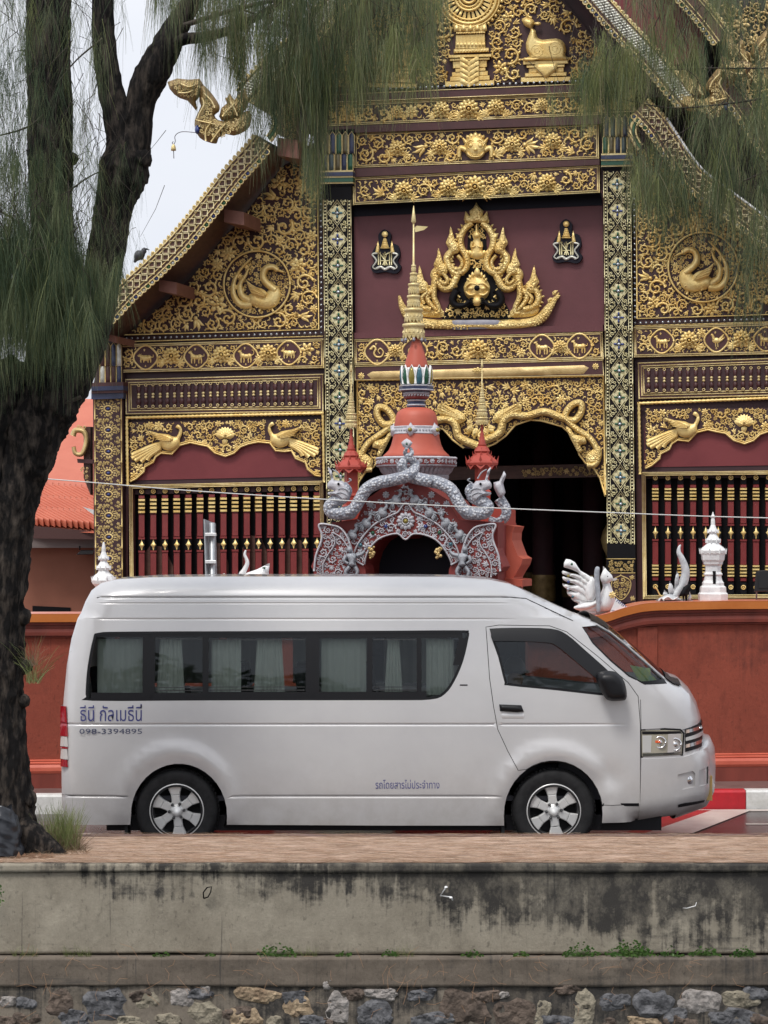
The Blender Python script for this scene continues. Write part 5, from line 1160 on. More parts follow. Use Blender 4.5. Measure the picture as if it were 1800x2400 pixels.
# outer stencilled pillar
po = S('pillar', [(218, 936), (287, 936), (287, 1560), (222, 1560)], .10, .5, 'maroon_deep', tem)
def sten(c):
    mb = MB(); x, y = c; w = .101
    mb.ring((x, y, w), 9, 2, .008, 0, 14, 7)
    for i in range(14): a = 2 * pi * i / 14; mb.add([(x + 9 * u, y + 7.5 * v, w + z * .006) for u, v, z in leaf_v((1.25 * cos(a), 1.25 * sin(a)), a, .8, .3, 0, .3)], LEAF_F)
    for i in range(80):
        u, v = rnd(-28, 28), rnd(-25, 25)
        if u * u + v * v * 1.4 > 300: stamp(mb, random.choice((COMMA, COMMA, FLOW[1], FLOW[1])), (x + u, y + v), rnd(2.4, 4.2), rnd(0, 6), w=w)
    for sx in (-31, 31): mb.ribbon([(x + sx, y - 25.2), (x + sx, y + 25.2)], 1.6, .008, w)
    mb.dome((x, y, w), 4.5, .02, 1, 8, 2, 3.2); return mb
s0_ = None
for i in range(9):
    y = 983 + i * 50.2 - 25; c = (253 + .006 * (y - 936), y)
    if s0_ is None: s0_ = sten(c).build('stencil_tile', ['gold_thread', 'blue_glass'], po, mp=FP, origin=FP(*c, .1)); s0_['kind'] = 'stuff'
    else: dup(s0_, FP(*c, .1), po)
for m, a, bb, w_ in (('maroon_frame', 897, 906, .2), ('navy_tile', 906, 916, .22), ('maroon_frame', 916, 922, .2), ('navy_tile', 922, 936, .16)): S('capital_band', [(214, a), (289, a - 2), (289, bb - 2), (214, bb)], w_, .2, m, po)
S('capital_core', [(236, 790), (284, 788), (288, 897), (220, 898)], .1, .2, 'maroon_deep', po)
for tier, (ya, yb) in enumerate(((897, 852), (858, 802))):
    for i in range(4):
        x = 240 + i * 13 - tier * 0; wv = 6; mb = MB(); q = [(x - wv, ya), (x - wv, yb + 9), (x, yb), (x + wv, yb + 9), (x + wv, ya)]; mb.pillow(q, .03, .13 + .02 * tier, 6, 4, 0, .03)
        p = relief('glass_petal', mb, ('silver_tile', 'maroon_frame', 'maroon_frame', 'navy_tile')[(i + tier) % 4], po); mb = MB(); mb.ribbon(q, 1, .012, .132 + .02 * tier); relief('petal_rim', mb, 'gold_thread', p)
# --- spindle panels
def spindles(Q, x0, dx_, n, yt, ybm, sl):
    b = strip('spindle_panel', Q, .04, .1, 'maroon_frame', tem); Qv = [Vector(q) for q in Q]; moulding_lines(b, Qv, 1.4, .012, .042, (2, 9, 14)); g = inset_quad(Qv, 17)
    m2 = MB(); m2.add([FP(p.x, p.y, .043) for p in g], [(0, 1, 2, 3)], 0, False); m2.build('ground', 'maroon_deep', b)
    def one(c):
        mb = MB(); x, y = c; hh = (ybm - yt) / 2; pr_ = [(-hh, 3.5), (-hh * .72, 3.5), (-hh * .7, 5.2), (-hh * .35, 4.2), (-hh * .2, 3), (hh * .25, 3), (hh * .32, 5.5), (hh * .6, 5.5), (hh * .66, 3.6), (hh, 3.6)]
        k = len(pr_); mb.ribbon([(x, y + a) for a, r in pr_], [r for a, r in pr_], [r * .0062 for a, r in pr_], .045)
        for a in (-hh * .12, hh * .10): mb.dome((x, y + a, .055), 3.6, .024, 1, 8, 2)
        for a in (-hh * .84, hh * .84): mb.ring((x, y + a, .066), 2.9, 1.0, .008, 2, 9)
        return mb
    s0 = None
    for i in range(n):
        x = x0 + i * dx_; c = (x, (yt + ybm) / 2 + sl * (x - x0))
        if s0 is None: s0 = one(c).build('spindle', ['maroon_frame', 'gold_pale', 'gold_pale'], b, mp=FP, origin=FP(*c, .04))
        else: dup(s0, FP(*c, .04), b)
spindles([ZD((255, 520))[0], ZD((1545, 485))[0], ZD((1545, 735))[0], ZD((260, 752))[0]], 325, 16.83, 25, 898, 958, -.021)
spindles([(1494, 849.5), (2150, 826), (2150, 920), (1496, 936)], 1520, 18.45, 30, 862, 920, -.016)
# --- peacock panels over the lattices
def peacock(mb, f, w=.06):
    blob(mb, [f(*p) for p in ((610, 850), (585, 835), (598, 815), (620, 830), (628, 870), (612, 910), (608, 950), (560, 985), (505, 975), (478, 935), (500, 895), (555, 890), (590, 895))], .05, w, 2, 4)
    blob(mb, [f(*p) for p in ((410, 855), (470, 872), (540, 880), (575, 905), (560, 930), (500, 925), (450, 900))], .05, w + .02, 2, 4)
    for i in range(5): vine(mb, [f(425 + i * 8, 862 + i * 12), f(500 + i * 6, 885 + i * 9), f(550, 905 + i * 4)], 1, 1, .012, w + .065, n=3)
    for i, (x, y) in enumerate(((300, 1015), (300, 1035), (320, 1050), (360, 1055), (400, 1045))): vine(mb, [f(490, 935 + i * 8), f(420, 960 + i * 14), f(x, y)], 4.5, 6, .03, w - .01, n=5)
def pea_panel(Q, edge, f, lot, seed, redQ, rims, peas):
    top = [tuple(q) for q in Q]; b = S('peacock_panel', top + edge, .03, .05, 'maroon_deep', tem)
    mb = MB(); ex = [[f(*p) for p in ((300, 1060), (290, 1010), (400, 950), (480, 920), (410, 850), (560, 870), (580, 800), (640, 820), (640, 930), (560, 1000), (480, 990), (400, 1060))]]
    if peas: ex.append([peas(*p) for p in ((300, 1060), (290, 1010), (400, 950), (480, 920), (410, 850), (560, 870), (580, 800), (640, 820), (640, 930), (560, 1000), (480, 990), (400, 1060))])
    fill(mb, top + edge, ex + [(*lot, 22)], 12, 2.4, .032, seed, .16, 1.4, 1.14); relief('scrollwork', mb, 'gold', b, kind='stuff')
    for q in [f] + ([peas] if peas else []): mb = MB(); peacock(mb, q); relief('peacock', mb, 'gold', b)
    mb = MB()
    for tier, (n, r) in enumerate(((9, 26), (7, 19), (5, 12))):
        for i in range(n): a = -pi / 2 + (i - (n - 1) / 2) * (2.6 / n); mb.add([(lot[0] + x, lot[1] + 8 + y, z + .035 + .02 * tier) for x, y, z in leaf_v((0, 0), a, r, .03, 0, .3)], LEAF_F)
    mb.dome((lot[0], lot[1], .09), 4, .03, 0, 8, 2); mb.add([(lot[0] + x, lot[1] + 8 + y, z + .04) for x, y, z in leaf_v((0, 0), pi / 2, 18, .03, 0, .4)], LEAF_F); relief('lotus', mb, 'gold', b)
    mb = MB(); mb.ribbon(edge, 2.6, .03, .03); mb.ribbon([(x, y - 4.5) for x, y in edge], 1.5, .02, .03); relief('scalloped_rim', mb, 'gold', b)
    strip('red_panel', redQ, -.01, .03, 'red_board', tem)
    mb = MB()
    for a, c in rims:
        L = resamp([a, c], 5, False); mb.ribbon(L, [3.4 + (.8 if i % 2 else -.5) for i in range(len(L))], .03, .05)
    relief('rope_moulding', mb, 'gold', b)
PE = [ZD(p)[0] for p in ((290, 1185), (330, 1165), (380, 1120), (385, 1090), (440, 1060), (455, 1025), (490, 1000), (560, 1008), (610, 950), (680, 932), (735, 945), (790, 955), (840, 1000), (907, 1022), (965, 1000), (1005, 960), (1060, 940), (1120, 928), (1195, 935), (1232, 985), (1290, 990), (1335, 985), (1362, 1035), (1425, 1060), (1440, 1105), (1490, 1145), (1525, 1150))]
fL = lambda x, y: ZD((x, y))[0]; fLm = lambda x, y: ZD((1810 - x, y - .028 * (1810 - 2 * x)))[0]
pea_panel([ZD((1528, 780))[0], ZD((288, 800))[0]], PE, fL, ZD((905, 880))[0], 51, [ZD((285, 900))[0], ZD((1540, 880))[0], ZD((1540, 1150))[0], ZD((285, 1178))[0]], [(ZD((262, 772))[0], ZD((1545, 742))[0]), (ZD((268, 772))[0], ZD((275, 1215))[0]), (ZD((1540, 745))[0], ZD((1548, 1190))[0])], fLm)
offx, offy = ZF((1490, 690))[0][0] - ZD((905, 880))[0][0], ZF((1490, 690))[0][1] - ZD((905, 880))[0][1]; kx = 1.04
gx = lambda p: (ZF((1490, 0))[0][0] + (p[0] - ZD((905, 0))[0][0]) * kx, p[1] + offy + .006 * (p[0] - 527))
gxm = lambda x, y: gx(fL(x, y)); lot2 = gx(ZD((905, 880))[0])
pea_panel([gx(ZD((1528, 780))[0]), gx(ZD((288, 800))[0])], [gx(p) for p in PE], gxm, lot2, 52, [gx(ZD((285, 900))[0]), gx(ZD((1540, 880))[0]), gx(ZD((1540, 1150))[0]), gx(ZD((285, 1178))[0])], [(ZF((735, 560))[0], (2000, 925)), (ZF((745, 550))[0], ZF((755, 1060))[0])], lambda x, y: gx(fLm(x, y)))
# --- lattice windows
def lattice(Q, x0, dx_, n, ys, sl, pane_reflections):
    b = S('lattice_frame', [tuple(q) for q in Q], .06, .1, 'maroon_frame', tem, holes=[[tuple(q) for q in inset_quad(Q, 9)]]); moulding_lines(b, [Vector(q) for q in Q], 1.3, .012, .062, (2, 5.2, 8.6)); g = inset_quad(Q, 8)
    m2 = MB(); m2.add([FP(p.x, p.y, -.12) for p in g], [(0, 1, 2, 3)], 0, False); m2.build('dark_pane', 'black_paint', b)
    for pl_ in pane_reflections: S('pane_reflection', pl_, -.08, .02, 'brown_wood', b)  # brown humps stand in for reflections in the dark pane
    y0, y1, y2, y3, y4, y5, y6, y7 = ys       # ring, stripes from, stripes to, diamond from, to, lower stripes from, to, ring
    def one(c):
        mb = MB(); x, yc = c; d = yc - y0; h = 7.2
        def bx(a, bb, w, mi, hw=h): mb.prism([(x - hw, a + d), (x + hw, a + d), (x + hw, bb + d), (x - hw, bb + d)], -.06, w, mi, 1.2)
        bx(y0 - 12, y1 - 8, .0, 2, 7.4); bx(y1 - 8, y1, .015, 0); bx(y2, y3 - 4, .01, 0); bx(y3 - 4, y3 + 2, .02, 0, 8); bx(y3 + 2, y4 - 2, .005, 2, 7.4); bx(y4 - 2, y4 + 4, .02, 0, 8); bx(y4 + 4, y5, .01, 0); bx(y6, y6 + 8, .015, 0); bx(y6 + 8, y7 + 22, .0, 2, 7.4)
        for a, bb in ((y1, y2), (y5, y6)):
            for i in range(4): t0, t1 = lerp(a, bb, i / 4), lerp(a, bb, i / 4 + .17); bx(t0, t1, .03, 1, 8); bx(t1, lerp(a, bb, (i + 1) / 4), .012, 2 if i < 3 else 0)
        for yy in (y0, y7): mb.ring((x, yy + d, .0), 4.6, 1.5, .012, 1, 12); mb.dome((x, yy + d, .0), 2.2, .01, 1, 6, 1)
        ym = (y3 + y4) / 2 + d; hh = (y4 - y3) / 2 - 1
        mb.pillow([(x, ym - hh), (x + 2.4, ym - 5), (x + 6.4, ym), (x + 2.6, ym + 5), (x, ym + hh), (x - 2.6, ym + 5), (x - 6.4, ym), (x - 2.4, ym - 5)], .02, .006, 3, 3, 1)
        return mb
    s0 = None
    for i in range(n):
        x = x0 + i * dx_; c = (x, y0 + sl * (x - x0))
        if s0 is None: s0 = one(c).build('lattice_bar', ['lattice_red', 'gold', 'black_paint'], b, mp=FP, origin=FP(*c, 0))
        else: dup(s0, FP(*c, 0), b)
yl = (1152, 1169, 1206, 1263, 1292, 1350, 1387, 1405)
hump = lambda x, w_, y: [(x, 1480), (x, y + 30), (x + w_ * .3, y), (x + w_ * .7, y + 4), (x + w_, y + 50), (x + w_, 1480)]
lattice([ZD((280, 1205))[0], ZD((1543, 1178))[0], (764, 1440), (304, 1444)], 332, 27.4, 16, yl, -.019, [hump(330, 76, 1278), hump(480, 55, 1270), hump(568, 62, 1255), hump(656, 70, 1262)])
yr = (1120, 1144, 1175, 1231, 1265, 1323, 1353, 1375)
lattice([(1503, 1106), (2150, 1098), (2150, 1400), (1506, 1405)], 1536, 29.5, 20, yr, -.004, [])
# --- arch over the doorway
AR = [(1419, 1163), (1406, 1125), (1396, 1105), (1384, 1092), (1360, 1075), (1353, 1050), (1339, 1022), (1320, 999), (1293, 992), (1273, 985), (1250, 989), (1275 - 25, 985), (1240, 984), (1206, 996), (1184, 1021), (1155, 1040)]
AR = [(1419, 1163), (1406, 1120), (1392, 1098), (1372, 1085), (1358, 1066), (1350, 1040), (1338, 1018), (1318, 1000), (1294, 993), (1268, 986), (1243, 984), (1208, 996), (1186, 1021), (1160, 1040), (1126, 1054)]
ARL = [(2252 - x - 5, y + 10) for x, y in AR[::-1][1:]]
ARL[-1] = (832, 1173)
arch_b = S('arch_panel', [(832, 893), (1417, 882)] + AR + ARL, .0, .08, 'maroon_deep', tem)
mb = MB()
NG = [[(1128, 1035), (1170, 1015), (1180, 985), (1200, 972), (1235, 975), (1275, 965), (1315, 978), (1345, 985), (1362, 965), (1360, 945), (1340, 950), (1325, 975), (1345, 1000), (1385, 1030), (1402, 1065), (1395, 1088), (1375, 1090)]]
ngm = lambda L: [(2247 - x, y + 10) for x, y in L]
exn = []
for L in NG:
    for q in (L, ngm(L)): vine(mb, q, 10, 7, .10, .03); exn += [(x, y, 12) for x, y in crom(q, 2, False)]
hd2 = [ZF(p)[0] for p in ((290, 860), (240, 760), (230, 720), (270, 745), (290, 780), (360, 790), (375, 840), (330, 850), (345, 890), (320, 910))]
wg = [ZF(p)[0] for p in ((370, 940), (400, 900), (470, 860), (485, 930), (450, 985), (390, 1000))]
for q in (hd2, ngm(hd2)): blob(mb, q, .07, .08, 2)
for q in (wg, ngm(wg)): blob(mb, q, .06, .06, 2)
wing = [ZE(p)[0] for p in ((910, 510), (990, 540), (1060, 570), (1085, 620), (1020, 650), (950, 610), (900, 570))]
for q in (wing, [(2247 - x, y) for x, y in wing]):
    blob(mb, q, .06, .05, 2)
    for i in range(4): a, c = Vector(q[0]).lerp(Vector(q[6]), i / 3), Vector(q[3]); mb.ribbon([a, a.lerp(c, .9)], 1.2, .012, .10)
for i in range(5): c = (1126 + (i - 2) * 10, 1020 + abs(i - 2) * -8); mb.add([(x, y, z + .05) for x, y, z in leaf_v((c[0], c[1] - 10), pi / 2 + (2 - i) * .2, 26, .06, 0, .3)], LEAF_F)
relief('gilt_serpents', mb, 'gold_scaled', arch_b)
mb = MB(); fill(mb, [(836, 898), (1414, 887)] + AR + ARL, exn + [wing], 13, 2.5, .002, 61, .12, 1.5, 1.14); relief('scrollwork', mb, 'gold', arch_b, kind='stuff')
mb = MB(); mb.ribbon(AR, 2.4, .03, .0); mb.ribbon(ARL, 2.4, .03, .0); L = resamp([(836, 890), (1416, 880)], 5, False); mb.ribbon(L, [3.2 + (.8 if i % 2 else -.5) for i in range(len(L))], .03, .03); mb.ribbon([(836, 890), (838, 1165)], 3, .03, .02); mb.ribbon([(1415, 880), (1419, 1160)], 3, .03, .02); relief('rope_moulding', mb, 'gold', arch_b)
beam('beam', [(830, 858), (1414, 843), (1416, 880), (831, 892)], .06, .1)
mb = MB(); A_, B_ = [(863, 884), (880, 875), (1360, 859), (1378, 867)], [(1377, 872), (1360, 874), (880, 889)]
mb.pillow([(860, 878), (872, 871), (1368, 856), (1380, 862), (1368, 876), (872, 890)], .03, .062, 10, 5, 0, .02); relief('gilt_bar', mb, 'gold_aged', tem)
mb = MB(); stamp(mb, FLOW[2], ZE((1160, 300))[0], 14, 0, w=.09, ry=8); stamp(mb, FLOW[2], ZE((405, 335))[0], 8, 0, w=.065); stamp(mb, FLOW[2], ZF((440, 298))[0], 8, 0, w=.065); relief('bar_flowers', mb, 'gold', tem)
# --- side gable carvings with the swans
def bead_border(pts, parent, step=13, r=3.1, w=.05):
    mb = MB()
    for a, c in zip(pts[:-1], pts[1:]): beads(mb, a, c, step, r, .02, w)
    relief('bead_row', mb, 'silver_bead', parent)
def gable_side(poly, circ, seed, sw, border, lines):
    b = S('gable_panel', poly, .0, .04, 'maroon_deep', tem)
    mb = MB(); fill(mb, poly, [circ], 21, 3.0, .002, seed, .14, 1.6, 1.2); relief('scrollwork', mb, 'gold', b, kind='stuff')
    mb = MB(); mb.ring((circ[0], circ[1], .03), circ[2] * .985, 2.4, .03, 0, 56); relief('ring', mb, 'gold', b)
    mb = MB(); x, y, r = circ; s = 1 if sw > 0 else -1; f = lambda u, v: (x + s * (u - 1428) * .4219, y + (v - 1578) * .4219)
    blob(mb, [f(*p) for p in ((1380, 1640), (1420, 1625), (1460, 1640), (1500, 1605), (1540, 1590), (1562, 1630), (1545, 1690), (1500, 1715), (1430, 1708), (1385, 1685))], .07, .03, 3, 4)
    vine(mb, [f(*p) for p in ((1530, 1610), (1480, 1570), (1462, 1530), (1478, 1490), (1515, 1482), (1545, 1500))], 9, 6.5, .06, .05); vine(mb, [f(1540, 1498), f(1578, 1512)], 4, 2, .05, .05)
    blob(mb, [f(*p) for p in ((1370, 1555), (1410, 1590), (1450, 1600), (1485, 1625), (1470, 1655), (1410, 1640), (1385, 1605))], .05, .08, 2, 4)
    for i in range(4): vine(mb, [f(1375 + i * 7, 1570 + i * 17), f(1430, 1600 + i * 11), f(1470, 1630 + i * 5)], 1.2, 1, .012, .125, n=3)
    for L in (((1400, 1690), (1340, 1690), (1300, 1640), (1300, 1570), (1335, 1500), (1400, 1430)), ((1390, 1670), (1345, 1640), (1335, 1580), (1365, 1530), (1380, 1490))): vine(mb, [f(*p) for p in L], 10, 2, .04, .03)
    for u, v, q in ((1330, 1530, 10), (1345, 1610, 9), (1310, 1590, 8), (1370, 1480, 8)): stamp(mb, PALMS[0], f(u, v), q, -1.8 * s, w=.03)
    for i in range(7): a = .35 + i * .36; stamp(mb, COMMA, (x + r * .8 * cos(a), y + r * .8 * sin(a)), 8, a, w=.002)
    for u, v in ((1530, 1440), (1580, 1450), (1600, 1540), (1480, 1440), (1585, 1600), (1420, 1530), (1410, 1480)): stamp(mb, COMMA, f(u, v), 7, rnd(0, 6), w=.002)
    for k in (-1, 1): vine(mb, [f(1480 + k * 30, 1712), f(1480 + k * 40, 1730)], 3, 3, .03, .02, n=2)
    for i in range(16): stamp(mb, COMMA, f(1430 + 24 * (i % 5) + rnd(-5, 5), 1650 + 18 * (i // 5)), 4.5, .4 * s, w=.085, mirror=s < 0)
    relief('swan', mb, 'gold', b); bead_border(border, b)
    ex_ = [[f(*p) for p in ((1380, 1640), (1370, 1555), (1450, 1595), (1500, 1605), (1540, 1590), (1562, 1630), (1545, 1700), (1430, 1715))]] + [(*f(*p), q) for p, q in (((1530, 1610), 9), ((1480, 1570), 10), ((1462, 1530), 10), ((1478, 1490), 9), ((1515, 1482), 9), ((1550, 1500), 8), ((1400, 1690), 9), ((1340, 1690), 10), ((1300, 1640), 10), ((1300, 1570), 10), ((1335, 1500), 10), ((1400, 1430), 8), ((1345, 1640), 9), ((1335, 1580), 9), ((1365, 1530), 8))]
    mb = MB(); fill(mb, [(x + r * .93 * cos(a), y + r * .93 * sin(a)) for a in np.linspace(0, 2 * pi, 40)[:-1]], ex_, 9, 2.4, .002, seed + 5, .1, 1.3); relief('medallion_scrolls', mb, 'gold', b, kind='stuff')
    mb = MB(); [mb.ribbon(l, 1.5, .014, .03) for l in lines]; relief('gilt_line', mb, 'gold', b)
gable_side([(300, 782), (360, 735), (395, 700), (460, 640), (520, 560), (560, 520), (620, 440), (668, 385), (705, 372), (742, 375), (744, 770)], (602, 666, 79), 71, 1, [(296, 793), (753, 780), (752, 400)], [[(290, 785), (747, 772)], [(747, 772), (744, 380)], [(288, 801), (757, 788)]])
gable_side([(1493, 745), (1493, 330), (1530, 350), (1600, 420), (1700, 505), (1790, 580), (1850, 640), (1960, 735)], (1648, 626, 83), 72, -1, [(1486, 400), (1488, 757), (1960, 742)], [[(1491, 330), (1493, 747)], [(1493, 747), (1960, 732)], [(1488, 764), (1960, 750)]])
# --- main gable: wheel, deer, scrolls
gm = S('gable_panel', [(740, 208), (1098, -280), (1470, 186)], .0, .03, 'maroon_deep', tem)
deer = [ZW(p)[0] for p in ((935, 205), (980, 190), (1050, 205), (1075, 250), (1050, 300), (1085, 330), (1100, 400), (1160, 430), (1300, 415), (1385, 450), (1415, 530), (1410, 600), (1440, 620), (1440, 655), (960, 655), (950, 630), (1020, 610), (988, 560), (980, 470), (1010, 380), (1025, 310), (975, 285), (945, 240))]
mirr = lambda L: [(2 * 1099 - x, y + 14) for x, y in L]
dbox = [ZW(p)[0] for p in ((925, 890), (925, 180), (1140, 200), (1440, 420), (1465, 890))]
wheelbox = [ZW(p)[0] for p in ((105, 935), (140, 600), (200, 260), (80, 100), (80, -300), (650, -300), (650, 100), (560, 260), (610, 600), (640, 935))]
mb = MB(); fill(mb, [(745, 205), (960, -80), (1240, -100), (1462, 183)], [dbox, mirr(dbox), wheelbox], 20, 3.0, .002, 81, .14, 1.8, 1.2); relief('scrollwork', mb, 'gold', gm, kind='stuff')
for k, L in enumerate((lambda q: q, mirr)):
    mb = MB(); mb.pillow(L(crom(deer, 2)), .09, .02, 4, 9, 0, .04)
    e = L([ZW((1105, 255))[0]])[0]; mb.dome((*e, .06), 9, .04, 0, 8, 2, 4)
    for x, y in ((1100, 545), (1290, 520)): c = L([ZW((x, y))[0]])[0]; mb.ring((*c, .095), 14, 2, .02, 0, 18); mb.ring((*c, .10), 6, 1.6, .015, 0, 12)
    vine(mb, L(ZW((960, 640), (1060, 640), (1130, 625))), 4, 3, .03, .08)
    relief('deer', mb, 'gold', gm)
    mb = MB()
    for a, bb, c_, d_ in ((950, 660, 1440, 700), (985, 706, 1400, 735), (970, 790, 1420, 832), (925, 838, 1465, 890), (1010, 736, 1390, 790)): q = L(ZW((a, d_), (a, bb), (c_, bb - 12), (c_, d_ - 12))); mb.prism(q, .0, .06 if c_ != 1390 else .03, 0, 1.5)
    mb.pillow(L(ZW((1080, 690), (1330, 680), (1310, 760), (1200, 850), (1090, 770))), .03, .06, 5, 8, 0, .02); relief('deer_plinth', mb, 'gold', gm)
wc = (1099, -9); mb = MB()
for r, w_, h_ in ((72, 3, .03), (64, 5, .04), (55, 3, .03), (33, 4, .04), (25, 3, .03), (16, 4, .04)): mb.ring((*wc, .04), r, w_, h_, 0, 48)
for i in range(28): a = 2 * pi * i / 28; mb.pillow([(wc[0] + r * cos(a + d), wc[1] + r * sin(a + d)) for r, d in ((36, -.06), (53, -.075), (53, .075), (36, .06))], .03, .045, 6, 3)
for i in range(40): a = 2 * pi * i / 40; mb.dome((wc[0] + 59.5 * cos(a), wc[1] + 59.5 * sin(a), .05), 2.4, .02, 0, 5, 1); mb.dome((wc[0] + 29 * cos(a), wc[1] + 29 * sin(a), .05), 1.8, .02, 0, 5, 1); mb.add([(x, y, z + .04) for x, y, z in leaf_v((wc[0] + 74 * cos(a), wc[1] + 74 * sin(a)), a, 8, .03, 0, .5)], LEAF_F)
relief('law_wheel', mb, 'gold', gm)
mb = MB()
for a, bb, c_, d_, w_ in ((105, 880, 640, 938, .10), (160, 828, 590, 878, .09), (215, 742, 545, 780, .06), (180, 780, 570, 828, .05), (140, 595, 610, 628, .10), (155, 632, 590, 660, .08), (190, 662, 560, 740, .05), (200, 530, 580, 575, .07), (215, 378, 545, 530, .05), (225, 345, 530, 372, .07), (200, 255, 560, 345, .06)):
    q = ZW((a, d_), (a + (8 if d_ - bb > 80 else 0), bb), (c_ - (8 if d_ - bb > 80 else 0), bb - 14), (c_, d_ - 14)); mb.prism(q, .0, w_, 0, 1.5)
for i in range(8): x = 240 + i * 40; mb.pillow(ZW((x - 16, 520), (x - 14, 400), (x, 385), (x + 14, 400), (x + 16, 520)), .03, .055, 5, 4)
for i in range(5): x = 230 + i * 75; mb.pillow(ZW((x - 30, 335), (x - 26, 290), (x, 262), (x + 26, 290), (x + 30, 335)), .03, .065, 5, 5)
for i in range(5): y = 640 + i * 58; mb.pillow(ZW((268, y - 40), (365, y + 20), (470, y - 46), (470, y + 5), (365, y + 70), (268, y + 10)), .02, .10 + .004 * i, 6, 5, 0, .05)
for i in range(12): mb.dome((*ZW((235 + i * 27, 358 - i * .6))[0], .075), 2.4, .02, 0, 5, 1); mb.dome((*ZW((215 + i * 32, 554 - i * .8))[0], .075), 3, .02, 0, 5, 1)
relief('wheel_pedestal', mb, 'gold', gm)
# --- bargeboards
def barge(path, hw, w, style, crest=True, scal=True, n=5, name='bargeboard', depth=.10):
    P = crom(path, n, False); k = len(P); N = []
    for i in range(k): t = (P[min(i + 1, k - 1)] - P[max(i - 1, 0)]).normalized(); N.append(Vector((-t.y, t.x)))
    up = 1 if N[k // 2].y < 0 else -1; N = [q * up for q in N]
    b = S(name, [tuple(p + q * hw) for p, q in zip(P, N)] + [tuple(p - q * hw) for p, q in zip(P, N)][::-1], w, depth, 'brown_wood', tem)
    mb = MB()
    for o in (-.98, -.55, .62, .98): mb.ribbon([p + q * hw * o for p, q in zip(P, N)], 1.5, .016, w)
    relief('gilt_line', mb, 'gold_pale', b)
    L = sum((P[i + 1] - P[i]).length for i in range(k - 1))
    def along(s):
        s = max(0, min(L - 1e-3, s))
        for i in range(k - 1):
            d = (P[i + 1] - P[i]).length
            if s <= d: t = s / d; return P[i].lerp(P[i + 1], t), N[i].lerp(N[i + 1], t).normalized()
            s -= d
        return P[-1], N[-1]
    mk = {}
    def put(key, make, c, m, nm):
        if key not in mk: mk[key] = make(c).build(nm, m, b, mp=FP, origin=FP(*c, w))
        else: dup(mk[key], FP(*c, w), b)
    if style == 'squares':
        def sq(c):
            mb = MB(); x, y = c; q = 6.6; ring_ = [(x - q, y - q), (x + q, y - q), (x + q, y + q), (x - q, y + q), (x - q, y - q)]; mb.ribbon(ring_, 1.9, .022, w + .004); return mb
        st = 23.0
        for i in range(int(L / st)):
            for o, ph in ((.36, 0), (-.22, .5)):
                p, q = along((i + .4 + ph) * st); put('sq', sq, tuple(p + q * hw * o), 'gold_cream', 'gilt_square')
    elif style == 'scales':
        def scl(c):
            mb = MB(); x, y = c; mb.dome((x, y, w + .002), 6.2, .03, 0, 8, 2, 3.6); return mb
        for i in range(int(L / 7.2)):
            for j in range(4):
                p, q = along((i + .5 * (j % 2)) * 7.2); put('sc', scl, tuple(p + q * hw * (-.42 + j * .31)), 'silver_tile', 'scale_tile')
    if scal:
        def sc(c, g):
            mb = MB(); x, y = c; mb.ring((x, y, w - .02), 6.3, 1.7, .03, 0, 14); mb.dome((x, y, w - .02), 4.9, .02, 1, 8, 2); return mb
        for i in range(int(L / 13)):
            p, q = along((i + .5) * 13); g = ('blue_glass', 'silver_tile', 'silver_tile', 'green_glass', 'silver_bead')[i % 5]
            put(('s', g), lambda c: sc(c, g), tuple(p - q * (hw + 4.5)), ['gold_pale', g], 'scallop')
    if crest:
        def cr(c):
            mb = MB(); x, y = c; mb.dome((x, y, w - .04), 6.5, .04, 0, 8, 2); mb.dome((x - 2, y - 4, w - .02), 3.5, .04, 0, 6, 2); return mb
        for i in range(int(L / 13.5)): p, q = along((i + .5) * 13.5); put('c', cr, tuple(p + q * (hw + 1.5)), 'silver_tile' if style == 'squares' and up * 0 else 'gold_pale', 'crocket')
    # soffit back to the wall
    e = [FP(*(p - q * hw), w - depth) for p, q in zip(P, N)]; e2 = [p - NV * (w + .35) for p in e]; mb = MB(); mb.add(e + e2, [(i, i + 1, k + i + 1, k + i) for i in range(k - 1)], 0, True)
    t = [FP(*(p + q * hw), w - depth) for p, q in zip(P, N)]; t2 = [p - NV * 6 for p in t]; mb.build('soffit', 'brown_wood', b)
    mb = MB(); mb.add(t + t2, [(i, i + 1, k + i + 1, k + i) for i in range(k - 1)], 0, True); mb.build('roof_slope', 'roof_dark', b); return b
barge([(205, 775), (255, 727), (297, 682), (359, 626), (422, 562), (485, 486), (548, 406), (591, 359), (616, 328)], 20, 1.0, 'squares')
barge([(1500, 250), (1545, 298), (1620, 408), (1681, 458), (1764, 520), (1830, 572), (1950, 660), (2100, 770)], 22, 1.0, 'squares')
mb = MB(); vine(mb, [(x + 17, y - 21) for x, y in ((1545, 298), (1620, 408), (1681, 458), (1764, 520), (1830, 572), (1950, 660))], 3.5, 3.5, .06, .98); relief('ridge_capping', mb, 'white_glaze', tem)
barge([(1250, -190), (1330, -85), (1402, 0), (1460, 65), (1525, 134), (1583, 203), (1612, 236)], 21, 1.25, 'scales')
barge([(945, -190), (865, -85), (790, 0), (700, 97), (620, 172), (568, 226)], 21, 1.25, 'scales')
barge([(1540, -85), (1640, 20), (1695, 90)], 20, .25, 'plain'); barge([(1690, 185), (1740, 245), (1790, 318), (1900, 470)], 22, .2, 'plain')
S('red_gable', [(1420, -40), (1640, -60), (1650, 130), (1560, 160), (1470, 70)], -.1, .1, 'red_board', tem)
S('upper_wall', [(1455, 60), (1600, -150), (2300, -150), (2300, 1000), (1900, 760), (1600, 420), (1470, 300)], -.9, .1, 'roof_dark', tem)
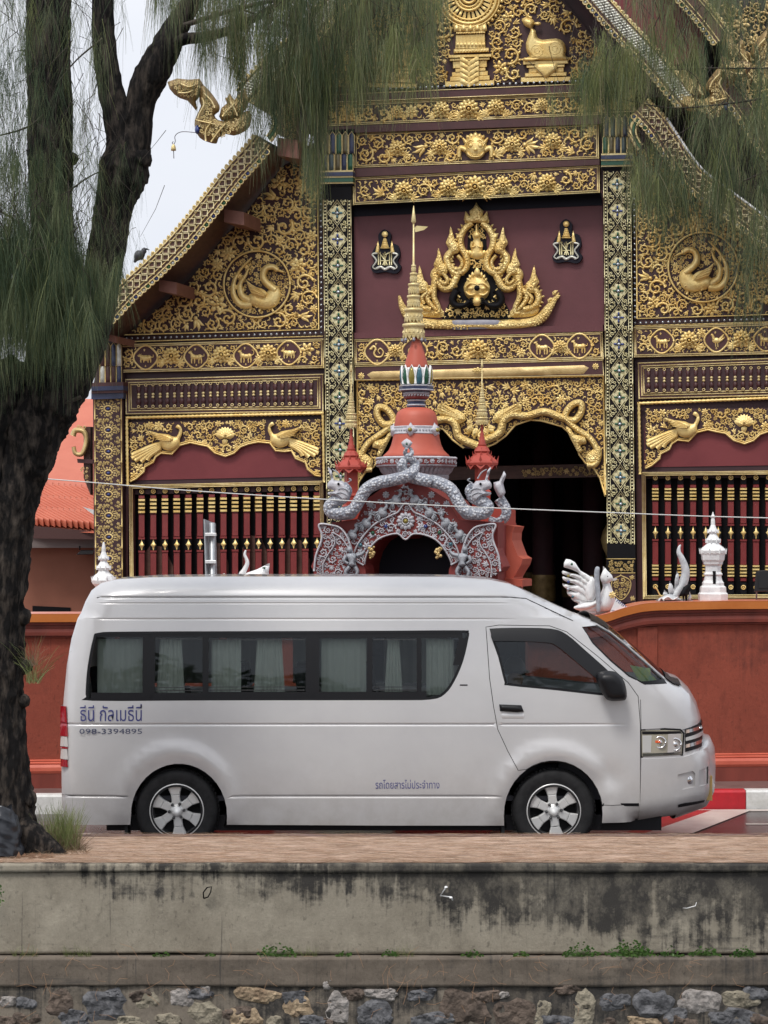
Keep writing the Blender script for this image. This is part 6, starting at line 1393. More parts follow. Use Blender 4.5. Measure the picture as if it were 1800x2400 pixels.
mb = MB(); fill(mb, [(1690, 0), (2000, 0), (2000, 420), (1800, 420), (1700, 110)], (), 20, 4, -.25, 91, .2, 2.5); relief('upper_scrollwork', mb, 'gold_aged', tem, kind='stuff'); 
S('upper_board', [(1685, -10), (2010, -10), (2010, 430), (1800, 430), (1695, 120)], -.27, .05, 'roof_dark', tem)
# purlin ends
for q in ((525, 490, 572, 528), (372, 655, 414, 690), (246, 781, 272, 804), (650, 322, 700, 372)):
    x0, y0, x1, y1 = q; fr = [FP(x0, y0, .75), FP(x1, y0 + 7, .75), FP(x1, y1, .75), FP(x0, y1 - 8, .75)]; mb = MB(); mb.add(fr + [p - NV * .8 for p in fr], [(0, 1, 2, 3), (0, 1, 5, 4), (1, 2, 6, 5), (2, 3, 7, 6), (3, 0, 4, 7)], 0, False); p_ = mb.build('purlin', 'beam_end', tem)
# --- serpent finials
def naga(f, w, parent=tem):
    mb = MB()
    blob(mb, [f(*p) for p in ((60, 205), (170, 165), (300, 178), (430, 168), (475, 240), (440, 330), (420, 385), (385, 430), (402, 500), (392, 540), (345, 480), (290, 420), (200, 390), (140, 350), (85, 285))], .12, w, 1, 4.5)
    blob(mb, [f(*p) for p in ((430, 240), (500, 262), (585, 360), (655, 470), (650, 545), (600, 585), (640, 640), (710, 655), (745, 690), (700, 770), (640, 860), (620, 912), (520, 892), (430, 845), (378, 745), (375, 640), (408, 560), (442, 480), (425, 420))], .14, w, 2, 4.5)
    blob(mb, [f(*p) for p in ((650, 600), (680, 500), (740, 450), (720, 390), (745, 380), (775, 325), (800, 380), (830, 410), (900, 290), (960, 260), (1010, 400), (960, 520), (870, 600), (760, 650), (680, 650))], .10, w - .02, 1, 4.5)
    blob(mb, [f(*p) for p in ((690, 660), (800, 610), (900, 560), (1010, 540), (1010, 700), (930, 780), (820, 820), (720, 800), (650, 840))], .11, w - .02, 2, 4.5)
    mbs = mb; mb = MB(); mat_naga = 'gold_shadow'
    for L in (((470, 330), (560, 420), (600, 500)), ((450, 380), (480, 460), (430, 560), (410, 620)), ((380, 640), (470, 660), (600, 690)), ((500, 880), (500, 760), (580, 640)), ((560, 890), (640, 780), (730, 680)), ((690, 600), (760, 520), (850, 430)), ((760, 400), (830, 520), (860, 590)), ((200, 220), (300, 260), (380, 240)), ((180, 330), (280, 330), (360, 300))):
        vine(mb, [f(*p) for p in L], 2.4, 1.6, .035, w + .145, n=4)
    fill(mb, [f(*p) for p in ((470, 330), (560, 400), (620, 500), (570, 600), (700, 670), (820, 630), (990, 570), (990, 690), (820, 790), (640, 860), (430, 800), (400, 640), (460, 480))], (), 6, 2.4, w + .14, 101, 0, 1.2)
    fill(mb, [f(*p) for p in ((80, 230), (180, 180), (420, 190), (440, 300), (360, 400), (200, 370))], (), 7, 2.4, w + .125, 102, 0, 1.2)
    fill(mb, [f(*p) for p in ((690, 600), (700, 500), (900, 330), (960, 400), (860, 590))], (), 7, 2.4, w + .09, 103, 0, 1.2)
    o = mbs.build('serpent_finial', mat_naga, parent, mp=FP); relief('serpent_scrolls', mb, 'gold_pale', o, kind='stuff'); mb = MB(); c = f(402, 750); mb.dome((*c, w + .09), 6, .06, 0, 10, 2, 11); relief('gem', mb, 'blue_glass', o); return o
nf = lambda x, y: ZN((x, y))[0]
naga(nf, 1.25); naga(lambda x, y: (1598 + (960 - x) * .2049 * .9, 200 + (y - 480) * .2049 * .9), 1.2); naga(lambda x, y: (1700 + (960 - x) * .2049 * .95, 120 + (y - 480) * .2049), .3)
for L, m, wd in ((((1250, 500), (1315, 590), (1335, 690), (1300, 790), (1240, 885)), 'gold_pale', 4.5), (((1235, 520), (1290, 600), (1305, 690), (1275, 780), (1220, 860)), 'green_glass', 4.5), (((1215, 540), (1260, 610), (1270, 690), (1240, 770), (1195, 830)), 'gold_pale', 3)):
    mb = MB(); vine(mb, ZN(*L), wd, wd, .06, .95); relief('roof_volute', mb, m, tem); mb = MB(); vine(mb, [(1516 - (x - 612) * .9, y + 20) for x, y in ZN(*L)], wd, wd, .06, .95); relief('roof_volute', mb, m, tem)
S('gable_return', ZN((1300, 420), (1560, 420), (1560, 930), (1320, 800)), .2, .4, 'brown_wood', tem); mb = MB(); fill(mb, ZN((1330, 440), (1540, 440), (1540, 900), (1340, 790)), (), 9, 3, .2, 111, .1, 1.4); relief('return_scrolls', mb, 'gold_aged', tem, kind='stuff')
# eave bracket carving behind the outer pillar, left
S('bracket_board', [(196, 1000), (212, 1000), (212, 1160), (196, 1120)], -.3, .1, 'brown_wood', tem)
mb = MB(); vine(mb, ZG((540, 700), (560, 660), (620, 670), (640, 740), (610, 830), (560, 830), (545, 780)), 7, 5, .08, -.25); fill(mb, ZG((550, 620), (655, 600), (655, 660), (560, 650)), (), 8, 3, -.25, 112); fill(mb, ZG((585, 930), (655, 925), (660, 1120), (620, 1000)), (), 7, 3, -.25, 113); relief('bracket_carving', mb, 'gold_aged', tem, kind='stuff')
S('eave_beam', ZG((570, 870), (690, 875), (690, 905), (575, 900)), -.24, .1, 'maroon_frame', tem)
# ---------------------------------------------------------------- the shrine gate in the wall
random.seed(23)
GP = Plane(955, 22.75, .27)
gb = GP(950, 1820, 0); gb.z = .17
gate = thing('shrine_gate', gb, 'salmon red shrine gate with bell-shaped spire and grey stucco serpents behind the van', 'gate')
GU = 22.75 / F * .3617                        # metres per unit of the traced drawing
MXG = lambda L, c=695: [(2 * c - x, y) for x, y in L]
ol = [(150, 1900), (215, 1285), (380, 1262), (430, 1140), (560, 1050), (690, 1022), (830, 1050), (965, 1140), (1035, 1265), (1290, 1285), (1290, 1900)]
op = [(412, 1900), (425, 1560), (450, 1475), (500, 1405), (560, 1368), (640, 1350), (692, 1390), (748, 1352), (835, 1368), (910, 1415), (965, 1490), (990, 1560), (1005, 1900)]
g = lambda L: [tuple(p) for p in ZE(*L)]
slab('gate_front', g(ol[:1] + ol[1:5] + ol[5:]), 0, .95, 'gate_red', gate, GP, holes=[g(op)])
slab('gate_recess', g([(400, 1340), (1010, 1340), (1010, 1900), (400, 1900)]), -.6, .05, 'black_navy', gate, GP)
slab('gate_flank', g([(1272, 1285), (1400, 1310), (1384, 1350), (1382, 1400), (1400, 1450), (1420, 1500), (1452, 1520), (1440, 1560), (1415, 1600), (1392, 1640), (1390, 1900), (1270, 1900)]), -.42, .5, 'salmon', gate, GP)
slab('gate_shoulder', g([(1180, 1180), (1330, 1200), (1330, 1300), (1180, 1290)]), -.3, .6, 'salmon_deep', gate, GP)
slab('gate_plinth', g([(1300, 1640), (1450, 1655), (1450, 1700), (1300, 1690)]), -.35, .5, 'salmon', gate, GP)
def grel(name, mb, m, kind=None, parent=gate): return tag(mb.build(name, m, parent, mp=GP), kind=kind)
band_o = [(330, 1600), (375, 1440), (480, 1305), (600, 1238), (645, 1215), (695, 1155), (745, 1215), (795, 1238), (910, 1305), (1020, 1440), (1060, 1600)]
ring_poly = g(band_o + [(1000, 1600), (980, 1520), (915, 1420), (840, 1372), (745, 1358), (692, 1395), (642, 1358), (560, 1372), (495, 1410), (440, 1490), (420, 1600)])
mb = MB(); fill(mb, ring_poly, [(*ZE((693, 1275))[0], 24)], 13, 2.6, .004, 201, .2, hs=.0045); grel('arch_scrolls', mb, 'stucco_white', 'stuff')
mb = MB()
for L in (band_o, [(420, 1600), (440, 1490), (495, 1410), (560, 1372), (642, 1358), (692, 1395), (745, 1358), (840, 1372), (915, 1420), (980, 1520), (1000, 1600)]): mb.ribbon(crom(g(L), 4, False), 2.4, .03, .004)
grel('arch_rim', mb, 'stucco_white')
mb = MB(); c = ZE((693, 1275))[0]
for i in range(12): a = 2 * pi * i / 12; mb.add([(c[0] + x, c[1] + y, z + .01) for x, y, z in leaf_v((8 * cos(a), 8 * sin(a)), a, 14, .03, 0, .4)], LEAF_F)
mb.ring((*c, .02), 8, 2, .02, 0, 16); grel('arch_rosette', mb, 'stucco_white')
mb = MB(); mb.dome((*c, .02), 6, .03, 0, 10, 2); grel('gem', mb, 'yellow_glass')
for (x, y), m in (((565, 1310), 'blue_glass'), ((480, 1352), 'green_glass'), ((822, 1310), 'blue_glass'), ((912, 1350), 'green_glass'), ((400, 1430), 'teal_glass'), ((985, 1425), 'teal_glass')): mb = MB(); mb.dome((*ZE((x, y))[0], .01), 5, .03, 0, 10, 2); grel('gem', mb, m)
spr = g([(300, 1420), (330, 1330), (400, 1240), (470, 1160), (560, 1120), (620, 1075), (693, 1040), (765, 1075), (830, 1120), (920, 1160), (990, 1240), (1060, 1330), (1085, 1420), (1020, 1430), (915, 1300), (795, 1230), (745, 1205), (695, 1140), (645, 1205), (600, 1230), (475, 1300), (370, 1430)])
birds = [(630, 1125), (540, 1205), (435, 1275), (345, 1350), (755, 1125), (850, 1205), (955, 1275), (1045, 1350)]
mb = MB(); fill(mb, spr, [(*ZE(b)[0], 13) for b in birds] + [(*ZE((860, 1105))[0], 9), (*ZE((565, 1105))[0], 9)], 12, 2.6, .004, 203, .15, hs=.006); grel('crest_scrolls', mb, 'stucco_white', 'stuff')
for i, (x, y) in enumerate(birds):
    mb = MB(); s = 1 if x < 695 else -1; f = lambda u, v: ZE((x + s * u, y + v))[0]
    blob(mb, [f(*p) for p in ((-30, 10), (-10, -20), (20, -10), (35, 20), (20, 45), (-15, 40))], .05, .01, 2, 4); vine(mb, [f(10, 0), f(30, -25), f(25, -45)], 4.5, 3.5, .04, .02); vine(mb, [f(28, -46), f(50, -40)], 2.5, .8, .03, .03, n=3); mb.dome((*f(27, -46), .03), 4.5, .03, 0, 8, 2)
    for k in range(4): mb.add([(a, b, z + .03) for a, b, z in leaf_v(f(-15, 10 + k * 7), pi - s * (.3 + k * .35) if s > 0 else (.3 + k * .35) * 1, 15, .025, 0, .22)], LEAF_F)
    grel('stucco_bird', mb, 'stucco_grey')
for x, y in ((565, 1105), (860, 1105), (460, 1165), (958, 1165)): mb = MB(); stamp(mb, FLOW[2], ZE((x, y))[0], 8.5, 0, .006, .004); grel('stucco_flower', mb, 'stucco_white')
# flame shaped wings either side of the arch
fl = [(95, 1900), (100, 1600), (112, 1500), (145, 1410), (150, 1360), (132, 1298), (200, 1300), (265, 1318), (308, 1368), (330, 1420), (345, 1470), (355, 1520), (420, 1560), (405, 1640), (400, 1900)]
fi = [(160, 1640), (158, 1560), (185, 1500), (225, 1440), (235, 1395), (215, 1350), (270, 1380), (310, 1430), (345, 1490), (370, 1560), (385, 1640)]
for k, mirr_ in enumerate((lambda L: L, lambda L: MXG(L, 703))):
    slab('gate_wing', [tuple(p) for p in crom(g(mirr_(fl[1:-1])), 3)], .10, .35, 'gate_red', gate, GP)
    mb = MB(); mb.ribbon(crom(g(mirr_(fl[1:13])), 4, False), 2.6, .035, .10); mb.ribbon(crom(g(mirr_(fi)), 4, False), 1.8, .03, .10); grel('wing_rim', mb, 'stucco_white')
    mb = MB(); fill(mb, g(mirr_(fi)), [(*ZE(mirr_([(345, 1530)])[0])[0], 14)], 10, 2.4, .102, 210 + k, .05, hs=.005); fill(mb, g(mirr_(fl[1:11] + fi[::-1])), (), 12, 2.4, .102, 212 + k, .05, hs=.005); grel('wing_scrolls', mb, 'stucco_white', 'stuff')
    mb = MB(); f = lambda u, v: ZE(mirr_([(345 + u, 1530 + v)])[0])[0]
    blob(mb, [f(*p) for p in ((-40, -30), (-15, -50), (20, -45), (35, -20), (22, 10), (28, 40), (-25, 40), (-22, 8))], .09, .11, 2, 4, 6); mb.dome((*f(-15, -72), .12), 7, .07, 0, 10, 3, 8)
    for L in (((-35, -30), (-50, 0), (-25, 20)), ((30, -30), (62, -40), (85, -62)), ((-15, 40), (-40, 75), (-30, 112)), ((18, 40), (35, 75), (20, 112))): vine(mb, [f(*p) for p in L], 6, 3.5, .06, .12)
    vine(mb, [f(-15, -80), f(-15, -112)], 4, 1, .05, .12, n=3); grel('guardian_figure', mb, 'stucco_grey')
# two serpents twined over the arch
mat('serpent_scales', (.40, .42, .47), .4, .1, (.55, .55, .58), 18)
m = M['serpent_scales']; t = m.node_tree; v = t.nodes.new('ShaderNodeTexVoronoi'); v.inputs['Scale'].default_value = 34; gm_ = t.nodes.new('ShaderNodeNewGeometry'); t.links.new(gm_.outputs['Position'], v.inputs['Vector'])
r = t.nodes.new('ShaderNodeValToRGB'); r.color_ramp.elements[0].position = .25; r.color_ramp.elements[1].position = .6; r.color_ramp.elements[0].color = (.58, .59, .62, 1); r.color_ramp.elements[1].color = (.27, .29, .34, 1); t.links.new(v.outputs['Distance'], r.inputs[0]); t.links.new(r.outputs[0], t.nodes['Principled BSDF'].inputs['Base Color'])
bp = t.nodes.new('ShaderNodeBump'); bp.inputs['Strength'].default_value = .8; bp.inputs['Distance'].default_value = .02; bp.invert = True; t.links.new(v.outputs['Distance'], bp.inputs['Height']); t.links.new(bp.outputs[0], t.nodes['Principled BSDF'].inputs['Normal'])
sp_ = [(702, 800), (690, 835), (720, 860), (690, 880), (668, 915), (690, 960), (740, 990), (830, 1012), (915, 1030), (985, 1070), (1030, 1140), (1070, 1200), (1140, 1225), (1205, 1220), (1225, 1185), (1190, 1150), (1135, 1120), (1110, 1080), (1140, 1045)]
for k, fx in enumerate((lambda L: L, lambda L: MXG(L, 712))):
    P2 = crom(g(fx(sp_)), 6, False); n_ = len(P2); w3 = [.12 + (.05 if k == 0 else -.05) * cos(i / n_ * 30) * (i < n_ * .4) for i in range(n_)]
    P3 = [GP(p.x, p.y, w) for p, w in zip(P2, w3)]; R3_ = [.014 + .052 * min(1, (i / n_) * 3.2) - (.012 if i > n_ * .9 else 0) for i in range(n_)]
    mb = MB(); mb.tube(P3, R3_, 12); sb = mb.build('serpent_body', 'serpent_scales', gate)
    mb = MB()
    for i in range(int(n_ * .38), int(n_ * .62)):
        for s_ in (0, .5):
            p = P2[i].lerp(P2[i + 1], s_); q = (P2[i + 1] - P2[i]).normalized(); nr = Vector((q.y, -q.x)) * (1 if k == 0 else -1); c = p + nr * 11.5; mb.box((c.x - 2, c.y - 2.4, w3[i] - .03), (c.x + 2, c.y + 2.4, w3[i] + .03), 0, .5)
    grel('serpent_fin', mb, 'stucco_white', None, sb)
    mb = MB(); hdp = [(1248, 925), (1222, 950), (1206, 1010), (1150, 1015), (1110, 1075), (1108, 1130), (1150, 1150), (1195, 1120), (1240, 1108), (1246, 1090), (1206, 1078), (1246, 1064), (1250, 1035), (1235, 1012), (1225, 1000)]
    hx = fx(hdp) if k == 0 else MXG(hdp, 718); mb.pillow(crom(g(hx), 2), .10, .10, 4, 7, 0, .08); o = grel('serpent_head', mb, 'stucco_white')
    mb = MB(); e = ZE(*(((1178, 1035),) if k == 0 else MXG([(1178, 1035)], 718)))[0]; mb.dome((*e, .19), 3.6, .03, 0, 8, 2); grel('eye', mb, 'black_paint', None, o)
    mb = MB()
    for L in (((1112, 1000), (1095, 1010), (1120, 1025)), ((1108, 1080), (1150, 1062), (1180, 1070)), ((1120, 1110), (1160, 1090), (1200, 1100)), ((1160, 1000), (1185, 960), (1220, 940)), ((1150, 1130), (1190, 1100), (1235, 1095))): vine(mb, g(L if k == 0 else MXG(L, 718)), 1.8, 1.2, .02, .19, n=4)
    grel('whisker', mb, 'stucco_grey', None, o)
    mb = MB(); blob(mb, g((lambda L: L if k == 0 else MXG(L, 712))([(1020, 1190), (1060, 1180), (1100, 1210), (1170, 1222), (1230, 1215), (1235, 1250), (1170, 1270), (1080, 1265), (1050, 1240)])), .10, .06, 2, 5); grel('serpent_chest', mb, 'stucco_grey')
mb = MB(); mb.pillow(g([(700, 740), (722, 752), (738, 768), (726, 790), (712, 805), (690, 805), (674, 790), (664, 768), (680, 752)]), .04, .12, 4, 4, 0, .03); o = grel('tail_finial', mb, 'stucco_white'); mb = MB(); mb.dome((*ZE((700, 775))[0], .155), 3, .02, 0, 8, 2); grel('gem', mb, 'green_glass', None, o)
mb = MB(); mb.pillow(g([(1330, 950), (1345, 975), (1325, 1030), (1340, 1090), (1315, 1145), (1290, 1110), (1265, 1060), (1262, 1025), (1300, 1015)]), .12, -.35, 4, 7, 0, .1); grel('serpent_head', mb, 'stucco_white'); mb = MB(); P3 = [GP(p.x, p.y, -.35) for p in crom(g([(1300, 1130), (1340, 1200), (1330, 1250), (1290, 1275), (1240, 1260)]), 5, False)]; mb.tube(P3, .06, 10); mb.build('serpent_body', 'serpent_scales', gate)
# bell tower: plinth, bell, rings, lotus, cone, gilt umbrella spire
tc = GP(*ZE((762, 865))[0], -.62); U = tc.y / F * .3617; zz = lambda y: (CY - (760 + .3617 * y)) * tc.y / F + H
def lat(name, prof, m, n=40, rot=.0, parent=gate, c=tc, smooth=True, U_=None): mb = MB(); mb.lathe([(r * (U_ or U), zz(y)) for r, y in prof], (c.x, c.y, 0), n, 0, smooth, rot); return mb.build(name, m, parent)
oct_ = pi / 8 + .25
lat('tower_base', [(200, 1300), (200, 1000)], 'gate_red', 8, oct_, smooth=False); lat('cornice', [(250, 922), (262, 914), (262, 872), (250, 866)], 'gate_red', 8, oct_, smooth=False); lat('cornice_edge', [(266, 876), (268, 868), (258, 861), (205, 861)], 'stucco_white', 8, oct_, smooth=False); lat('cornice_foot', [(210, 1005), (214, 985), (200, 960), (245, 930), (262, 922), (264, 914)], 'stucco_grey', 8, oct_, smooth=False)
mb = MB()
for i in range(8):
    a0, a1 = oct_ + i * pi / 4, oct_ + (i + 1) * pi / 4; p0, p1 = Vector((cos(a0), sin(a0))), Vector((cos(a1), sin(a1)))
    for j in range(6):
        p = p0.lerp(p1, (j + .5) / 6); q = (p1 - p0).normalized(); nr = Vector((p.x, p.y)).normalized(); wv = 12 * U; vs = []
        for u, y, d in ((-1, 990, 200), (-1, 945, 228), (0, 925, 252), (1, 945, 228), (1, 990, 200), (0, 955, 238)): c = p * (d * U); vs.append((tc.x + c.x + q.x * u * wv * 1.05, tc.y + c.y + q.y * u * wv, zz(y)))
        mb.add(vs, [(0, 1, 5), (1, 2, 5), (2, 3, 5), (3, 4, 5), (4, 0, 5)], 0, True)
mb.build('lotus_petals', 'stucco_grey', gate)
# carved band on the cornice
for i in range(8):
    a0, a1 = oct_ + i * pi / 4, oct_ + (i + 1) * pi / 4; p0, p1 = Vector((cos(a0), sin(a0))), Vector((cos(a1), sin(a1))); q = (p1 - p0).normalized(); mid = (p0 + p1) / 2
    if mid.y > .3: continue
    mb = MB(); L_ = (p1 - p0).length * 262
    for j in range(5): stamp(mb, (CURLS[1], FLOW[2])[j % 2], ((j + .5) * L_ / 5, 0), 17, rnd(0, 6), .0016, 0)
    nr = mid.normalized(); o0 = p0 * 262 * U
    mb.map(lambda v: (tc.x + o0.x + q.x * v[0] * U + nr.x * (v[2] + .002), tc.y + o0.y + q.y * v[0] * U + nr.y * (v[2] + .002), zz(893) - v[1] * U)); tag(mb.build('cornice_scrolls', 'stucco_white', gate), kind='stuff')
bell = lat('bell', [(214, 862), (216, 852), (200, 838), (178, 815), (162, 780), (152, 740), (146, 700), (141, 650), (134, 600), (122, 570), (100, 552), (70, 541), (50, 540)], 'salmon', 56)
lat('bell_band', [(147, 715), (151, 712), (151, 708), (148, 706), (147, 676), (146, 674), (149, 671), (148, 664), (143, 662)], 'stucco_white', 56, parent=bell)
mb = MB()
for i in range(44):
    a = 2 * pi * i / 44; mb.dome((a * 150, 0, 0), 7, .012, 0, 6, 1, 5)
mb.map(lambda v: (tc.x + (149 * U + v[2]) * cos(v[0] / 150), tc.y + (149 * U + v[2]) * sin(v[0] / 150), zz(690) - v[1] * U)); mb.build('band_links', 'stucco_grey', bell)
for ax in (-.18, 1.0, -1.4):
    a = -pi / 2 + ax - .08; mb = MB(); d = [(0, -48), (14, -28), (40, 0), (14, 28), (0, 48), (-14, 28), (-40, 0), (-14, -28)]; mb.pillow([(x, y) for x, y in d], .03, 0, 10, 12, 0, .01); mb.map(lambda v: (tc.x + (150 * U + v[2]) * cos(a + v[0] / 150), tc.y + (150 * U + v[2]) * sin(a + v[0] / 150), zz(690) - v[1] * U)); o = mb.build('band_jewel', 'stucco_white', bell)
    mb = MB(); mb.dome((0, 0, .03), 14, .03, 0, 10, 2); mb.map(lambda v: (tc.x + (150 * U + v[2]) * cos(a + v[0] / 150), tc.y + (150 * U + v[2]) * sin(a + v[0] / 150), zz(690) - v[1] * U)); mb.build('gem', 'yellow_glass', o)
tx = Vector((-.0, 0, 0))
lat('neck', [(62, 542), (62, 532), (56, 520), (60, 512), (55, 498), (58, 490)], 'navy_tile', 12); lat('neck_ring', [(60, 531), (66, 526), (60, 519)], 'stucco_white', 24); lat('neck_ring', [(58, 500), (64, 496), (58, 489)], 'stucco_white', 24)
lat('neck_band', [(74, 486), (80, 480), (82, 450), (76, 445)], 'gate_red', 8, oct_, smooth=False); lat('neck_trim', [(82, 455), (87, 448), (82, 441)], 'stucco_white', 8, oct_, smooth=False)
mb = MB()
for i in range(26):
    a = 2 * pi * i / 26; mb.add([(a * 80 + x * 14, y * 14, z * .012) for x, y, z in leaf_v((-.5, .3), -.9, 1.3, .8, .2, .35)], LEAF_F)
mb.map(lambda v: (tc.x + (81 * U + v[2]) * cos(v[0] / 80), tc.y + (81 * U + v[2]) * sin(v[0] / 80), zz(466) - v[1] * U)); tag(mb.build('neck_scrolls', 'stucco_white', gate), kind='stuff')
lat('top_cornice', [(86, 441), (100, 432), (112, 425), (112, 405), (104, 401)], 'navy_tile', 8, oct_, smooth=False); lat('cornice_trim', [(113, 432), (117, 428), (113, 424)], 'stucco_white', 8, oct_, smooth=False); lat('cornice_trim', [(113, 406), (116, 401), (108, 397), (80, 397)], 'stucco_white', 8, oct_, smooth=False)
lat('lotus_bud', [(78, 398), (90, 375), (93, 345), (90, 310), (84, 285), (70, 280)], 'white_glaze', 32)
for i in range(12):
    a = 2 * pi * i / 12 - .33; mb = MB(); mb.pillow([(-17, 50), (-19, 10), (-12, -35), (0, -58), (12, -35), (19, 10), (17, 50), (0, 60)], .018, .008, 9, 8, 0, .01)
    fz = lambda v: (tc.x + ((93 - (abs(v[1] + 5) / 60) ** 2 * 8) * U + v[2]) * cos(a + v[0] / 90), tc.y + ((93 - (abs(v[1] + 5) / 60) ** 2 * 8) * U + v[2]) * sin(a + v[0] / 90), zz(336 + v[1]))
    mb.map(fz); o = mb.build('lotus_petal', ('yellow_glass', 'teal_glass', 'green_glass')[i % 3], gate)
    mb = MB(); mb.ribbon([(-20, 55), (-22, 10), (-14, -38), (0, -66), (14, -38), (22, 10), (20, 55)], 4, .014, .012); mb.map(fz); mb.build('petal_rim', 'white_glaze', o)
lat('cone', [(80, 290), (76, 270), (70, 240), (52, 180), (34, 125), (18, 85), (6, 68)], 'salmon', 40)
tcs = GP(*ZE((745, 75))[0], -.62)
def chatra(cx_, cy_, y0, y1, R, tiers, parent=gate):
    "tiered gilt umbrella spire with fringes; R = lowest radius in metres"
    zt = lambda y: H + (CY - y) * cy_ / F; mb = MB(); h = zt(y1) - zt(y0)
    mb.tube([(cx_, cy_, zt(y0)), (cx_, cy_, zt(y0) + h * .88)], [R * .16, R * .07], 8)
    z = zt(y0)
    for t_, rf, hf in ((.01, 1., .095), (.135, .84, .085), (.245, .60, .075), (.345, .50, .065), (.435, .34, .055), (.51, .22, .04)):
        r = R * rf; hh = h * hf; z0 = z + h * t_; n = 16
        mb.lathe([(r * .94, z0), (r, z0 + hh * .12), (r * .90, z0 + hh * .5), (r * .90, z0 + hh * .72), (r * 1.04, z0 + hh * .8), (r * 1.0, z0 + hh), (r * .35, z0 + hh * 1.12)], (cx_, cy_, 0), n, 0, True, 0, False)
        for j in range(n):
            a = 2 * pi * j / n; c = Vector((cx_ + r * cos(a), cy_ + r * sin(a), z0)); d = Vector((-sin(a), cos(a), 0)) * r * .19
            mb.add([c - d, c + d, c + Vector((0, 0, -hh * .3)), c + Vector((cos(a), sin(a), 0)) * r * .04 + Vector((0, 0, hh * .1))], [(0, 1, 2), (0, 2, 3), (1, 2, 3)], 0, False)
            e = Vector((cos(a), sin(a), 0)); b1 = c - e * r * .06 + Vector((0, 0, hh * .22)); mb.add([b1 - d * .8, b1 + d * .8, b1 + Vector((0, 0, hh * .34)), b1 + e * r * .10 + Vector((0, 0, hh * .12))], [(0, 1, 3), (1, 2, 3), (2, 0, 3)], 0, False)
    zt2 = zt(y0) + h * .86; mb.lathe([(R * .05, zt2), (R * .22, zt2 + h * .02), (R * .16, zt2 + h * .06), (R * .03, zt2 + h * .14)], (cx_, cy_, 0), 8)
    return mb.build('gilt_spire', 'gold_pale', parent)
sp1 = chatra(tcs.x, tcs.y, 792, 482, .118, 5)
for a in range(8):
    mb = MB(); r = .12; mb.dome((tcs.x + r * cos(a * pi / 4), tcs.y + r * sin(a * pi / 4), H + (CY - 799) * tcs.y / F), .018, .03, 0, 8, 2); mb.dome((tcs.x + r * cos(a * pi / 4), tcs.y + r * sin(a * pi / 4), H + (CY - 799) * tcs.y / F), .018, -.02, 0, 8, 2); mb.build('hanging_bell', 'lead_grey', sp1)
mb = MB(); p = lambda x, y: Vector((tcs.x + (x - 968) * tcs.y / F, tcs.y, H + (CY - y) * tcs.y / F)); L = [p(970, 534), p(975, 529), p(1002, 531), p(992, 539), p(972, 544)]; mb.add(L + [q + Vector((0, .008, 0)) for q in L], [(0, 1, 2, 3, 4), (9, 8, 7, 6, 5)] + [(i, (i + 1) % 5, 5 + (i + 1) % 5, 5 + i) for i in range(5)], 0, False); mb.build('pennant', 'gold_pale', sp1)
# corner turrets
def turret(px, dy, y_sp, k):
    c = GP(*ZE((px, 900))[0], -.5 + k * .02); f = lambda y: y + dy
    L = lambda name, prof, m, n=24, rot=0, sm=True: lat(name, [(r, f(y)) for r, y in prof], m, n, rot, c=c, smooth=sm)
    L('turret_body', [(72, 1290), (72, 1180), (60, 1170), (60, 1120), (66, 1110), (52, 1095), (52, 960), (70, 940)], 'salmon_deep', 4, pi / 4 + .25, False)
    L('turret_roof', [(100, 940), (104, 925), (98, 912), (60, 880), (44, 862), (52, 850), (34, 822), (24, 815)], 'salmon_deep', 8, oct_, False)
    L('turret_spire', [(24, 818), (30, 808), (20, 796), (24, 785), (15, 775), (18, 764), (11, 752), (14, 742), (9, 730), (8, 690), (10, 686), (5, 676), (4, 655)], 'salmon_deep', 16)
    mb = MB()
    for i in range(8):
        a = oct_ + i * pi / 4; d = Vector((cos(a), sin(a))); q = Vector((-sin(a), cos(a)))
        for r, y, s in ((100, 925, 1.), (58, 880, .7), (42, 848, .5)):
            o = d * r * U; e = q * 15 * s * U; pts = [Vector((c.x + o.x * .86 - e.x, c.y + o.y * .86 - e.y, zz(f(y)))), Vector((c.x + o.x * .86 + e.x, c.y + o.y * .86 + e.y, zz(f(y)))), Vector((c.x + o.x * 1.08, c.y + o.y * 1.08, zz(f(y - 48 * s)))), Vector((c.x + o.x * 1.02, c.y + o.y * 1.02, zz(f(y + 8))))]
            mb.add(pts, [(0, 1, 2), (0, 3, 2), (1, 2, 3), (0, 1, 3)], 0, False)
        b0 = d * 100 * U; mb.add([Vector((c.x + b0.x * .9 - q.x * 30 * U, c.y + b0.y * .9 - q.y * 30 * U, zz(f(940)))), Vector((c.x + b0.x * .9 + q.x * 30 * U, c.y + b0.y * .9 + q.y * 30 * U, zz(f(940)))), Vector((c.x + b0.x * .96, c.y + b0.y * .96, zz(f(968))))], [(0, 1, 2)], 0, False)
    mb.build('roof_horns', 'salmon_deep', gate)
    chatra(c.x, c.y, 760 + .3617 * f(668), 760 + .3617 * f(y_sp), .066, 6)
turret(340, 0, 255, 0); turret(1188, -20, 245, 1)
mb = MB(); c = tc
for px in (470, 905):
    mb = MB()
    for j in range(14): x, y = px + rnd(-18, 18), 1440 + rnd(0, 75); mb.dome((*ZE((x, y))[0], .06 + rnd(0, .03)), rnd(3, 5), .03, 0, 6, 1)
    grel('hanging_garland', mb, 'gold_aged')
